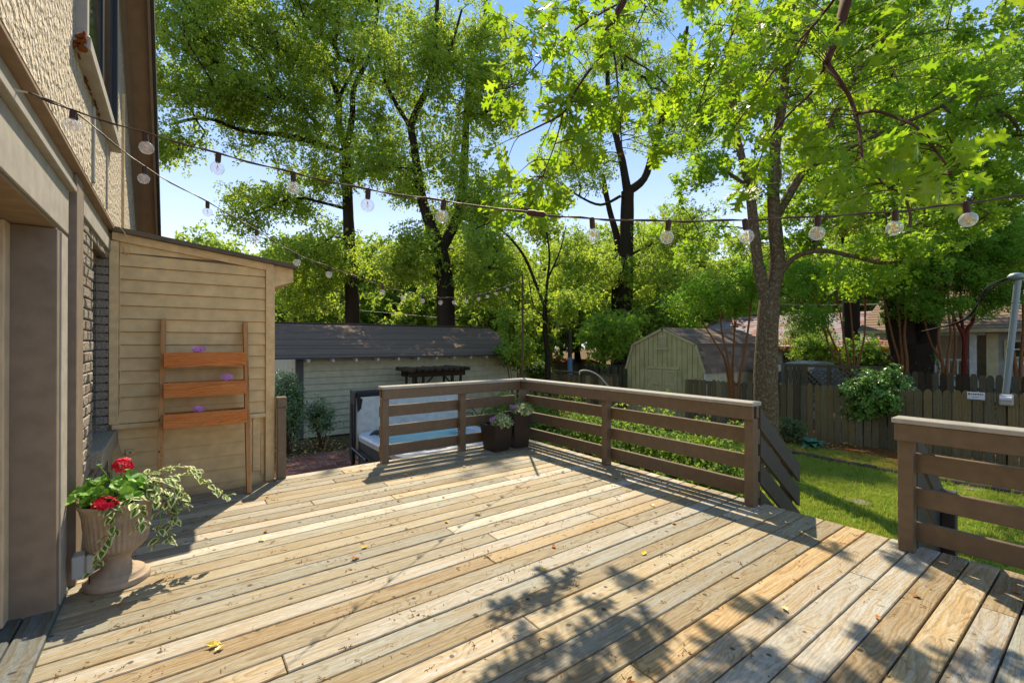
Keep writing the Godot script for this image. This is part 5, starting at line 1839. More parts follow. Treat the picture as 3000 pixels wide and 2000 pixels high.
	grow_tree("slim_tree", "slim dark young tree with leaning branch behind the string light pole", "", b7, [
		[[b7, Vector3(9.829, 1.041, -11.392), Vector3(9.759, 1.902, -11.443), Vector3(9.759, 2.691, -11.443)], 0.10, 0.08],
		[[Vector3(9.759, 2.691, -11.443), Vector3(9.528, 3.409, -11.613), Vector3(9.093, 4.304, -11.685), Vector3(8.576, 4.895, -11.816), Vector3(8.014, 5.331, -11.981), Vector3(7.520, 5.821, -12.096)], 0.06, 0.02],
		[[Vector3(9.759, 2.691, -11.443), Vector3(9.829, 3.624, -11.392), Vector3(9.875, 4.486, -11.358), Vector3(9.736, 5.634, -11.460)], 0.055, 0.02],
		[[Vector3(9.829, 3.624, -11.392), Vector3(10.276, 4.525, -11.311), Vector3(10.590, 5.449, -11.329)], 0.035, 0.015],
		[[Vector3(9.759, 2.333, -11.443), Vector3(9.447, 2.763, -11.673), Vector3(9.331, 3.624, -11.758)], 0.03, 0.012],
	], [
		[Vector3(9.621, 5.634, -11.545), Vector3(1.2, 0.7, 1.2), 20], [Vector3(7.792, 4.642, -12.144), Vector3(0.8, 0.5, 0.8), 10], [Vector3(10.315, 2.907, -11.035), Vector3(0.9, 0.7, 1), 14], [Vector3(9.042, 2.189, -11.970), Vector3(0.7, 0.6, 0.8), 12], [Vector3(10.662, 4.199, -10.780), Vector3(0.8, 0.6, 0.8), 10], [Vector3(8.688, 1.332, -11.733), Vector3(0.5, 0.35, 0.6), 8],
	], {"bark": M.bark_dark, "sprigs": oak_s, "per": 20, "clump": 0.45, "green": oak_green, "tip": 0.006})
	# maples whose pale leaves hang beside the barn door
	var b8 := ground_under(Vector3(14.531, -0.173, -12.902))
	simple_tree("understory_tree", "bright-leaved low tree leaning over the left side of the barn", "", b8, 3.9, 1.7, 0.07, 0.45, 46, {"bark": M.bark_dark, "sprigs": map_s, "per": 34, "clump": 0.5, "green": Color(0.241, 0.385, 0.042), "tip": 0.008})
	# crape myrtles: fans of smooth stems
	crape("crape_myrtle", "fan of tan crape myrtle stems rising beside the barn roof", Vector3(12.256, 0.112, -6.383), [[Vector3(12.046, 0.883, -6.537), Vector3(11.826, 1.476, -6.699), Vector3(11.580, 2.320, -7.128)], [Vector3(12.025, 0.770, -6.429), Vector3(11.873, 1.712, -6.540), Vector3(11.874, 2.663, -6.664)], [Vector3(12.153, 0.659, -6.211), Vector3(12.285, 1.477, -6.114), Vector3(12.416, 2.761, -6.017), Vector3(12.482, 3.695, -5.969)], [Vector3(12.386, 0.632, -6.536), Vector3(12.415, 1.476, -6.514), Vector3(12.652, 2.578, -6.589)]], [[Vector3(11.774, 2.682, -6.985), Vector3(1.1, 0.5, 0.9), 14], [Vector3(12.442, 3.124, -6.122), Vector3(0.9, 0.6, 0.8), 12]], M.bark_crape, 0.045)
	crape("crape_myrtle", "slender crape myrtle fan in front of the pale house", Vector3(18.488, -0.235, -5.651), [[Vector3(18.249, 0.729, -5.827), Vector3(17.974, 1.619, -6.029), Vector3(17.705, 2.814, -6.351), Vector3(17.456, 3.724, -6.658)], [Vector3(18.310, 0.734, -5.659), Vector3(18.167, 1.765, -5.763), Vector3(18.013, 3.092, -5.877)], [Vector3(18.332, 0.885, -5.518), Vector3(18.285, 1.910, -5.553), Vector3(18.191, 3.374, -5.622), Vector3(18.132, 4.253, -5.665)], [Vector3(18.668, 0.729, -5.520), Vector3(18.847, 1.619, -5.388), Vector3(18.907, 2.954, -5.344)], [Vector3(18.606, 0.569, -5.813), Vector3(18.359, 1.016, -6.119), Vector3(18.168, 2.078, -6.383)]], [[Vector3(17.705, 3.709, -6.351), Vector3(1.4, 0.7, 1.2), 26], [Vector3(18.428, 3.976, -5.571), Vector3(1.3, 0.8, 1.2), 26], [Vector3(17.577, 2.371, -6.569), Vector3(0.7, 0.5, 0.7), 10]], M.bark_crape, 0.05)
	crape("crape_myrtle", "smooth orange-tan crape myrtle stems in front of the ivy-clad giant", Vector3(20.308, -0.269, -4.687), [[Vector3(20.223, 0.714, -4.749), Vector3(20.028, 1.621, -4.893), Vector3(19.821, 2.831, -5.045), Vector3(19.638, 3.738, -5.179)], [Vector3(20.168, 0.869, -4.666), Vector3(20.095, 1.921, -4.719), Vector3(20.022, 3.423, -4.773)], [Vector3(20.160, 0.724, -4.548), Vector3(20.087, 1.769, -4.601), Vector3(20.172, 2.963, -4.539), Vector3(20.112, 4.307, -4.583)]], [[Vector3(20.126, 4.040, -4.821), Vector3(1.3, 0.8, 1.2), 24]], M.bark_crape, 0.055)
	crape("crape_myrtle", "group of yellow-tan crape myrtle stems just behind the paper box fence", Vector3(20.768, -0.202, -3.605), [[Vector3(20.604, 0.744, -3.725), Vector3(20.487, 1.616, -3.811), Vector3(20.534, 2.489, -3.777), Vector3(20.416, 3.653, -3.863), Vector3(20.534, 4.816, -3.777)], [Vector3(20.585, 0.749, -3.615), Vector3(20.690, 1.760, -3.538), Vector3(20.608, 2.772, -3.598), Vector3(20.690, 4.072, -3.538)], [Vector3(21.023, 0.592, -3.542), Vector3(21.094, 1.617, -3.490), Vector3(21.023, 2.496, -3.542), Vector3(21.200, 3.667, -3.412)], [Vector3(21.058, 0.580, -3.764), Vector3(20.700, 1.470, -4.027), Vector3(20.593, 2.515, -4.230)]], [[Vector3(20.551, 4.399, -3.888), Vector3(1.5, 1.2, 1.2), 46], [Vector3(21.495, 4.253, -3.195), Vector3(1.4, 1.3, 1.2), 46], [Vector3(20.263, 2.763, -3.727), Vector3(0.9, 0.6, 0.9), 14]], M.bark_crape, 0.06)
	crape("crape_myrtle", "dark red forked crape myrtle stem in front of the porch", Vector3(21.748, -0.172, -3.381), [[Vector3(21.760, 0.873, -3.372), Vector3(21.724, 1.694, -3.399), Vector3(21.495, 2.291, -3.567), Vector3(21.315, 2.963, -3.699), Vector3(21.218, 4.307, -3.770)], [Vector3(21.772, 1.619, -3.364), Vector3(21.988, 2.291, -3.205), Vector3(22.036, 3.112, -3.169), Vector3(22.301, 4.157, -2.975)], [Vector3(21.724, 1.769, -3.399), Vector3(21.615, 2.814, -3.478), Vector3(21.736, 4.008, -3.390)]], [[Vector3(21.555, 4.754, -3.523), Vector3(1.2, 0.8, 1.1), 26], [Vector3(22.348, 4.713, -2.692), Vector3(1.4, 1.5, 1.2), 54], [Vector3(21.823, 2.925, -2.830), Vector3(1.0, 0.5, 0.9), 14]], M.bark_red, 0.075)
	crape("crape_myrtle", "orange crape myrtle trunk beside the steel mast", Vector3(22.048, -0.228, -2.168), [[Vector3(21.956, 0.764, -2.235), Vector3(21.842, 1.897, -2.319), Vector3(21.934, 3.030, -2.252)], [Vector3(22.105, 0.764, -2.126), Vector3(22.185, 2.180, -2.068), Vector3(22.116, 3.879, -2.118)]], [[Vector3(21.991, 4.446, -2.210), Vector3(1.3, 1.5, 1.2), 46]], M.bark_crape, 0.07)
	# woods beyond: every tree with its own trunk and crown
	var far := {"bark": M.bark_dark, "sprigs": [sprig(8, 0.26, 0.32, 0.36, 21), sprig(9, 0.24, 0.34, 0.4, 22)], "per": 30, "clump": 1.15, "green": Color(0.291, 0.394, 0.056), "tip": 0.02}
	var pale := far.duplicate()
	pale.green = Color(0.34, 0.46, 0.07)
	var woods := [[Vector3(3.508, 1.500, -34.647), 9.0, 4.2, "leafy green tree in the wood behind the lean-to roof"], [Vector3(7.647, 1.500, -36.570), 10.5, 4.5, "leafy green tree in the wood behind the lean-to roof"], [Vector3(12.003, 1.500, -32.129), 10.0, 4.2, "leafy green tree in the wood behind the garage ridge"], [Vector3(17.017, 1.500, -37.132), 13.0, 5.0, "leafy green tree in the wood behind the garage ridge"], [Vector3(16.002, 1.500, -25.470), 9.5, 3.8, "leafy green tree in the wood behind the garage ridge"], [Vector3(23.200, 1.500, -30.109), 12.5, 5.0, "leafy green tree in the wood behind the old plank fence"], [Vector3(29.917, 1.500, -32.619), 11.0, 5.0, "leafy green tree in the wood behind the old plank fence"], [Vector3(27.254, 1.500, -24.649), 11.0, 4.5, "leafy green tree in the wood behind the old plank fence"], [Vector3(32.871, 1.500, -23.004), 11.5, 4.8, "leafy green tree in the wood behind the olive barn"], [Vector3(41.794, 1.500, -23.895), 13.0, 5.5, "leafy green tree in the wood behind the olive barn"], [Vector3(41.696, 1.500, -19.003), 13.5, 5.0, "leafy green tree in the wood behind the olive barn"], [Vector3(52.208, 1.500, -18.727), 13.5, 5.5, "leafy green tree in the wood behind the pale house"], [Vector3(47.524, 1.500, -12.241), 14.5, 5.0, "leafy green tree in the wood behind the porch house"], [Vector3(49.188, 1.500, -8.537), 14.5, 5.0, "leafy green tree in the wood behind the porch house"], [Vector3(50.388, 1.500, -5.174), 14.0, 5.0, "leafy green tree in the wood behind the porch house"], [Vector3(47.931, 1.500, -2.016), 13.0, 5.0, "leafy green tree in the wood behind the porch house"], [Vector3(12.320, 1.500, -24.452), 6.2, 3.0, "leafy green tree in the wood behind the garage ridge"], [Vector3(14.877, 1.500, -20.092), 6.0, 2.8, "leafy green tree in the wood behind the garage ridge"], [Vector3(22.731, 1.500, -16.804), 5.8, 2.6, "leafy green tree in the wood behind the olive barn"], [Vector3(7.530, 1.500, -27.970), 6.5, 2.8, "leafy green tree in the wood behind the lean-to roof"], [Vector3(4.645, 1.500, -28.849), 7.0, 3.0, "leafy green tree in the wood behind the lean-to roof"], [Vector3(18.092, 1.500, -31.379), 12.5, 4.4, "leafy green tree in the wood behind the garage ridge"], [Vector3(21.323, 1.500, -21.561), 8.5, 3.4, "leafy green tree in the wood behind the old plank fence"], [Vector3(30.984, 1.500, -19.427), 9.5, 3.8, "leafy green tree in the wood behind the olive barn"], [Vector3(37.853, 1.500, -19.345), 10.0, 3.6, "leafy green tree in the wood behind the olive barn"], [Vector3(43.079, 1.500, -13.024), 12.0, 4.2, "leafy green tree in the wood behind the pale house"], [Vector3(55.118, 1.500, -11.626), 16.0, 5.5, "leafy green tree in the wood behind the porch house"], [Vector3(43.072, 1.500, -5.585), 11.0, 4.0, "leafy green tree in the wood behind the porch house"], [Vector3(13.007, 1.500, -40.078), 13.0, 5.0, "leafy green tree in the wood behind the garage ridge"], [Vector3(36.598, 1.500, -30.193), 14.5, 5.5, "leafy green tree in the wood behind the old plank fence"], [Vector3(-4.886, 1.500, -53.221), 9.5, 4.2, "leafy green tree in the wood behind the house"], [Vector3(-1.981, 1.500, -56.050), 9.5, 4.4, "leafy green tree in the wood behind the house"], [Vector3(0.413, 1.500, -56.774), 9.0, 4.2, "leafy green tree in the wood behind the house"]]
	for k in woods.size():
		var w: Array = woods[k]
		var base := ground_under(w[0])
		simple_tree("woodland_tree", w[3], "trees in the wood beyond the fences", base, w[1], w[2], 0.2, 0.12 if k % 2 else 0.24, int(40 + w[1] * 5.0), pale if k % 3 == 0 else far)
	var b9 := ground_under(Vector3(0.732, 1.730, -36.687))
	simple_tree("pale_tree", "round pale-green sunlit tree showing above the lean-to roof", "", b9, 9.2, 3.6, 0.2, 0.3, 70, pale)
	build_oak()


func crape(called: String, label: String, foot: Vector3, stems: Array, crowns: Array, bark: Material, r: float) -> void:
	var base := ground_under(foot)
	var limbs := []
	for k in stems.size():
		var s: Array = stems[k]
		limbs.append([[base + Vector3(rr(-0.1, 0.1), 0, rr(-0.1, 0.1))] + s, r * rr(0.8, 1.1), r * 0.3])
		# each stem splits into whips
		for q in 3:
			var e: Vector3 = s[-1]
			var st: Vector3 = s[-2].lerp(e, rr(0.2, 0.9))
			limbs.append([[st, st.lerp(e, 0.6) + Vector3(rr(-0.2, 0.2), 0.4, rr(-0.2, 0.2)), e + Vector3(rr(-0.7, 0.7), rr(0.3, 1.2), rr(-0.7, 0.7))], r * 0.32, r * 0.12])
	grow_tree(called, label, "", base, limbs, crowns, {"bark": bark, "sprigs": [sprig(9, 0.07, 0.34, 0.18, 31), sprig(9, 0.075, 0.34, 0.2, 32)], "per": 34, "clump": 0.42, "green": Color(0.209, 0.378, 0.035), "tip": 0.006})


const OAK_CLUSTERS := [Vector3(3.265, 3.557, -3.997), Vector3(3.571, 3.623, -3.962), Vector3(2.987, 4.333, -4.422), Vector3(2.760, 2.901, -3.352), Vector3(2.981, 4.587, -3.831), Vector3(2.798, 4.835, -3.479), Vector3(3.025, 3.116, -4.129), Vector3(2.516, 3.127, -3.570), Vector3(2.659, 4.414, -3.261), Vector3(2.961, 4.415, -3.357), Vector3(3.082, 3.031, -3.378), Vector3(3.385, 3.987, -3.734), Vector3(2.926, 3.028, -4.091), Vector3(3.081, 2.988, -3.393), Vector3(2.630, 4.452, -3.497), Vector3(2.780, 4.503, -4.067), Vector3(2.565, 3.479, -3.830), Vector3(2.841, 3.231, -3.840), Vector3(3.005, 4.143, -4.053), Vector3(2.382, 2.715, -3.495), Vector3(2.740, 2.977, -3.225), Vector3(3.200, 4.333, -3.722), Vector3(2.463, 4.732, -3.671), Vector3(3.444, 4.871, -3.807), Vector3(3.097, 2.899, -3.449), Vector3(3.080, 4.081, -4.104), Vector3(2.939, 3.542, -4.240), Vector3(3.535, 5.429, -4.023), Vector3(2.801, 4.416, -4.063), Vector3(3.556, 4.640, -3.975), Vector3(2.857, 4.269, -3.584), Vector3(2.533, 4.638, -3.573), Vector3(2.819, 2.718, -3.381), Vector3(2.723, 2.865, -4.006), Vector3(2.980, 4.647, -3.907), Vector3(3.099, 4.023, -3.563), Vector3(2.388, 2.839, -3.506), Vector3(2.690, 3.037, -3.430), Vector3(3.206, 2.985, -3.795), Vector3(3.087, 4.819, -3.591), Vector3(2.618, 3.093, -3.727), Vector3(3.199, 2.941, -4.131), Vector3(3.240, 4.070, -3.558), Vector3(2.941, 3.888, -3.484), Vector3(3.600, 5.020, -3.299), Vector3(4.375, 3.627, -3.133), Vector3(3.394, 4.412, -2.986), Vector3(3.953, 4.135, -3.831), Vector3(3.949, 4.069, -3.685), Vector3(4.247, 4.312, -3.441), Vector3(3.473, 3.907, -3.238), Vector3(3.982, 4.049, -3.525), Vector3(3.766, 3.668, -3.617), Vector3(3.923, 5.448, -3.336), Vector3(3.551, 4.092, -3.474), Vector3(4.402, 4.373, -3.389), Vector3(3.900, 4.338, -3.660), Vector3(4.461, 5.034, -3.418), Vector3(4.646, 4.409, -3.497), Vector3(4.238, 4.438, -3.076), Vector3(3.915, 4.061, -3.972), Vector3(4.003, 4.228, -3.556), Vector3(4.302, 5.353, -3.434), Vector3(3.795, 4.075, -3.226), Vector3(4.054, 4.004, -3.385), Vector3(3.641, 5.023, -2.919), Vector3(3.476, 3.963, -3.135), Vector3(3.491, 3.872, -2.839), Vector3(3.337, 4.575, -2.971), Vector3(3.192, 4.529, -3.284), Vector3(3.503, 5.318, -3.513), Vector3(3.787, 4.299, -3.505), Vector3(3.106, 3.384, -3.055), Vector3(3.634, 4.801, -3.328), Vector3(3.352, 3.731, -3.476), Vector3(3.036, 3.940, -3.258), Vector3(3.926, 4.832, -3.388), Vector3(4.118, 3.783, -2.987), Vector3(3.940, 4.083, -3.037), Vector3(3.549, 4.311, -3.638), Vector3(4.326, 3.600, -3.139), Vector3(3.192, 3.400, -2.992), Vector3(3.565, 4.409, -3.709), Vector3(3.848, 4.477, -3.947), Vector3(3.430, 4.362, -3.181), Vector3(3.507, 3.469, -3.372), Vector3(4.316, 3.702, -3.126), Vector3(3.590, 3.515, -3.499), Vector3(4.205, 5.222, -3.834), Vector3(3.774, 4.846, -3.332), Vector3(3.421, 4.174, -3.538), Vector3(3.934, 4.110, -3.779), Vector3(3.177, 4.216, -3.444), Vector3(3.907, 3.743, -2.862), Vector3(4.063, 5.586, -3.946), Vector3(3.599, 4.223, -3.457), Vector3(4.183, 4.425, -3.462), Vector3(3.288, 3.817, -3.405), Vector3(4.564, 4.742, -2.622), Vector3(4.647, 4.580, -2.674), Vector3(4.379, 4.096, -2.306), Vector3(5.116, 5.086, -3.294), Vector3(4.456, 4.149, -2.212), Vector3(5.151, 4.836, -2.676), Vector3(4.960, 4.385, -2.653), Vector3(5.008, 4.746, -2.462), Vector3(4.824, 4.980, -2.431), Vector3(5.560, 5.784, -2.828), Vector3(4.682, 4.568, -2.518), Vector3(4.553, 3.661, -2.363), Vector3(4.783, 4.547, -2.810), Vector3(4.768, 5.352, -2.975), Vector3(4.699, 5.127, -2.408), Vector3(5.310, 4.229, -2.712), Vector3(4.972, 4.596, -3.507), Vector3(4.588, 3.931, -2.174), Vector3(5.305, 5.291, -2.684), Vector3(4.675, 3.978, -2.259), Vector3(4.181, 3.654, -2.649), Vector3(4.445, 4.487, -2.474), Vector3(4.383, 5.036, -2.428), Vector3(4.130, 4.936, -2.526), Vector3(5.376, 4.481, -3.036), Vector3(4.260, 4.595, -2.877), Vector3(5.481, 5.037, -3.064), Vector3(4.950, 5.654, -3.034), Vector3(4.510, 4.406, -3.025), Vector3(5.331, 4.640, -2.622), Vector3(4.290, 4.339, -2.750), Vector3(4.517, 4.295, -2.374), Vector3(4.872, 5.090, -3.160), Vector3(4.720, 4.370, -3.130), Vector3(4.406, 2.977, -2.269), Vector3(4.474, 3.025, -2.292), Vector3(4.691, 3.081, -2.174), Vector3(4.837, 3.319, -2.266), Vector3(5.134, 4.995, -2.367), Vector3(4.686, 4.253, -1.555), Vector3(5.869, 4.113, -1.648), Vector3(4.526, 3.888, -1.998), Vector3(4.914, 4.468, -2.067), Vector3(4.443, 4.061, -1.762), Vector3(5.711, 4.129, -1.742), Vector3(4.978, 3.668, -1.889), Vector3(5.402, 4.201, -1.882), Vector3(4.355, 4.348, -1.685), Vector3(5.208, 5.118, -2.227), Vector3(4.382, 3.505, -1.621), Vector3(5.137, 3.667, -1.911), Vector3(4.463, 3.934, -1.697), Vector3(4.562, 4.535, -1.999), Vector3(4.492, 3.436, -1.747), Vector3(4.395, 4.218, -1.831), Vector3(4.805, 4.512, -1.968), Vector3(4.450, 3.490, -2.074), Vector3(5.639, 3.992, -1.616), Vector3(4.520, 3.336, -1.680), Vector3(5.389, 4.574, -1.801), Vector3(4.835, 4.395, -1.562), Vector3(4.114, 4.216, -1.924), Vector3(4.161, 2.594, -1.354), Vector3(4.061, 2.814, -1.357), Vector3(4.119, 2.668, -1.211), Vector3(4.565, 2.878, -1.558), Vector3(4.767, 3.016, -1.440), Vector3(4.337, 3.154, -1.585), Vector3(4.316, 3.092, -1.401), Vector3(4.375, 2.807, -1.185), Vector3(4.469, 3.185, -1.593), Vector3(3.939, 2.544, -1.248), Vector3(4.127, 3.044, -1.408), Vector3(3.690, 2.731, -0.943), Vector3(3.525, 2.745, -0.789), Vector3(4.231, 2.800, -0.621), Vector3(3.607, 2.505, -0.764), Vector3(3.921, 2.850, -0.873), Vector3(4.497, 2.633, -0.684), Vector3(3.868, 2.902, -0.910), Vector3(3.878, 2.546, -0.782), Vector3(4.381, 2.566, -0.812), Vector3(4.139, 2.718, -0.925), Vector3(3.698, 2.784, -0.866), Vector3(4.464, 6.557, -4.055), Vector3(4.395, 6.391, -2.642), Vector3(4.633, 7.031, -3.155), Vector3(5.321, 6.207, -1.921), Vector3(6.041, 6.698, -1.667), Vector3(4.321, 6.097, -2.729), Vector3(5.873, 7.204, -2.887), Vector3(6.304, 6.137, -2.375), Vector3(6.759, 6.332, -1.620), Vector3(8.074, 6.941, -1.673), Vector3(6.281, 5.901, -1.625), Vector3(6.318, 6.134, -1.325), Vector3(3.707, 6.635, -3.506), Vector3(5.684, 6.158, -1.659), Vector3(5.929, 5.750, -1.407), Vector3(3.758, 6.846, -3.656), Vector3(7.536, 5.999, -1.387), Vector3(4.485, 6.425, -3.133), Vector3(5.216, 7.403, -3.036), Vector3(6.299, 5.626, -1.270), Vector3(6.289, 7.363, -2.496), Vector3(6.058, 6.253, -2.835), Vector3(4.723, 7.454, -4.055), Vector3(5.535, 6.538, -2.518), Vector3(6.976, 5.916, -1.640), Vector3(6.841, 5.810, -0.888), Vector3(6.162, 5.966, -1.285), Vector3(7.964, 7.359, -1.003), Vector3(5.539, 5.814, -2.419), Vector3(4.203, 6.387, -3.020), Vector3(6.506, 7.132, -2.420), Vector3(4.367, 6.358, -2.992), Vector3(8.614, 6.486, -1.068), Vector3(5.623, 6.129, -1.861), Vector3(5.287, 3.888, -0.630), Vector3(5.499, 4.803, -1.318), Vector3(6.472, 4.741, -0.702), Vector3(5.871, 4.191, -1.225), Vector3(5.554, 3.767, -0.854), Vector3(5.151, 4.223, -1.411), Vector3(5.005, 4.181, -1.184), Vector3(4.918, 4.311, -1.329), Vector3(6.480, 4.917, -3.576), Vector3(8.767, 5.027, -3.068), Vector3(7.254, 5.143, -3.315), Vector3(7.627, 6.132, -3.168), Vector3(6.750, 5.320, -3.121), Vector3(5.466, 6.639, -4.224), Vector3(7.297, 5.029, -3.680), Vector3(5.874, 4.171, -3.743), Vector3(7.721, 7.241, -3.456), Vector3(7.868, 4.542, -3.669), Vector3(7.620, 4.802, -3.497), Vector3(7.016, 6.501, -3.445), Vector3(8.635, 6.994, -3.279), Vector3(5.937, 5.356, -3.090), Vector3(6.702, 6.772, -3.980), Vector3(7.919, 4.481, -2.998), Vector3(6.753, 7.035, -4.022), Vector3(6.620, 4.860, -3.418), Vector3(7.272, 6.215, -2.786), Vector3(6.782, 5.639, -4.467), Vector3(6.310, 5.478, -4.522), Vector3(6.143, 7.006, -4.196), Vector3(7.970, 4.666, -3.217), Vector3(6.559, 5.868, -3.808), Vector3(7.264, 5.932, -2.736), Vector3(6.403, 4.005, -3.160), Vector3(5.655, 6.842, -4.547), Vector3(6.404, 6.145, -3.166), Vector3(7.290, 5.361, -3.632), Vector3(7.245, 6.895, -3.205), Vector3(7.176, 4.125, -2.885), Vector3(8.414, 5.592, -3.334), Vector3(6.588, 5.342, -4.483), Vector3(6.124, 6.376, -3.378), Vector3(5.340, 6.340, -3.862), Vector3(7.468, 7.144, -3.652), Vector3(7.870, 4.925, -3.459), Vector3(8.098, 4.694, -3.634), Vector3(6.293, 3.949, -3.053), Vector3(5.302, 6.494, -4.011), Vector3(6.708, 5.936, -4.037), Vector3(7.124, 6.715, -3.112), Vector3(6.140, 5.537, -3.197), Vector3(7.284, 6.202, -3.621), Vector3(7.481, 4.557, -4.060), Vector3(5.994, 5.035, -4.653), Vector3(6.180, 6.723, -3.975), Vector3(7.050, 5.280, -4.317), Vector3(4.182, 5.606, -4.620), Vector3(4.634, 4.661, -4.364), Vector3(4.255, 5.696, -4.913), Vector3(4.315, 6.030, -4.444), Vector3(3.777, 4.685, -4.495), Vector3(4.028, 5.974, -4.712), Vector3(4.888, 5.062, -3.990), Vector3(4.804, 5.912, -4.021), Vector3(4.899, 6.325, -4.358), Vector3(4.022, 5.994, -4.491), Vector3(4.290, 5.434, -4.558), Vector3(3.988, 6.007, -5.234), Vector3(4.033, 5.051, -4.319), Vector3(4.148, 4.374, -4.832), Vector3(4.285, 6.008, -4.439), Vector3(4.751, 5.370, -4.296)]
const OAK_OUTLINE := [Vector2(0.0, 0.0), Vector2(0.10, 0.12), Vector2(0.17, 0.16), Vector2(0.27, 0.62), Vector2(0.31, 0.60), Vector2(0.34, 0.24), Vector2(0.44, 0.26), Vector2(0.60, 1.0), Vector2(0.66, 0.86), Vector2(0.64, 0.34), Vector2(0.74, 0.30), Vector2(0.88, 0.72), Vector2(0.92, 0.52), Vector2(0.88, 0.22), Vector2(1.0, 0.0)]


# the red oak whose boughs hang over the deck: its trunk stands on the lawn beside the deck, right of the view
func build_oak() -> void:
	var base := Vector3(8.6, G - 0.05, 3.2)
	var root := thing("red_oak", "red oak whose leafy boughs with large lobed leaves hang over the deck", "tree", base)
	var tm := MB.new()
	tm.tube(smooth_path([base, base + Vector3(0, 2, 0), base + Vector3(-0.2, 5, -0.3), base + Vector3(-0.4, 8, -0.8)], 4), [0.40, 0.34, 0.30, 0.29, 0.28, 0.28, 0.27, 0.26, 0.25, 0.24, 0.22, 0.2, 0.17], 14)
	part(root, "trunk", tm, M.bark_dark)
	var limbs := [
		[[base + Vector3(-0.2, 5, -0.3), Vector3(6.6, 5.6, 1.0), Vector3(5.2, 5.2, -1.2), Vector3(6.031, 5.590, -1.823), Vector3(5.685, 5.074, -1.780), Vector3(5.478, 4.711, -1.783), Vector3(5.246, 4.315, -1.805)], 0.12, 0.035],
		[[Vector3(5.246, 4.315, -1.805), Vector3(5.820, 4.369, -2.140), Vector3(5.410, 3.979, -2.267), Vector3(5.243, 3.705, -2.390)], 0.022, 0.010],
		[[Vector3(5.246, 4.315, -1.805), Vector3(5.080, 3.980, -1.629), Vector3(5.013, 3.755, -1.529), Vector3(4.781, 3.387, -1.401), Vector3(4.512, 3.024, -1.302)], 0.026, 0.012],
		[[Vector3(4.908, 3.561, -1.458), Vector3(4.606, 3.401, -1.232), Vector3(4.441, 3.225, -1.056), Vector3(4.247, 3.038, -0.900), Vector3(4.039, 2.763, -0.756), Vector3(3.957, 2.569, -0.667)], 0.016, 0.006],
		[[base + Vector3(-0.3, 6.5, -0.6), Vector3(6.2, 6.4, -0.5), Vector3(4.6, 5.6, -2.6), Vector3(4.804, 6.353, -3.891), Vector3(4.508, 5.806, -3.774), Vector3(4.194, 5.368, -3.669), Vector3(4.000, 5.065, -3.638), Vector3(3.882, 4.780, -3.563)], 0.10, 0.026],
		[[Vector3(3.882, 4.780, -3.563), Vector3(3.528, 4.365, -3.488), Vector3(3.339, 4.105, -3.453), Vector3(3.156, 3.843, -3.415), Vector3(2.869, 3.640, -3.463), Vector3(2.639, 3.490, -3.459)], 0.018, 0.007],
		[[Vector3(4.000, 5.065, -3.638), Vector3(3.994, 4.805, -3.481), Vector3(3.924, 4.330, -3.359), Vector3(3.846, 3.835, -3.255), Vector3(3.861, 3.507, -3.244)], 0.014, 0.006],
		[[Vector3(4.086, 4.964, -3.575), Vector3(4.258, 4.812, -3.449), Vector3(4.462, 4.660, -3.299), Vector3(4.666, 4.431, -3.148)], 0.014, 0.006],
		[[Vector3(3.156, 3.843, -3.415), Vector3(3.001, 3.468, -3.367), Vector3(2.790, 3.032, -3.348), Vector3(2.625, 2.744, -3.308)], 0.009, 0.004],
		[[Vector3(6.031, 5.590, -1.823), Vector3(6.178, 5.368, -2.212), Vector3(5.692, 4.827, -2.395), Vector3(5.313, 4.330, -2.512), Vector3(4.972, 3.907, -2.589)], 0.02, 0.008],
		[[Vector3(4.508, 5.806, -3.774), Vector3(3.867, 5.290, -3.910), Vector3(3.396, 4.805, -3.921), Vector3(3.032, 4.378, -4.014), Vector3(2.765, 4.234, -4.049)], 0.014, 0.006],
		[[Vector3(5.419, 5.914, -2.769), Vector3(5.239, 5.192, -2.728), Vector3(4.911, 4.656, -2.808), Vector3(4.751, 4.112, -2.925)], 0.014, 0.006],
		[[Vector3(4.512, 3.024, -1.302), Vector3(4.202, 2.683, -1.082), Vector3(4.046, 2.509, -0.899)], 0.010, 0.005],
		[[Vector3(5.243, 3.705, -2.390), Vector3(5.013, 3.319, -2.397), Vector3(4.833, 3.040, -2.356)], 0.008, 0.004],
	]
	limbs[11][0].push_front(Vector3(4.6, 5.6, -2.6))
	var bm := MB.new()
	var nodes := []
	for l in limbs:
		var pts := smooth_path(l[0], 5)
		var radii := []
		for k in pts.size():
			radii.append(lerpf(l[1], l[2], pow(float(k) / (pts.size() - 1), 0.7)))
			if l != limbs[0] or k > 8:
				nodes.append(pts[k])
		bm.tube(pts, radii, 8)
	part(root, "boughs", bm, M.twig)
	var tw := MB.new()
	var kinds := []
	for k in 6:
		var mb := MB.new()
		mb.tinted = true
		lobed(mb, Transform3D(Basis(), Vector3(0.02, 0, 0)), 0.185, 0.076, OAK_OUTLINE, [0.12, 0.3, 0.05, 0.2, 0.4, 0.15][k], [0.15, 0.3, 0.1, 0.4, 0.2, 0.05][k], 0.012)
		mb.tube([Vector3.ZERO, Vector3(0.025, 0, 0)], [0.0012, 0.0012], 4, 1.0, false)
		kinds.append(mb.mesh())
	var tones := []
	for k in 5:
		var m: StandardMaterial3D = M.leaf_near.duplicate()
		m.resource_name = "oak_leaf_%d" % k
		m.albedo_color = [Color(0.58, 0.69, 0.19), Color(0.54, 0.67, 0.18), Color(0.62, 0.72, 0.21), Color(0.50, 0.64, 0.18), Color(0.56, 0.66, 0.22)][k]
		tones.append(m)
	var leaves := []
	var eye := Vector3(0, 1.5, 0)
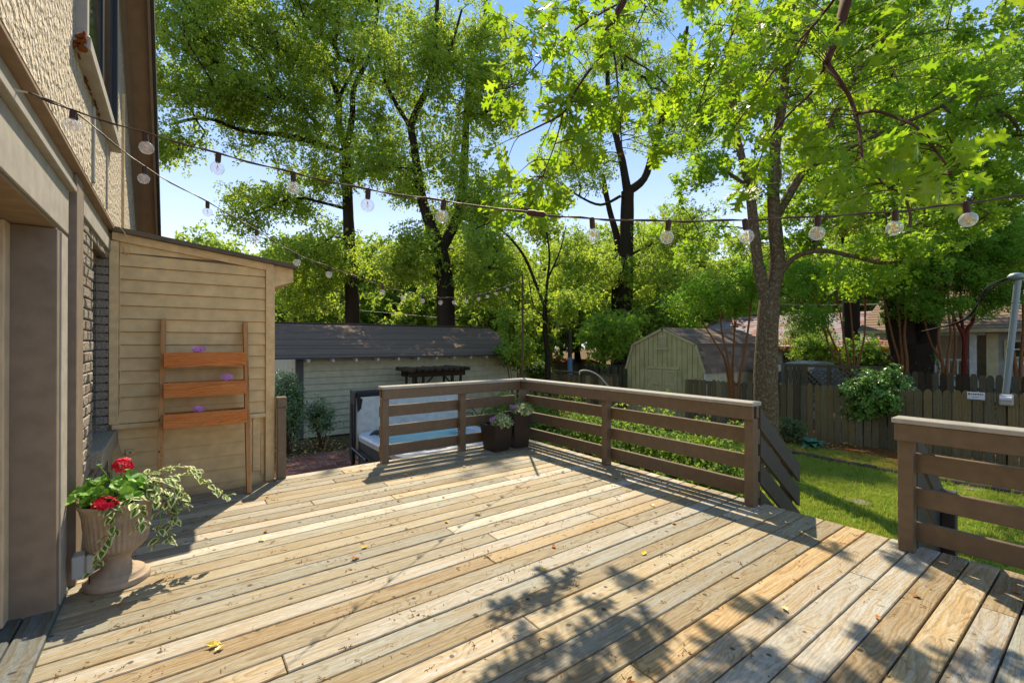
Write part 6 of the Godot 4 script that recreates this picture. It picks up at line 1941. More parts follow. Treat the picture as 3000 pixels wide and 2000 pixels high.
	for c: Vector3 in OAK_CLUSTERS:
		var best := 1e9
		var from := Vector3.ZERO
		for p: Vector3 in nodes:
			var d := p.distance_to(c) * (1.0 + 0.3 * signf(c.y - p.y))
			if d < best:
				best = d
				from = p
		var bend := Vector3(rr(-0.1, 0.1), rr(0.0, 0.15), rr(-0.1, 0.1)) * from.distance_to(c)
		var pts := [from, from.lerp(c, 0.35) + bend, from.lerp(c, 0.7) + bend * 0.7, c]
		tw.tube(smooth_path(pts, 2), [0.005, 0.0045, 0.004, 0.0035, 0.003, 0.0025, 0.002], 5, 1.0, false)
		var ax: Vector3 = (c - pts[2]).normalized()
		var n := rng.randi_range(5, 8)
		for k in n:
			var t := k / float(n)
			var at := c - ax * (0.14 * (1.0 - t))
			var a := k * 2.4 + rr(-0.4, 0.4)
			var side := ax.cross(Vector3(0.2, 0.9, 0.3)).normalized()
			var out := (side * cos(a) + side.cross(ax) * sin(a) + ax * (0.5 + t * 0.7) + Vector3(0, -0.55, 0)).normalized()
			var yy := (Vector3.UP + rand_dir() * 0.75)
			yy = (yy - out * yy.dot(out)).normalized()
			var zz := out.cross(yy)
			leaves.append([at.distance_squared_to(eye), Transform3D(Basis(out, yy, zz) * Basis.from_scale(Vector3.ONE * rr(0.72, 1.15)), at)])
	part(root, "twigs", tw, M.twig).set_meta("kind", "stuff")
	leaves.sort_custom(func(a, b): return a[0] < b[0])
	var rest_x := []
	var rest_c := []
	for k in leaves.size():
		if k < 290:
			piece(root, "leaf", kinds[rng.randi() % 6], tones[rng.randi() % 5], leaves[k][1])
		else:
			rest_x.append(leaves[k][1])
			rest_c.append(tones[rng.randi() % 5].albedo_color.srgb_to_linear())
	copies(root, "far_leaves", kinds[0], M.leaf_near, rest_x, rest_c)


# ---------------------------------------------------------------- shrubs and plants
func shrub(called: String, label: String, group: String, c: Vector3, r: Vector3, count: int, sp: Array, green: Color, m: Material, hollow := 0.45) -> void:
	var t := thing(called, label, "shrub", Vector3(c.x, G, c.z), group)
	var st := MB.new()
	for k in 9:
		var d := rand_dir()
		d.y = absf(d.y)
		var e := c + d * r * 0.8
		var f := Vector3(c.x + rr(-0.08, 0.08), G - 0.03, c.z + rr(-0.08, 0.08))
		st.tube(smooth_path([f, f.lerp(e, 0.5) + Vector3(0, 0.08, 0), e], 3), [0.016, 0.014, 0.012, 0.010, 0.009, 0.007, 0.005], 5, 1.0, false)
	part(t, "stems", st, M.twig)
	var lump := FastNoiseLite.new()
	lump.seed = int(absf(c.x * 31.0 + c.z * 17.0))
	lump.frequency = 1.1
	for q in sp.size():
		var xs := []
		var cs := []
		for k in count / sp.size():
			var d := rand_dir()
			var rad := pow(rng.randf(), hollow) * (0.88 + 0.75 * lump.get_noise_3dv(d * 1.6))
			var p := c + d * rad * r
			if p.y < G + 0.03:
				p.y = G + rr(0.03, 0.2)
			xs.append(Transform3D(turned(d * 0.6 + Vector3.UP * 0.7 + rand_dir() * 0.5, rr(0, TAU), rr(0.75, 1.2)), p))
			var yellow := rr(-0.5, 0.5)
			cs.append(Color(green.r * (1.0 + 0.8 * yellow), green.g * (1.0 + 0.55 * yellow), green.b * rr(0.8, 1.2)))
		copies(t, "foliage", sp[q], m, xs, cs)


func build_shrubs() -> void:
	var az := [sprig(9, 0.055, 0.34, 0.10, 41), sprig(8, 0.06, 0.32, 0.11, 42)]
	var az_green := Color(0.19, 0.29, 0.05)
	var spots := [[Vector3(6.3, -0.33, -8.4), Vector3(0.95, 0.85, 0.85)], [Vector3(6.1, -0.36, -7.1), Vector3(0.9, 0.86, 0.85)], [Vector3(6.0, -0.36, -5.8), Vector3(0.85, 0.82, 0.85)], [Vector3(5.9, -0.38, -4.6), Vector3(0.85, 0.86, 0.8)], [Vector3(5.75, -0.40, -3.5), Vector3(0.8, 0.9, 0.75)]]
	for s in spots:
		shrub("azalea_bush", "rounded small-leaved green bush growing behind the long brown railing", "bushes along the deck", s[0], s[1], 1500, az, az_green, M.leaf)
	var vib := [sprig(8, 0.085, 0.36, 0.13, 43), sprig(9, 0.08, 0.34, 0.13, 44)]
	shrub("fence_shrub", "dense dark green shrub spilling over the grey fence near the mulch bed", "", Vector3(13.975, 0.235, -3.755), Vector3(0.82, 0.68, 0.7), 1900, vib, Color(0.127, 0.255, 0.033), M.leaf_gloss)
	var tall := [sprig(9, 0.075, 0.17, 0.14, 45), sprig(8, 0.085, 0.17, 0.15, 46)]
	shrub("oleander_shrub", "tall narrow-leaved shrub standing at the dark corner of the garage", "", Vector3(2.05, 0.02, -11.6), Vector3(0.42, 0.92, 0.45), 1100, tall, Color(0.150, 0.227, 0.079), M.leaf_gloss, 0.6)
	shrub("oleander_shrub", "low arching narrow-leaved shrub against the grey-green garage siding", "", Vector3(2.75, -0.28, -11.6), Vector3(0.42, 0.5, 0.4), 340, tall, Color(0.150, 0.227, 0.079), M.leaf_gloss, 0.6)
	shrub("wild_shrub", "yellow-green shrub in front of the pale house wall", "", Vector3(21.418, 1.282, -7.843), Vector3(1.0, 0.75, 0.9), 900, vib, Color(0.244, 0.369, 0.048), M.leaf)
	shrub("wild_shrub", "big leafy shrub half hiding the pale house windows", "", Vector3(24.460, 1.984, -9.330), Vector3(1.4, 1.2, 1.2), 1000, vib, Color(0.218, 0.313, 0.072), M.leaf)
	shrub("wild_shrub", "leafy shrub between the lattice fence and the dark trunk", "", Vector3(21.887, 1.035, -6.257), Vector3(1.1, 0.8, 0.9), 900, vib, Color(0.175, 0.302, 0.033), M.leaf)
	shrub("wild_shrub", "dark leafy shrub at the foot of the ivy-clad tree", "", Vector3(22.113, 0.735, -4.850), Vector3(1.0, 0.5, 0.8), 700, vib, Color(0.111, 0.220, 0.025), M.leaf)
	shrub("small_shrub", "small speckled shrub at the foot of the mottled maple", "", Vector3(12.557, -0.687, -5.169), Vector3(0.42, 0.32, 0.4), 420, az, Color(0.195, 0.247, 0.099), M.leaf)
	shrub("small_shrub", "dark leafy shrub behind the plank fence beside the garage", "", Vector3(12.113, 0.373, -14.678), Vector3(0.7, 0.45, 0.6), 420, vib, Color(0.097, 0.170, 0.032), M.leaf)
	shrub("small_shrub", "bright leafy shrub spilling round the right end of the garage roof", "", Vector3(9.284, 1.174, -12.413), Vector3(0.75, 0.55, 0.7), 620, vib, Color(0.218, 0.356, 0.048), M.leaf)
	# hosta in the mulch bed
	var hc := Vector3(12.576, -1.030, -4.662)
	var h := thing("hosta", "blue-green hosta with broad ribbed leaves in the mulch bed", "plant", hc)
	var lm: StandardMaterial3D = M.hosta_leaf
	var hl := MB.new()
	hl.tinted = true
	lobed(hl, Transform3D(), 0.34, 0.10, [Vector2(0, 0.0), Vector2(0.1, 0.45), Vector2(0.3, 0.95), Vector2(0.5, 1.0), Vector2(0.75, 0.6), Vector2(1, 0)], 0.75, 0.35)
	var hm := hl.mesh()
	for k in 26:
		var a := k * 2.4
		var tilt := lerpf(1.1, 0.35, k / 26.0)
		piece(h, "leaf", hm, lm, Transform3D(Basis(Vector3.UP, a) * Basis(Vector3.BACK, tilt) * Basis.from_scale(Vector3.ONE * rr(0.7, 1.1)), hc + Vector3(0, 0.02, 0)))


func tilted_box(t: Node3D, called: String, a: Vector3, b: Vector3, w: float, d: float, m: Material) -> void:
	var mb := MB.new()
	var l := a.distance_to(b)
	mb.box(Vector3(-w * 0.5, 0, -d * 0.5), Vector3(w * 0.5, l, d * 0.5), 0.003, 1, rr(0, 0.5), (rng.randi() % 16) / 16.0, 1.0 / 16.0)
	var y := (b - a).normalized()
	var x := Vector3.RIGHT
	var z := x.cross(y).normalized()
	piece(t, called, mb.mesh(), m, Transform3D(Basis(x, y, z), a))


func flower_mesh(petals: int, r: float, col: Color, eye: Color) -> ArrayMesh:
	var mb := MB.new()
	mb.tinted = true
	mb.col = col
	for k in petals:
		var a := TAU * k / petals
		var d := Vector3(cos(a), 0.15, sin(a))
		var s := Vector3(-sin(a), 0, cos(a))
		mb.quad(Vector3.ZERO, d * r * 0.7 + s * r * 0.42, d * r, d * r * 0.7 - s * r * 0.42)
	mb.col = eye
	mb.ball(Vector3(0, 0.002, 0), Vector3.ONE * r * 0.16, 4, 6)
	return mb.mesh()


func build_small_things() -> void:
	build_ladder_planter()
	build_urn()
	build_corner_pots()
	build_lights()
	# weatherproof outlet at the foot of the door post
	var ob := thing("outlet_box", "grey weatherproof outlet box low on the door post", "outlet", Vector3(-0.47, 0.0, -3.72))
	hbox(ob, "box", -0.506, -0.445, 0.10, 0.235, -3.80, -3.70, M.plastic_grey, 0.006)
	var fl := MB.new()
	fl.box(Vector3(-0.444, 0.115, -3.815), Vector3(-0.405, 0.23, -3.69), 0.012)
	part(ob, "flip_cover", fl, M.plastic_grey)
	var wr := MB.new()
	wr.tube([Vector3(-0.43, 0.12, -3.74), Vector3(-0.43, 0.004, -3.735)], [0.003, 0.003], 5)
	part(ob, "cord", wr, M.cable_black)
	# scroll-backed metal bench behind the back railing
	var bn := thing("garden_bench", "dark scrolled metal bench behind the hot tub", "bench", Vector3(6.15, G, -9.6))
	for k in 5:
		hbox(bn, "seat_slat", 5.5, 6.8, -0.62, -0.60, -9.75 + k * 0.085, -9.69 + k * 0.085, M.dark_iron)
	for x in [5.52, 6.78]:
		for z in [-9.75, -9.35]:
			hbox(bn, "leg", x - 0.015, x + 0.015, G - 0.02, -0.622, z - 0.015, z + 0.015, M.dark_iron)
	for q in 2:
		var x := 5.83 + q * 0.63
		for k in 3:
			var pts := []
			var rs := []
			for a in 13:
				var th := PI * a / 12.0
				pts.append(Vector3(x + cos(th) * (0.31 - k * 0.08), -0.60 + sin(th) * (0.5 - k * 0.12), -9.77))
				rs.append(0.011)
			var mb := MB.new()
			mb.tube(pts, rs, 6)
			part(bn, "back_scroll", mb, M.dark_iron)
	# bent garden hook on the lawn side
	var hk := thing("shepherd_hook", "pale arched metal garden hook standing before the grey fence", "garden hook", Vector3(Vector3(11.089, -0.054, -9.846).x, G, Vector3(11.089, -0.054, -9.846).z))
	var hp := smooth_path([Vector3(Vector3(11.111, -0.123, -9.829).x, G, Vector3(11.111, -0.123, -9.829).z), Vector3(11.089, -0.026, -9.846), Vector3(10.955, 0.279, -9.944), Vector3(10.754, 0.515, -10.092), Vector3(10.530, 0.626, -10.257), Vector3(10.340, 0.612, -10.396), Vector3(10.318, 0.501, -10.413)], 5)
	var hr := []
	for p in hp:
		hr.append(0.022)
	var hm := MB.new()
	hm.tube(hp, hr, 7)
	part(hk, "arched_rod", hm, M.pale_metal)


func build_ladder_planter() -> void:
	var t := thing("ladder_planter", "orange-brown wooden ladder planter with three troughs leaning on the lean-to", "planter", Vector3(0.22, 0, -5.4))
	var zat := func(y: float) -> float: return -5.235 - 0.385 * y / 1.72
	tilted_box(t, "stile", Vector3(-0.135, 0.001, zat.call(0.0)), Vector3(-0.115, 1.73, zat.call(1.73)), 0.042, 0.088, M.stile_wood)
	tilted_box(t, "stile", Vector3(0.575, 0.001, zat.call(0.0)), Vector3(0.578, 1.72, zat.call(1.72)), 0.042, 0.088, M.stile_wood)
	for k in 3:
		var y: float = [1.27, 0.985, 0.70][k]
		var zc: float = zat.call(y + 0.07) + 0.045
		var x0 := -0.098
		var x1 := 0.552
		box_part(t, "trough_front", Vector3(x0 - 0.012, y, zc + 0.062), Vector3(x1 + 0.012, y + 0.138, zc + 0.084), M.planter_wood, 0.003, 0)
		box_part(t, "trough_back", Vector3(x0, y, zc - 0.080), Vector3(x1, y + 0.138, zc - 0.06), M.planter_wood, 0.003, 0)
		box_part(t, "trough_base", Vector3(x0, y, zc - 0.059), Vector3(x1, y + 0.018, zc + 0.061), M.planter_wood, 0.002, 0)
		for x in [x0, x1 - 0.018]:
			box_part(t, "trough_end", Vector3(x, y + 0.019, zc - 0.059), Vector3(x + 0.018, y + 0.137, zc + 0.061), M.planter_wood, 0.002, 1)
		var so := MB.new()
		so.box(Vector3(x0 + 0.019, y + 0.02, zc - 0.058), Vector3(x1 - 0.019, y + 0.122, zc + 0.060), 0.01)
		part(t, "soil", so, M.potting_soil)
		# petunias and little yellow plants
		var pet := flower_mesh(5, 0.034, Color(0.70, 0.30, 0.60), Color(0.35, 0.08, 0.3))
		var px: float = [0.16, 0.40, 0.14][k]
		var pl := thing("petunia", ["purple petunia in the top trough of the ladder planter", "purple petunia in the middle trough of the ladder planter", "purple petunia pair in the bottom trough of the ladder planter"][k], "flower", Vector3(px, y + 0.12, zc))
		var stm := MB.new()
		stm.tinted = true
		for q in 5:
			var fp := Vector3(px + rr(-0.04, 0.04) + (0.045 if k == 2 and q > 2 else 0.0), y + 0.158 + rr(0, 0.022), zc + 0.03 + rr(-0.03, 0.03))
			piece(pl, "blossom", pet, M.petal, Transform3D(turned(Vector3(rr(-0.5, 0.5), 0.6, 1.0), rr(0, TAU), rr(0.85, 1.15)), fp))
			stm.tube([Vector3(px, y + 0.115, zc + 0.02), fp], [0.003, 0.002], 4, 1.0, false)
			blade(stm, Transform3D(Basis(Vector3.UP, rr(0, TAU)), Vector3(px, y + 0.128, zc + 0.03)), 0.05, 0.015)
		part(pl, "stems", stm, M.hosta_leaf)
		var yx: float = [0.36, 0.13, 0.385][k]
		var yl := thing("sedum", ["tiny yellow-green sprout in the top trough of the ladder planter", "tiny yellow-green sprout in the middle trough of the ladder planter", "tiny yellow-green sprout in the bottom trough of the ladder planter"][k], "plant", Vector3(yx, y + 0.12, zc))
		var ym := MB.new()
		ym.tinted = true
		for q in 22:
			ym.col = Color(0.48, 0.50, 0.05) * rr(0.7, 1.1)
			blade(ym, Transform3D(Basis(Vector3.UP, rr(0, TAU)) * Basis(Vector3.BACK, rr(0.1, 1.2)), Vector3(yx + rr(-0.035, 0.035), y + 0.124, zc + 0.03 + rr(-0.02, 0.02))), rr(0.018, 0.032), 0.007)
		part(yl, "leaves", ym, M.petal)
	# dead stems in the troughs
	var dd := thing("dry_stems", "dry brown stalks sticking out of the bottom trough", "plant", Vector3(0.45, 0.82, -5.37))
	var dm := MB.new()
	for q in 9:
		var p := Vector3(rr(0.40, 0.53), 0.815, -5.37 + rr(-0.03, 0.03))
		dm.tube([p, p + Vector3(rr(-0.03, 0.05), rr(0.02, 0.05), rr(-0.01, 0.03))], [0.0022, 0.001], 4)
	part(dd, "stalks", dm, M.twig)


func variegated(mb: MB, xf: Transform3D, l: float, w: float) -> void:
	var out := [Vector2(0, 0.05), Vector2(0.18, 0.72), Vector2(0.42, 1.0), Vector2(0.72, 0.7), Vector2(1.0, 0.0)]
	var f := func(x: float, s: float, k: float) -> Vector3: return xf * Vector3(lerpf(0.08, 0.86, x) * l if k < 1.0 else x * l, -0.22 * l * x * x + absf(s) * w * 0.25, s * w * k)
	for k in 4:
		var a: Vector2 = out[k]
		var b: Vector2 = out[k + 1]
		for s: float in [-1.0, 1.0]:
			mb.col = Color(0.10, 0.20, 0.035)
			var p: Array = [f.call(a.x, 0.0, 0.5), f.call(b.x, 0.0, 0.5), f.call(b.x, b.y * s, 0.58), f.call(a.x, a.y * s, 0.58)]
			var q: Array = [f.call(a.x, a.y * s, 0.58), f.call(b.x, b.y * s, 0.58), f.call(b.x, b.y * s, 1.0), f.call(a.x, a.y * s, 1.0)]
			if s > 0:
				p.reverse()
				q.reverse()
			mb.quad(p[0], p[1], p[2], p[3])
			mb.col = Color(0.62, 0.63, 0.34)
			mb.quad(q[0], q[1], q[2], q[3])


func build_urn() -> void:
	var c := Vector3(-0.305, 0, -3.80)
	var u := thing("garden_urn", "tan fluted pedestal urn beside the door post", "urn", c)
	var prof := [Vector2(0.0, 0.0), Vector2(0.163, 0.0), Vector2(0.166, 0.006), Vector2(0.165, 0.032), Vector2(0.158, 0.038), Vector2(0.140, 0.042), Vector2(0.136, 0.062), Vector2(0.128, 0.068), Vector2(0.098, 0.082), Vector2(0.073, 0.105), Vector2(0.066, 0.135), Vector2(0.070, 0.160), Vector2(0.088, 0.176), Vector2(0.094, 0.186), Vector2(0.092, 0.192), Vector2(0.120, 0.206), Vector2(0.146, 0.232), Vector2(0.157, 0.27), Vector2(0.162, 0.32), Vector2(0.166, 0.38), Vector2(0.173, 0.44), Vector2(0.184, 0.485), Vector2(0.193, 0.505), Vector2(0.196, 0.515), Vector2(0.190, 0.522), Vector2(0.178, 0.516), Vector2(0.170, 0.49), Vector2(0.0, 0.485)]
	var mb := MB.new()
	var fine := []
	for k in prof.size() - 1:
		fine.append(prof[k])
		if prof[k].y > 0.2 and prof[k].y < 0.48:
			fine.append(prof[k].lerp(prof[k + 1], 0.5))
	fine.append(prof[-1])
	mb.lathe(fine, c, 252, func(a: float, y: float) -> float:
		if y < 0.215 or y > 0.484:
			return 1.0
		var depth := 0.05 * smoothstep(0.215, 0.25, y)
		# leaf arches near the rim, fine flutes between
		var s := absf(fposmod(a / TAU * 8.0, 1.0) - 0.5) * 2.0
		var arch := 0.44 - 0.10 * s * s
		var f := absf(sin(a * 18.0))
		return 1.0 - depth * (1.0 - f) * (1.0 if y < arch else 0.25) + (0.012 if absf(y - arch) < 0.008 else 0.0))
	mb.renormal()
	part(u, "bowl", mb, M.urn_resin)
	var so := MB.new()
	so.lathe([Vector2(0.168, 0.478), Vector2(0.165, 0.496), Vector2(0.0, 0.502)], c, 24)
	part(u, "soil", so, M.potting_soil)
	var top := c + Vector3(0, 0.50, 0)
	# geranium: scalloped leaves, two red heads, pale buds
	var g := thing("geranium", "red-flowered geranium with bright green leaves in the tan urn", "plant", top)
	var lf := MB.new()
	lf.tinted = true
	lobed(lf, Transform3D(), 0.075, 0.042, [Vector2(0.0, 0.0), Vector2(-0.12, 0.35), Vector2(0.05, 0.75), Vector2(0.25, 0.85), Vector2(0.35, 1.05), Vector2(0.55, 0.9), Vector2(0.7, 0.85), Vector2(0.85, 0.5), Vector2(1.0, 0.0)], -0.12, 0.35, 0.04)
	var lmesh := lf.mesh()
	var gm := []
	for k in 3:
		gm.append(one_leaf("geranium_leaf_%d" % k, [Color(0.42, 0.60, 0.20), Color(0.48, 0.66, 0.24), Color(0.36, 0.54, 0.18)][k], Color(0.8, 0.8, 0.6)))
	var st := MB.new()
	st.tinted = true
	for k in 95:
		var a := rr(0, TAU)
		var r := sqrt(rng.randf()) * 0.17
		var p := top + Vector3(cos(a) * r - 0.03, 0.02 + (0.135 - r * 0.45) * rng.randf() + 0.02, sin(a) * r)
		piece(g, "leaf", lmesh, gm[rng.randi() % 3], Transform3D(turned(Vector3(cos(a) * 0.7, 0.9, sin(a) * 0.7) + rand_dir() * 0.5, rr(0, TAU), rr(0.6, 1.15)), p))
		if k % 3 == 0:
			st.tube([top + Vector3(cos(a), 0, sin(a)) * r * 0.4 - Vector3(0, 0.01, 0), p], [0.003, 0.002], 4, 1.0, false)
	var heads := [top + Vector3(0.02, 0.215, -0.05), top + Vector3(-0.045, 0.045, 0.175)]
	var petal := flower_mesh(5, 0.021, Color(0.62, 0.012, 0.045), Color(0.45, 0.02, 0.04))
	for hh: Vector3 in heads:
		st.tube([top + Vector3(-0.03, 0.02, 0.0), top.lerp(hh, 0.6) + Vector3(0, 0.03, 0), hh], [0.004, 0.004, 0.003], 5, 1.0, false)
		for k in 42:
			var d := rand_dir()
			piece(g, "blossom", petal, M.petal, Transform3D(turned(d + Vector3(0, 0.3, 0), rr(0, TAU), rr(0.8, 1.2)), hh + d * Vector3(0.058, 0.042, 0.058) * rr(0.7, 1.0)))
	for bp in [Vector3(-0.13, 0.17, 0.05), Vector3(-0.09, 0.235, -0.02), Vector3(-0.11, 0.11, 0.1), Vector3(0.05, 0.20, 0.06)]:
		st.tube([top, top + bp * 0.6 + Vector3(0, 0.03, 0), top + bp], [0.004, 0.0035, 0.003], 5, 1.0, false)
		for q in 7:
			blade(st, Transform3D(Basis(Vector3.UP, TAU * q / 7.0) * Basis(Vector3.BACK, 0.7), top + bp), 0.02, 0.005)
	part(g, "stems", st, gm[1])
	# variegated vinca: vines that trail over the rim
	var v := thing("vinca_vine", "cream-edged trailing vine spilling over the rim of the tan urn", "plant", top)
	var kinds := []
	for k in 3:
		var vm := MB.new()
		vm.tinted = true
		variegated(vm, Transform3D(), 0.058 + 0.008 * k, 0.0195 + 0.002 * k)
		kinds.append(vm.mesh())
	var vines := [
		[Vector3(0.10, 0.05, 0.02), Vector3(0.24, 0.10, -0.02), Vector3(0.40, 0.08, -0.05), Vector3(0.50, -0.02, -0.06), Vector3(0.60, -0.10, -0.02)],
		[Vector3(0.10, 0.04, -0.02), Vector3(0.20, 0.14, -0.06), Vector3(0.32, 0.14, -0.12), Vector3(0.42, 0.08, -0.16)],
		[Vector3(0.12, 0.03, 0.06), Vector3(0.22, 0.03, 0.06), Vector3(0.26, -0.08, 0.05), Vector3(0.265, -0.22, 0.05), Vector3(0.26, -0.30, 0.06)],
		[Vector3(0.11, 0.04, 0.09), Vector3(0.19, 0.03, 0.12), Vector3(0.215, -0.10, 0.13), Vector3(0.21, -0.26, 0.12)],
		[Vector3(-0.02, 0.03, 0.12), Vector3(-0.02, 0.03, 0.20), Vector3(0.0, -0.06, 0.23), Vector3(-0.04, -0.2, 0.24), Vector3(-0.10, -0.33, 0.22)],
		[Vector3(0.05, 0.03, 0.10), Vector3(0.08, 0.05, 0.19), Vector3(0.12, -0.02, 0.23), Vector3(0.13, -0.12, 0.23)],
		[Vector3(0.10, 0.06, 0.0), Vector3(0.17, 0.11, 0.03), Vector3(0.27, 0.08, 0.02), Vector3(0.33, -0.02, 0.03), Vector3(0.33, -0.12, 0.04)],
		[Vector3(0.06, 0.05, -0.08), Vector3(0.14, 0.12, -0.12), Vector3(0.26, 0.12, -0.18)],
		[Vector3(0.10, 0.05, 0.04), Vector3(0.2, 0.07, 0.07), Vector3(0.28, 0.0, 0.08), Vector3(0.30, -0.1, 0.08), Vector3(0.30, -0.17, 0.08)],
	]
	var vs := MB.new()
	vs.tinted = true
	for w in vines:
		var pts := []
		for p in w:
			pts.append(top + p)
		var path := smooth_path(pts, 6)
		var rs := []
		for p in path:
			rs.append(0.0022)
		vs.tube(path, rs, 5, 1.0, false)
		for k in range(1, path.size()):
			for s: float in [-1.0, 1.0]:
				if rng.randf() < 0.34 or path[k].y < 0.2 and rng.randf() < 0.6:
					continue
				var dir: Vector3 = (path[k] - path[k - 1]).normalized()
				var side := dir.cross(Vector3.UP + rand_dir() * 0.3).normalized() * s
				var x := (side + dir * 0.5 + Vector3(0, rr(-0.2, 0.35), 0)).normalized()
				var y := (Vector3.UP + rand_dir() * 0.4)
				y = (y - x * y.dot(x)).normalized()
				piece(v, "leaf", kinds[rng.randi() % 3], M.petal, Transform3D(Basis(x, y, x.cross(y)) * Basis.from_scale(Vector3.ONE * rr(0.7, 1.15)), path[k]))
	part(v, "stems", vs, gm[1])


func tapered_pot(t: Node3D, c: Vector3, half0: float, half1: float, hgt: float, turn: float) -> void:
	var b := Basis(Vector3.UP, turn)
	var mb := MB.new()
	var lo := []
	var hi := []
	var li := []
	var ins := []
	for q in [[-1, 1], [1, 1], [1, -1], [-1, -1]]:
		lo.append(c + b * Vector3(q[0] * half0, 0.0, q[1] * half0))
		hi.append(c + b * Vector3(q[0] * half1, hgt, q[1] * half1))
		li.append(c + b * Vector3(q[0] * (half1 - 0.022), hgt, q[1] * (half1 - 0.022)))
		ins.append(c + b * Vector3(q[0] * (half1 - 0.03), hgt - 0.06, q[1] * (half1 - 0.03)))
	for k in 4:
		var n := (k + 1) % 4
		mb.quad(lo[k], lo[n], hi[n], hi[k])
		mb.quad(hi[k], hi[n], li[n], li[k])
		mb.quad(li[k], li[n], ins[n], ins[k])
	mb.quad(lo[3], lo[2], lo[1], lo[0])
	part(t, "pot", mb, M.pot_brown)
	var so := MB.new()
	so.quad(ins[0], ins[1], ins[2], ins[3])
	part(t, "soil", so, M.potting_soil)


func build_corner_pots() -> void:
	var wh := MB.new()
	wh.tinted = true
	for k in 9:
		var a := k * 2.4
		wh.col = Color(0.70, 0.72, 0.45) if k % 3 else Color(0.25, 0.36, 0.10)
		blade(wh, Transform3D(Basis(Vector3.UP, a) * Basis(Vector3.BACK, rr(-0.2, 1.1)), Vector3(rr(-0.02, 0.02), rr(-0.02, 0.02), rr(-0.02, 0.02))), rr(0.022, 0.034), 0.011)
	var wmesh := wh.mesh()
	var pur := flower_mesh(5, 0.024, Color(0.40, 0.22, 0.42), Color(0.20, 0.05, 0.2))
	for spec in [[Vector3(3.62, 0.001, -5.30), 0.125, 0.165, 0.37, "wide brown square pot of white-edged foliage by the deck corner", "cream and green leafy plant with mauve flowers in the wide corner pot", 0.12], [Vector3(3.99, 0.001, -5.30), 0.115, 0.15, 0.50, "tall brown square pot standing in the railing corner", "cream and green leafy plant with pink flowers in the tall corner pot", -0.08]]:
		var t := thing("square_pot", spec[4], "pot", spec[0], "brown pots in the deck corner")
		tapered_pot(t, spec[0], spec[1], spec[2], spec[3], spec[6])
		var top: Vector3 = spec[0] + Vector3(0, spec[3] - 0.05, 0)
		var pl := thing("variegated_plant", spec[5], "plant", top, "plants in the corner pots")
		var st := MB.new()
		st.tinted = true
		var xs := []
		for k in 230:
			var d := rand_dir()
			d.y = absf(d.y)
			var p := top + Vector3(0.05, 0.03, 0.05) + d * Vector3(0.155, 0.15, 0.15) * pow(rng.randf(), 0.4)
			xs.append(Transform3D(turned(d + Vector3(0, 0.6, 0), rr(0, TAU), rr(0.8, 1.3)), p))
			if k % 12 == 0:
				st.tube([top, p], [0.003, 0.002], 4, 1.0, false)
		part(pl, "stems", st, M.hosta_leaf)
		copies(pl, "foliage", wmesh, M.petal, xs, [])
		for k in 9:
			piece(pl, "blossom", pur, M.petal, Transform3D(turned(Vector3(rr(-0.6, 0.2), 0.6, 1.0), rr(0, TAU), rr(0.8, 1.2)), top + Vector3(-0.10 + rr(-0.05, 0.04), 0.10 + rr(0, 0.05), 0.03 + rr(-0.04, 0.05))))


const STRING_A := [Vector3(-0.470, 2.471, -2.530), Vector3(-0.327, 2.393, -2.405), Vector3(-0.104, 2.296, -2.209), Vector3(0.120, 2.206, -2.012), Vector3(0.339, 2.125, -1.820), Vector3(0.553, 2.055, -1.632), Vector3(0.763, 2.006, -1.447), Vector3(1.010, 1.953, -1.231), Vector3(1.155, 1.931, -1.104), Vector3(1.350, 1.916, -0.933), Vector3(1.537, 1.914, -0.768), Vector3(1.712, 1.920, -0.614), Vector3(1.893, 1.931, -0.456), Vector3(2.053, 1.953, -0.315), Vector3(2.245, 1.982, -0.146), Vector3(2.550, 2.031, 0.121)]
const STRING_B := [Vector3(-0.470, 2.470, -2.530), Vector3(-0.351, 2.464, -2.607), Vector3(-0.129, 2.330, -2.752), Vector3(0.125, 2.254, -2.917), Vector3(0.375, 2.173, -3.080), Vector3(0.625, 2.085, -3.243), Vector3(0.878, 2.047, -3.408), Vector3(1.091, 2.016, -3.546), Vector3(1.390, 1.985, -3.741), Vector3(1.652, 1.966, -3.911), Vector3(1.917, 1.966, -4.084), Vector3(2.201, 1.977, -4.268), Vector3(2.458, 2.005, -4.436), Vector3(2.730, 2.046, -4.613), Vector3(2.993, 2.103, -4.784), Vector3(3.240, 2.161, -4.945), Vector3(3.499, 2.229, -5.113), Vector3(3.842, 2.331, -5.337), Vector3(4.437, 2.525, -5.724)]


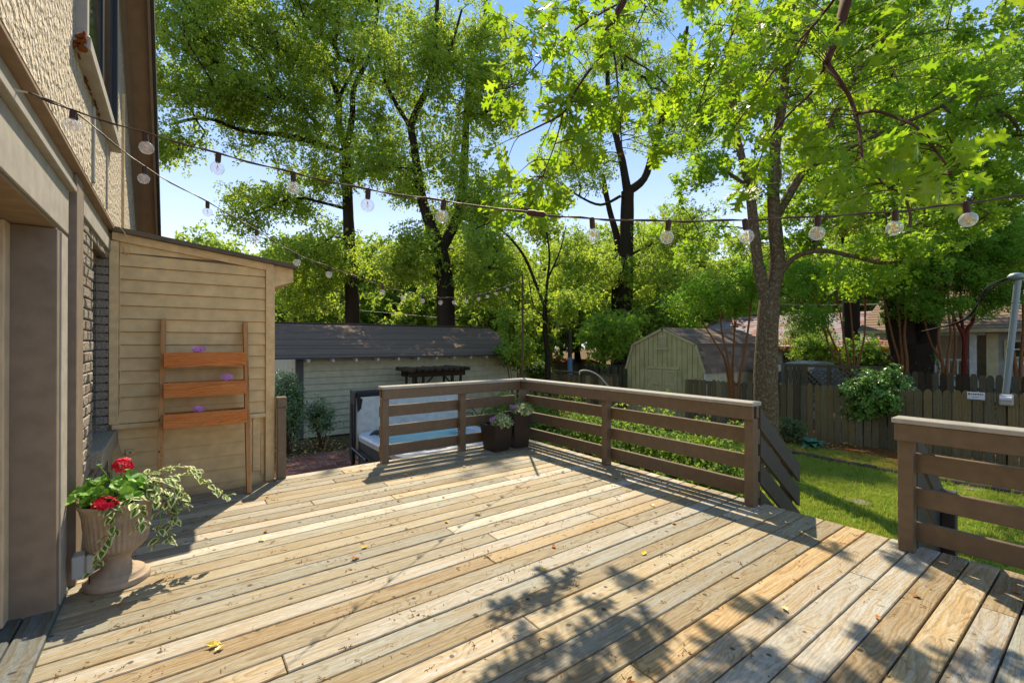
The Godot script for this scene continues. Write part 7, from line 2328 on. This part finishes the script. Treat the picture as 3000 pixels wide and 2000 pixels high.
func light_string(label: String, wire: Array, bulbs: Array, plug: int) -> void:
	var t := thing("string_light", label, "string lights", wire[0], "bulb strings over the deck")
	var path := smooth_path(wire, 5)
	var rs := []
	for p in path:
		rs.append(0.0024)
	var mb := MB.new()
	mb.tube(path, rs, 6)
	# a second strand twisted round the first
	var tw := []
	for k in path.size():
		tw.append(path[k] + Vector3(0, cos(k * 1.3), sin(k * 1.3)) * 0.004)
	mb.tube(tw, rs, 5)
	part(t, "wire", mb, M.wire_brown)
	for k: int in bulbs:
		var p: Vector3 = wire[k]
		var lean := Vector3(rr(-0.12, 0.12), -1, rr(-0.12, 0.12)).normalized()
		var gb := MB.new()
		var c := p + lean * 0.055
		gb.ball(c, Vector3.ONE * 0.0235, 14, 20)
		var bulb := part(t, "bulb", gb, M.bulb_glass)
		var sk := MB.new()
		sk.tube([p + lean * -0.004, p + lean * 0.002, p + lean * 0.028, p + lean * 0.034], [0.006, 0.0095, 0.0095, 0.008], 12)
		part(bulb, "socket", sk, M.socket_brown)
		var fm := MB.new()
		fm.tube([p + lean * 0.042, c + lean * -0.002], [0.0022, 0.0016], 6)
		for q in 3:
			var a := TAU * q / 3.0
			var o := Vector3(cos(a), 0, sin(a)) * 0.005
			fm.tube([c + lean * -0.012, c + o, c + lean * 0.010], [0.0006, 0.0006, 0.0006], 4)
		part(bulb, "filament", fm, M.filament)
	var pp: Vector3 = wire[plug]
	var dir: Vector3 = (wire[plug + 1] - wire[plug - 1]).normalized()
	var pm := MB.new()
	pm.tube([pp - dir * 0.034, pp - dir * 0.028, pp - dir * 0.004, pp, pp + dir * 0.026, pp + dir * 0.034], [0.004, 0.0105, 0.0115, 0.0095, 0.0105, 0.004], 10)
	part(t, "connector", pm, M.socket_brown)


func build_lights() -> void:
	light_string("string of clear globe bulbs crossing high in front of the house from wall to oak", STRING_A, [1, 2, 3, 4, 5, 6, 8, 9, 10, 11, 12, 13], 7)
	light_string("string of clear globe bulbs sagging from the house wall to the corner pole", STRING_B, [1, 2, 3, 4, 5, 6, 8, 9, 10, 11, 12, 13, 14, 15, 16, 17], 7)
	var pl := thing("light_pole", "slim grey pole on the deck corner carrying the bulb string", "pole", Vector3(4.40, 0.0, -5.70))
	var mb := MB.new()
	mb.tube([Vector3(4.405, -0.26, -5.715), Vector3(4.405, 2.60, -5.715)], [0.019, 0.017], 10)
	part(pl, "pole", mb, M.pole_wood)
	var hk := MB.new()
	hk.tube([Vector3(4.405, 2.57, -5.715), STRING_B[STRING_B.size() - 1]], [0.004, 0.003], 5)
	part(pl, "hook", hk, M.dark_iron)
	var ah := thing("wall_hook", "small metal eye hook on the house wall holding both bulb strings", "hook", STRING_A[0])
	var am := MB.new()
	am.tube([Vector3(-0.53, STRING_A[0].y + 0.005, STRING_A[0].z - 0.02), STRING_A[0]], [0.004, 0.003], 6)
	part(ah, "eye", am, M.pale_metal)


# ---------------------------------------------------------------- fallen leaves and catkins
func build_litter() -> void:
	var strands := []
	for v in 5:
		var cat := MB.new()
		for k in [1, 1, 2, 3, 1][v]:
			var pts := []
			var rs := []
			var a := rr(0, TAU)
			var p := Vector3(rr(-0.008, 0.008), 0.002, rr(-0.008, 0.008))
			for q in [4, 6, 5, 5, 3][v]:
				pts.append(p)
				rs.append(rr(0.0008, 0.0019))
				a += rr(-0.6, 0.6)
				p += Vector3(cos(a), rr(-0.1, 0.12), sin(a)) * rr(0.004, 0.009)
				p.y = clampf(p.y, 0.0015, 0.006)
			cat.tube(pts, rs, 4)
		for k in [2, 0, 4, 3, 1][v]:
			cat.ball(Vector3(rr(-0.014, 0.014), 0.002, rr(-0.014, 0.014)), Vector3(rr(0.0015, 0.004), 0.0018, rr(0.0015, 0.003)), 3, 5)
		strands.append(cat.mesh())
	var bit := MB.new()
	blade(bit, Transform3D(Basis(), Vector3(0, 0.003, 0)), 0.016, 0.006, -0.1, 0.3)
	var bm := bit.mesh()
	var xs := [[], [], [], [], []]
	var cs := [[], [], [], [], []]
	var xb := []
	var cb := []
	var drift := FastNoiseLite.new()
	drift.seed = 6
	drift.frequency = 0.9
	var tuft := FastNoiseLite.new()
	tuft.seed = 9
	tuft.frequency = 4.0
	for k in 7000:
		var p := Vector3(rr(-0.45, 4.35), 0.001, rr(-5.6, 0.6))
		# litter gathers in drifts and little tufts
		if drift.get_noise_2d(p.x, p.z) + 0.8 * tuft.get_noise_2d(p.x, p.z) + rr(-0.5, 0.35) < 0.12:
			continue
		if rng.randf() < 0.5:
			var w := rng.randi() % 5
			xs[w].append(Transform3D(Basis(Vector3.UP, rr(0, TAU)) * Basis.from_scale(Vector3.ONE * rr(0.5, 1.3)), p))
			cs[w].append(Color(0.13, 0.065, 0.02).lerp(Color(0.34, 0.20, 0.07), rng.randf()))
		else:
			xb.append(Transform3D(Basis(Vector3.UP, rr(0, TAU)) * Basis.from_scale(Vector3(rr(0.3, 1.1), 1, rr(0.4, 1.2))), p))
			cb.append(Color(0.09, 0.05, 0.02).lerp(Color(0.30, 0.19, 0.07), rng.randf()))
	var lit := Node3D.new()
	lit.name = "catkin_litter"
	add_child(lit)
	lit.set_meta("kind", "stuff")
	lit.set_meta("label", "thin brown catkins scattered in drifts over the deck boards")
	lit.set_meta("category", "litter")
	for w in 5:
		copies(lit, "catkins", strands[w], M.dry_litter, xs[w], cs[w])
	var l2 := copies(self, "bark_litter", bm, M.dry_litter, xb, cb)
	l2.set_meta("label", "tiny brown leaf crumbs scattered over the deck boards")
	l2.set_meta("category", "litter")
	var kinds := []
	for k in 3:
		var mb := MB.new()
		lobed(mb, Transform3D(), 0.05 + k * 0.006, 0.018, [Vector2(0.0, 0.0), Vector2(0.2, 0.75), Vector2(0.3, 0.5), Vector2(0.55, 1.0), Vector2(0.68, 0.55), Vector2(1.0, 0.0)], -0.10 * k, 0.45, 0.05)
		kinds.append(mb.mesh())
	var tones := []
	for k in 3:
		tones.append(mat("fallen_leaf_%d" % k, [Color(0.80, 0.68, 0.25), Color(0.62, 0.42, 0.20), Color(0.86, 0.80, 0.56)][k], 0.7, 0.3))
	for k in 34:
		var p := Vector3(rr(0.0, 4.2), 0.003, rr(-5.3, -0.4))
		var tone := rng.randi() % 3
		var t := thing("fallen_leaf", ["curled yellow fallen leaf lying on the deck boards", "curled brown fallen leaf lying on the deck boards", "pale cream fallen leaf lying on the deck boards"][tone], "leaf", p, ["yellow leaves on the deck", "brown leaves on the deck", "pale leaves on the deck"][tone])
		piece(t, "blade", kinds[rng.randi() % 3], tones[tone], Transform3D(Basis(Vector3.UP, rr(0, TAU)) * Basis(Vector3.RIGHT, rr(-0.2, 0.2)) * Basis.from_scale(Vector3.ONE * rr(0.8, 1.15)), p + Vector3(0, 0.003, 0)))
	# leaf litter on the earth by the garage and under the bushes
	var gx := []
	var gc := []
	for k in 2600:
		var p := Vector3(rr(1.2, 3.4), G - 0.02, rr(-13.0, -9.2))
		if k > 1300:
			p = Vector3(rr(11.7, 13.6), G + 0.02, rr(-8.0, 1.5))
		if k > 2100:
			p = Vector3(rr(5.0, 8.0), G, rr(-9.0, -2.6))
		gx.append(Transform3D(turned(Vector3.UP + rand_dir() * 0.5, rr(0, TAU), rr(0.8, 1.8)), p + Vector3(0, 0.012, 0)))
		gc.append([Color(0.30, 0.17, 0.06), Color(0.42, 0.28, 0.10), Color(0.20, 0.12, 0.05), Color(0.45, 0.38, 0.10)][rng.randi() % 4] * rr(0.7, 1.2))
	var l3 := copies(self, "leaf_litter", kinds[1], M.dry_litter, gx, gc)
	l3.set_meta("label", "brown and yellow leaf litter on the earth beside the garage and fence")
	l3.set_meta("category", "litter")
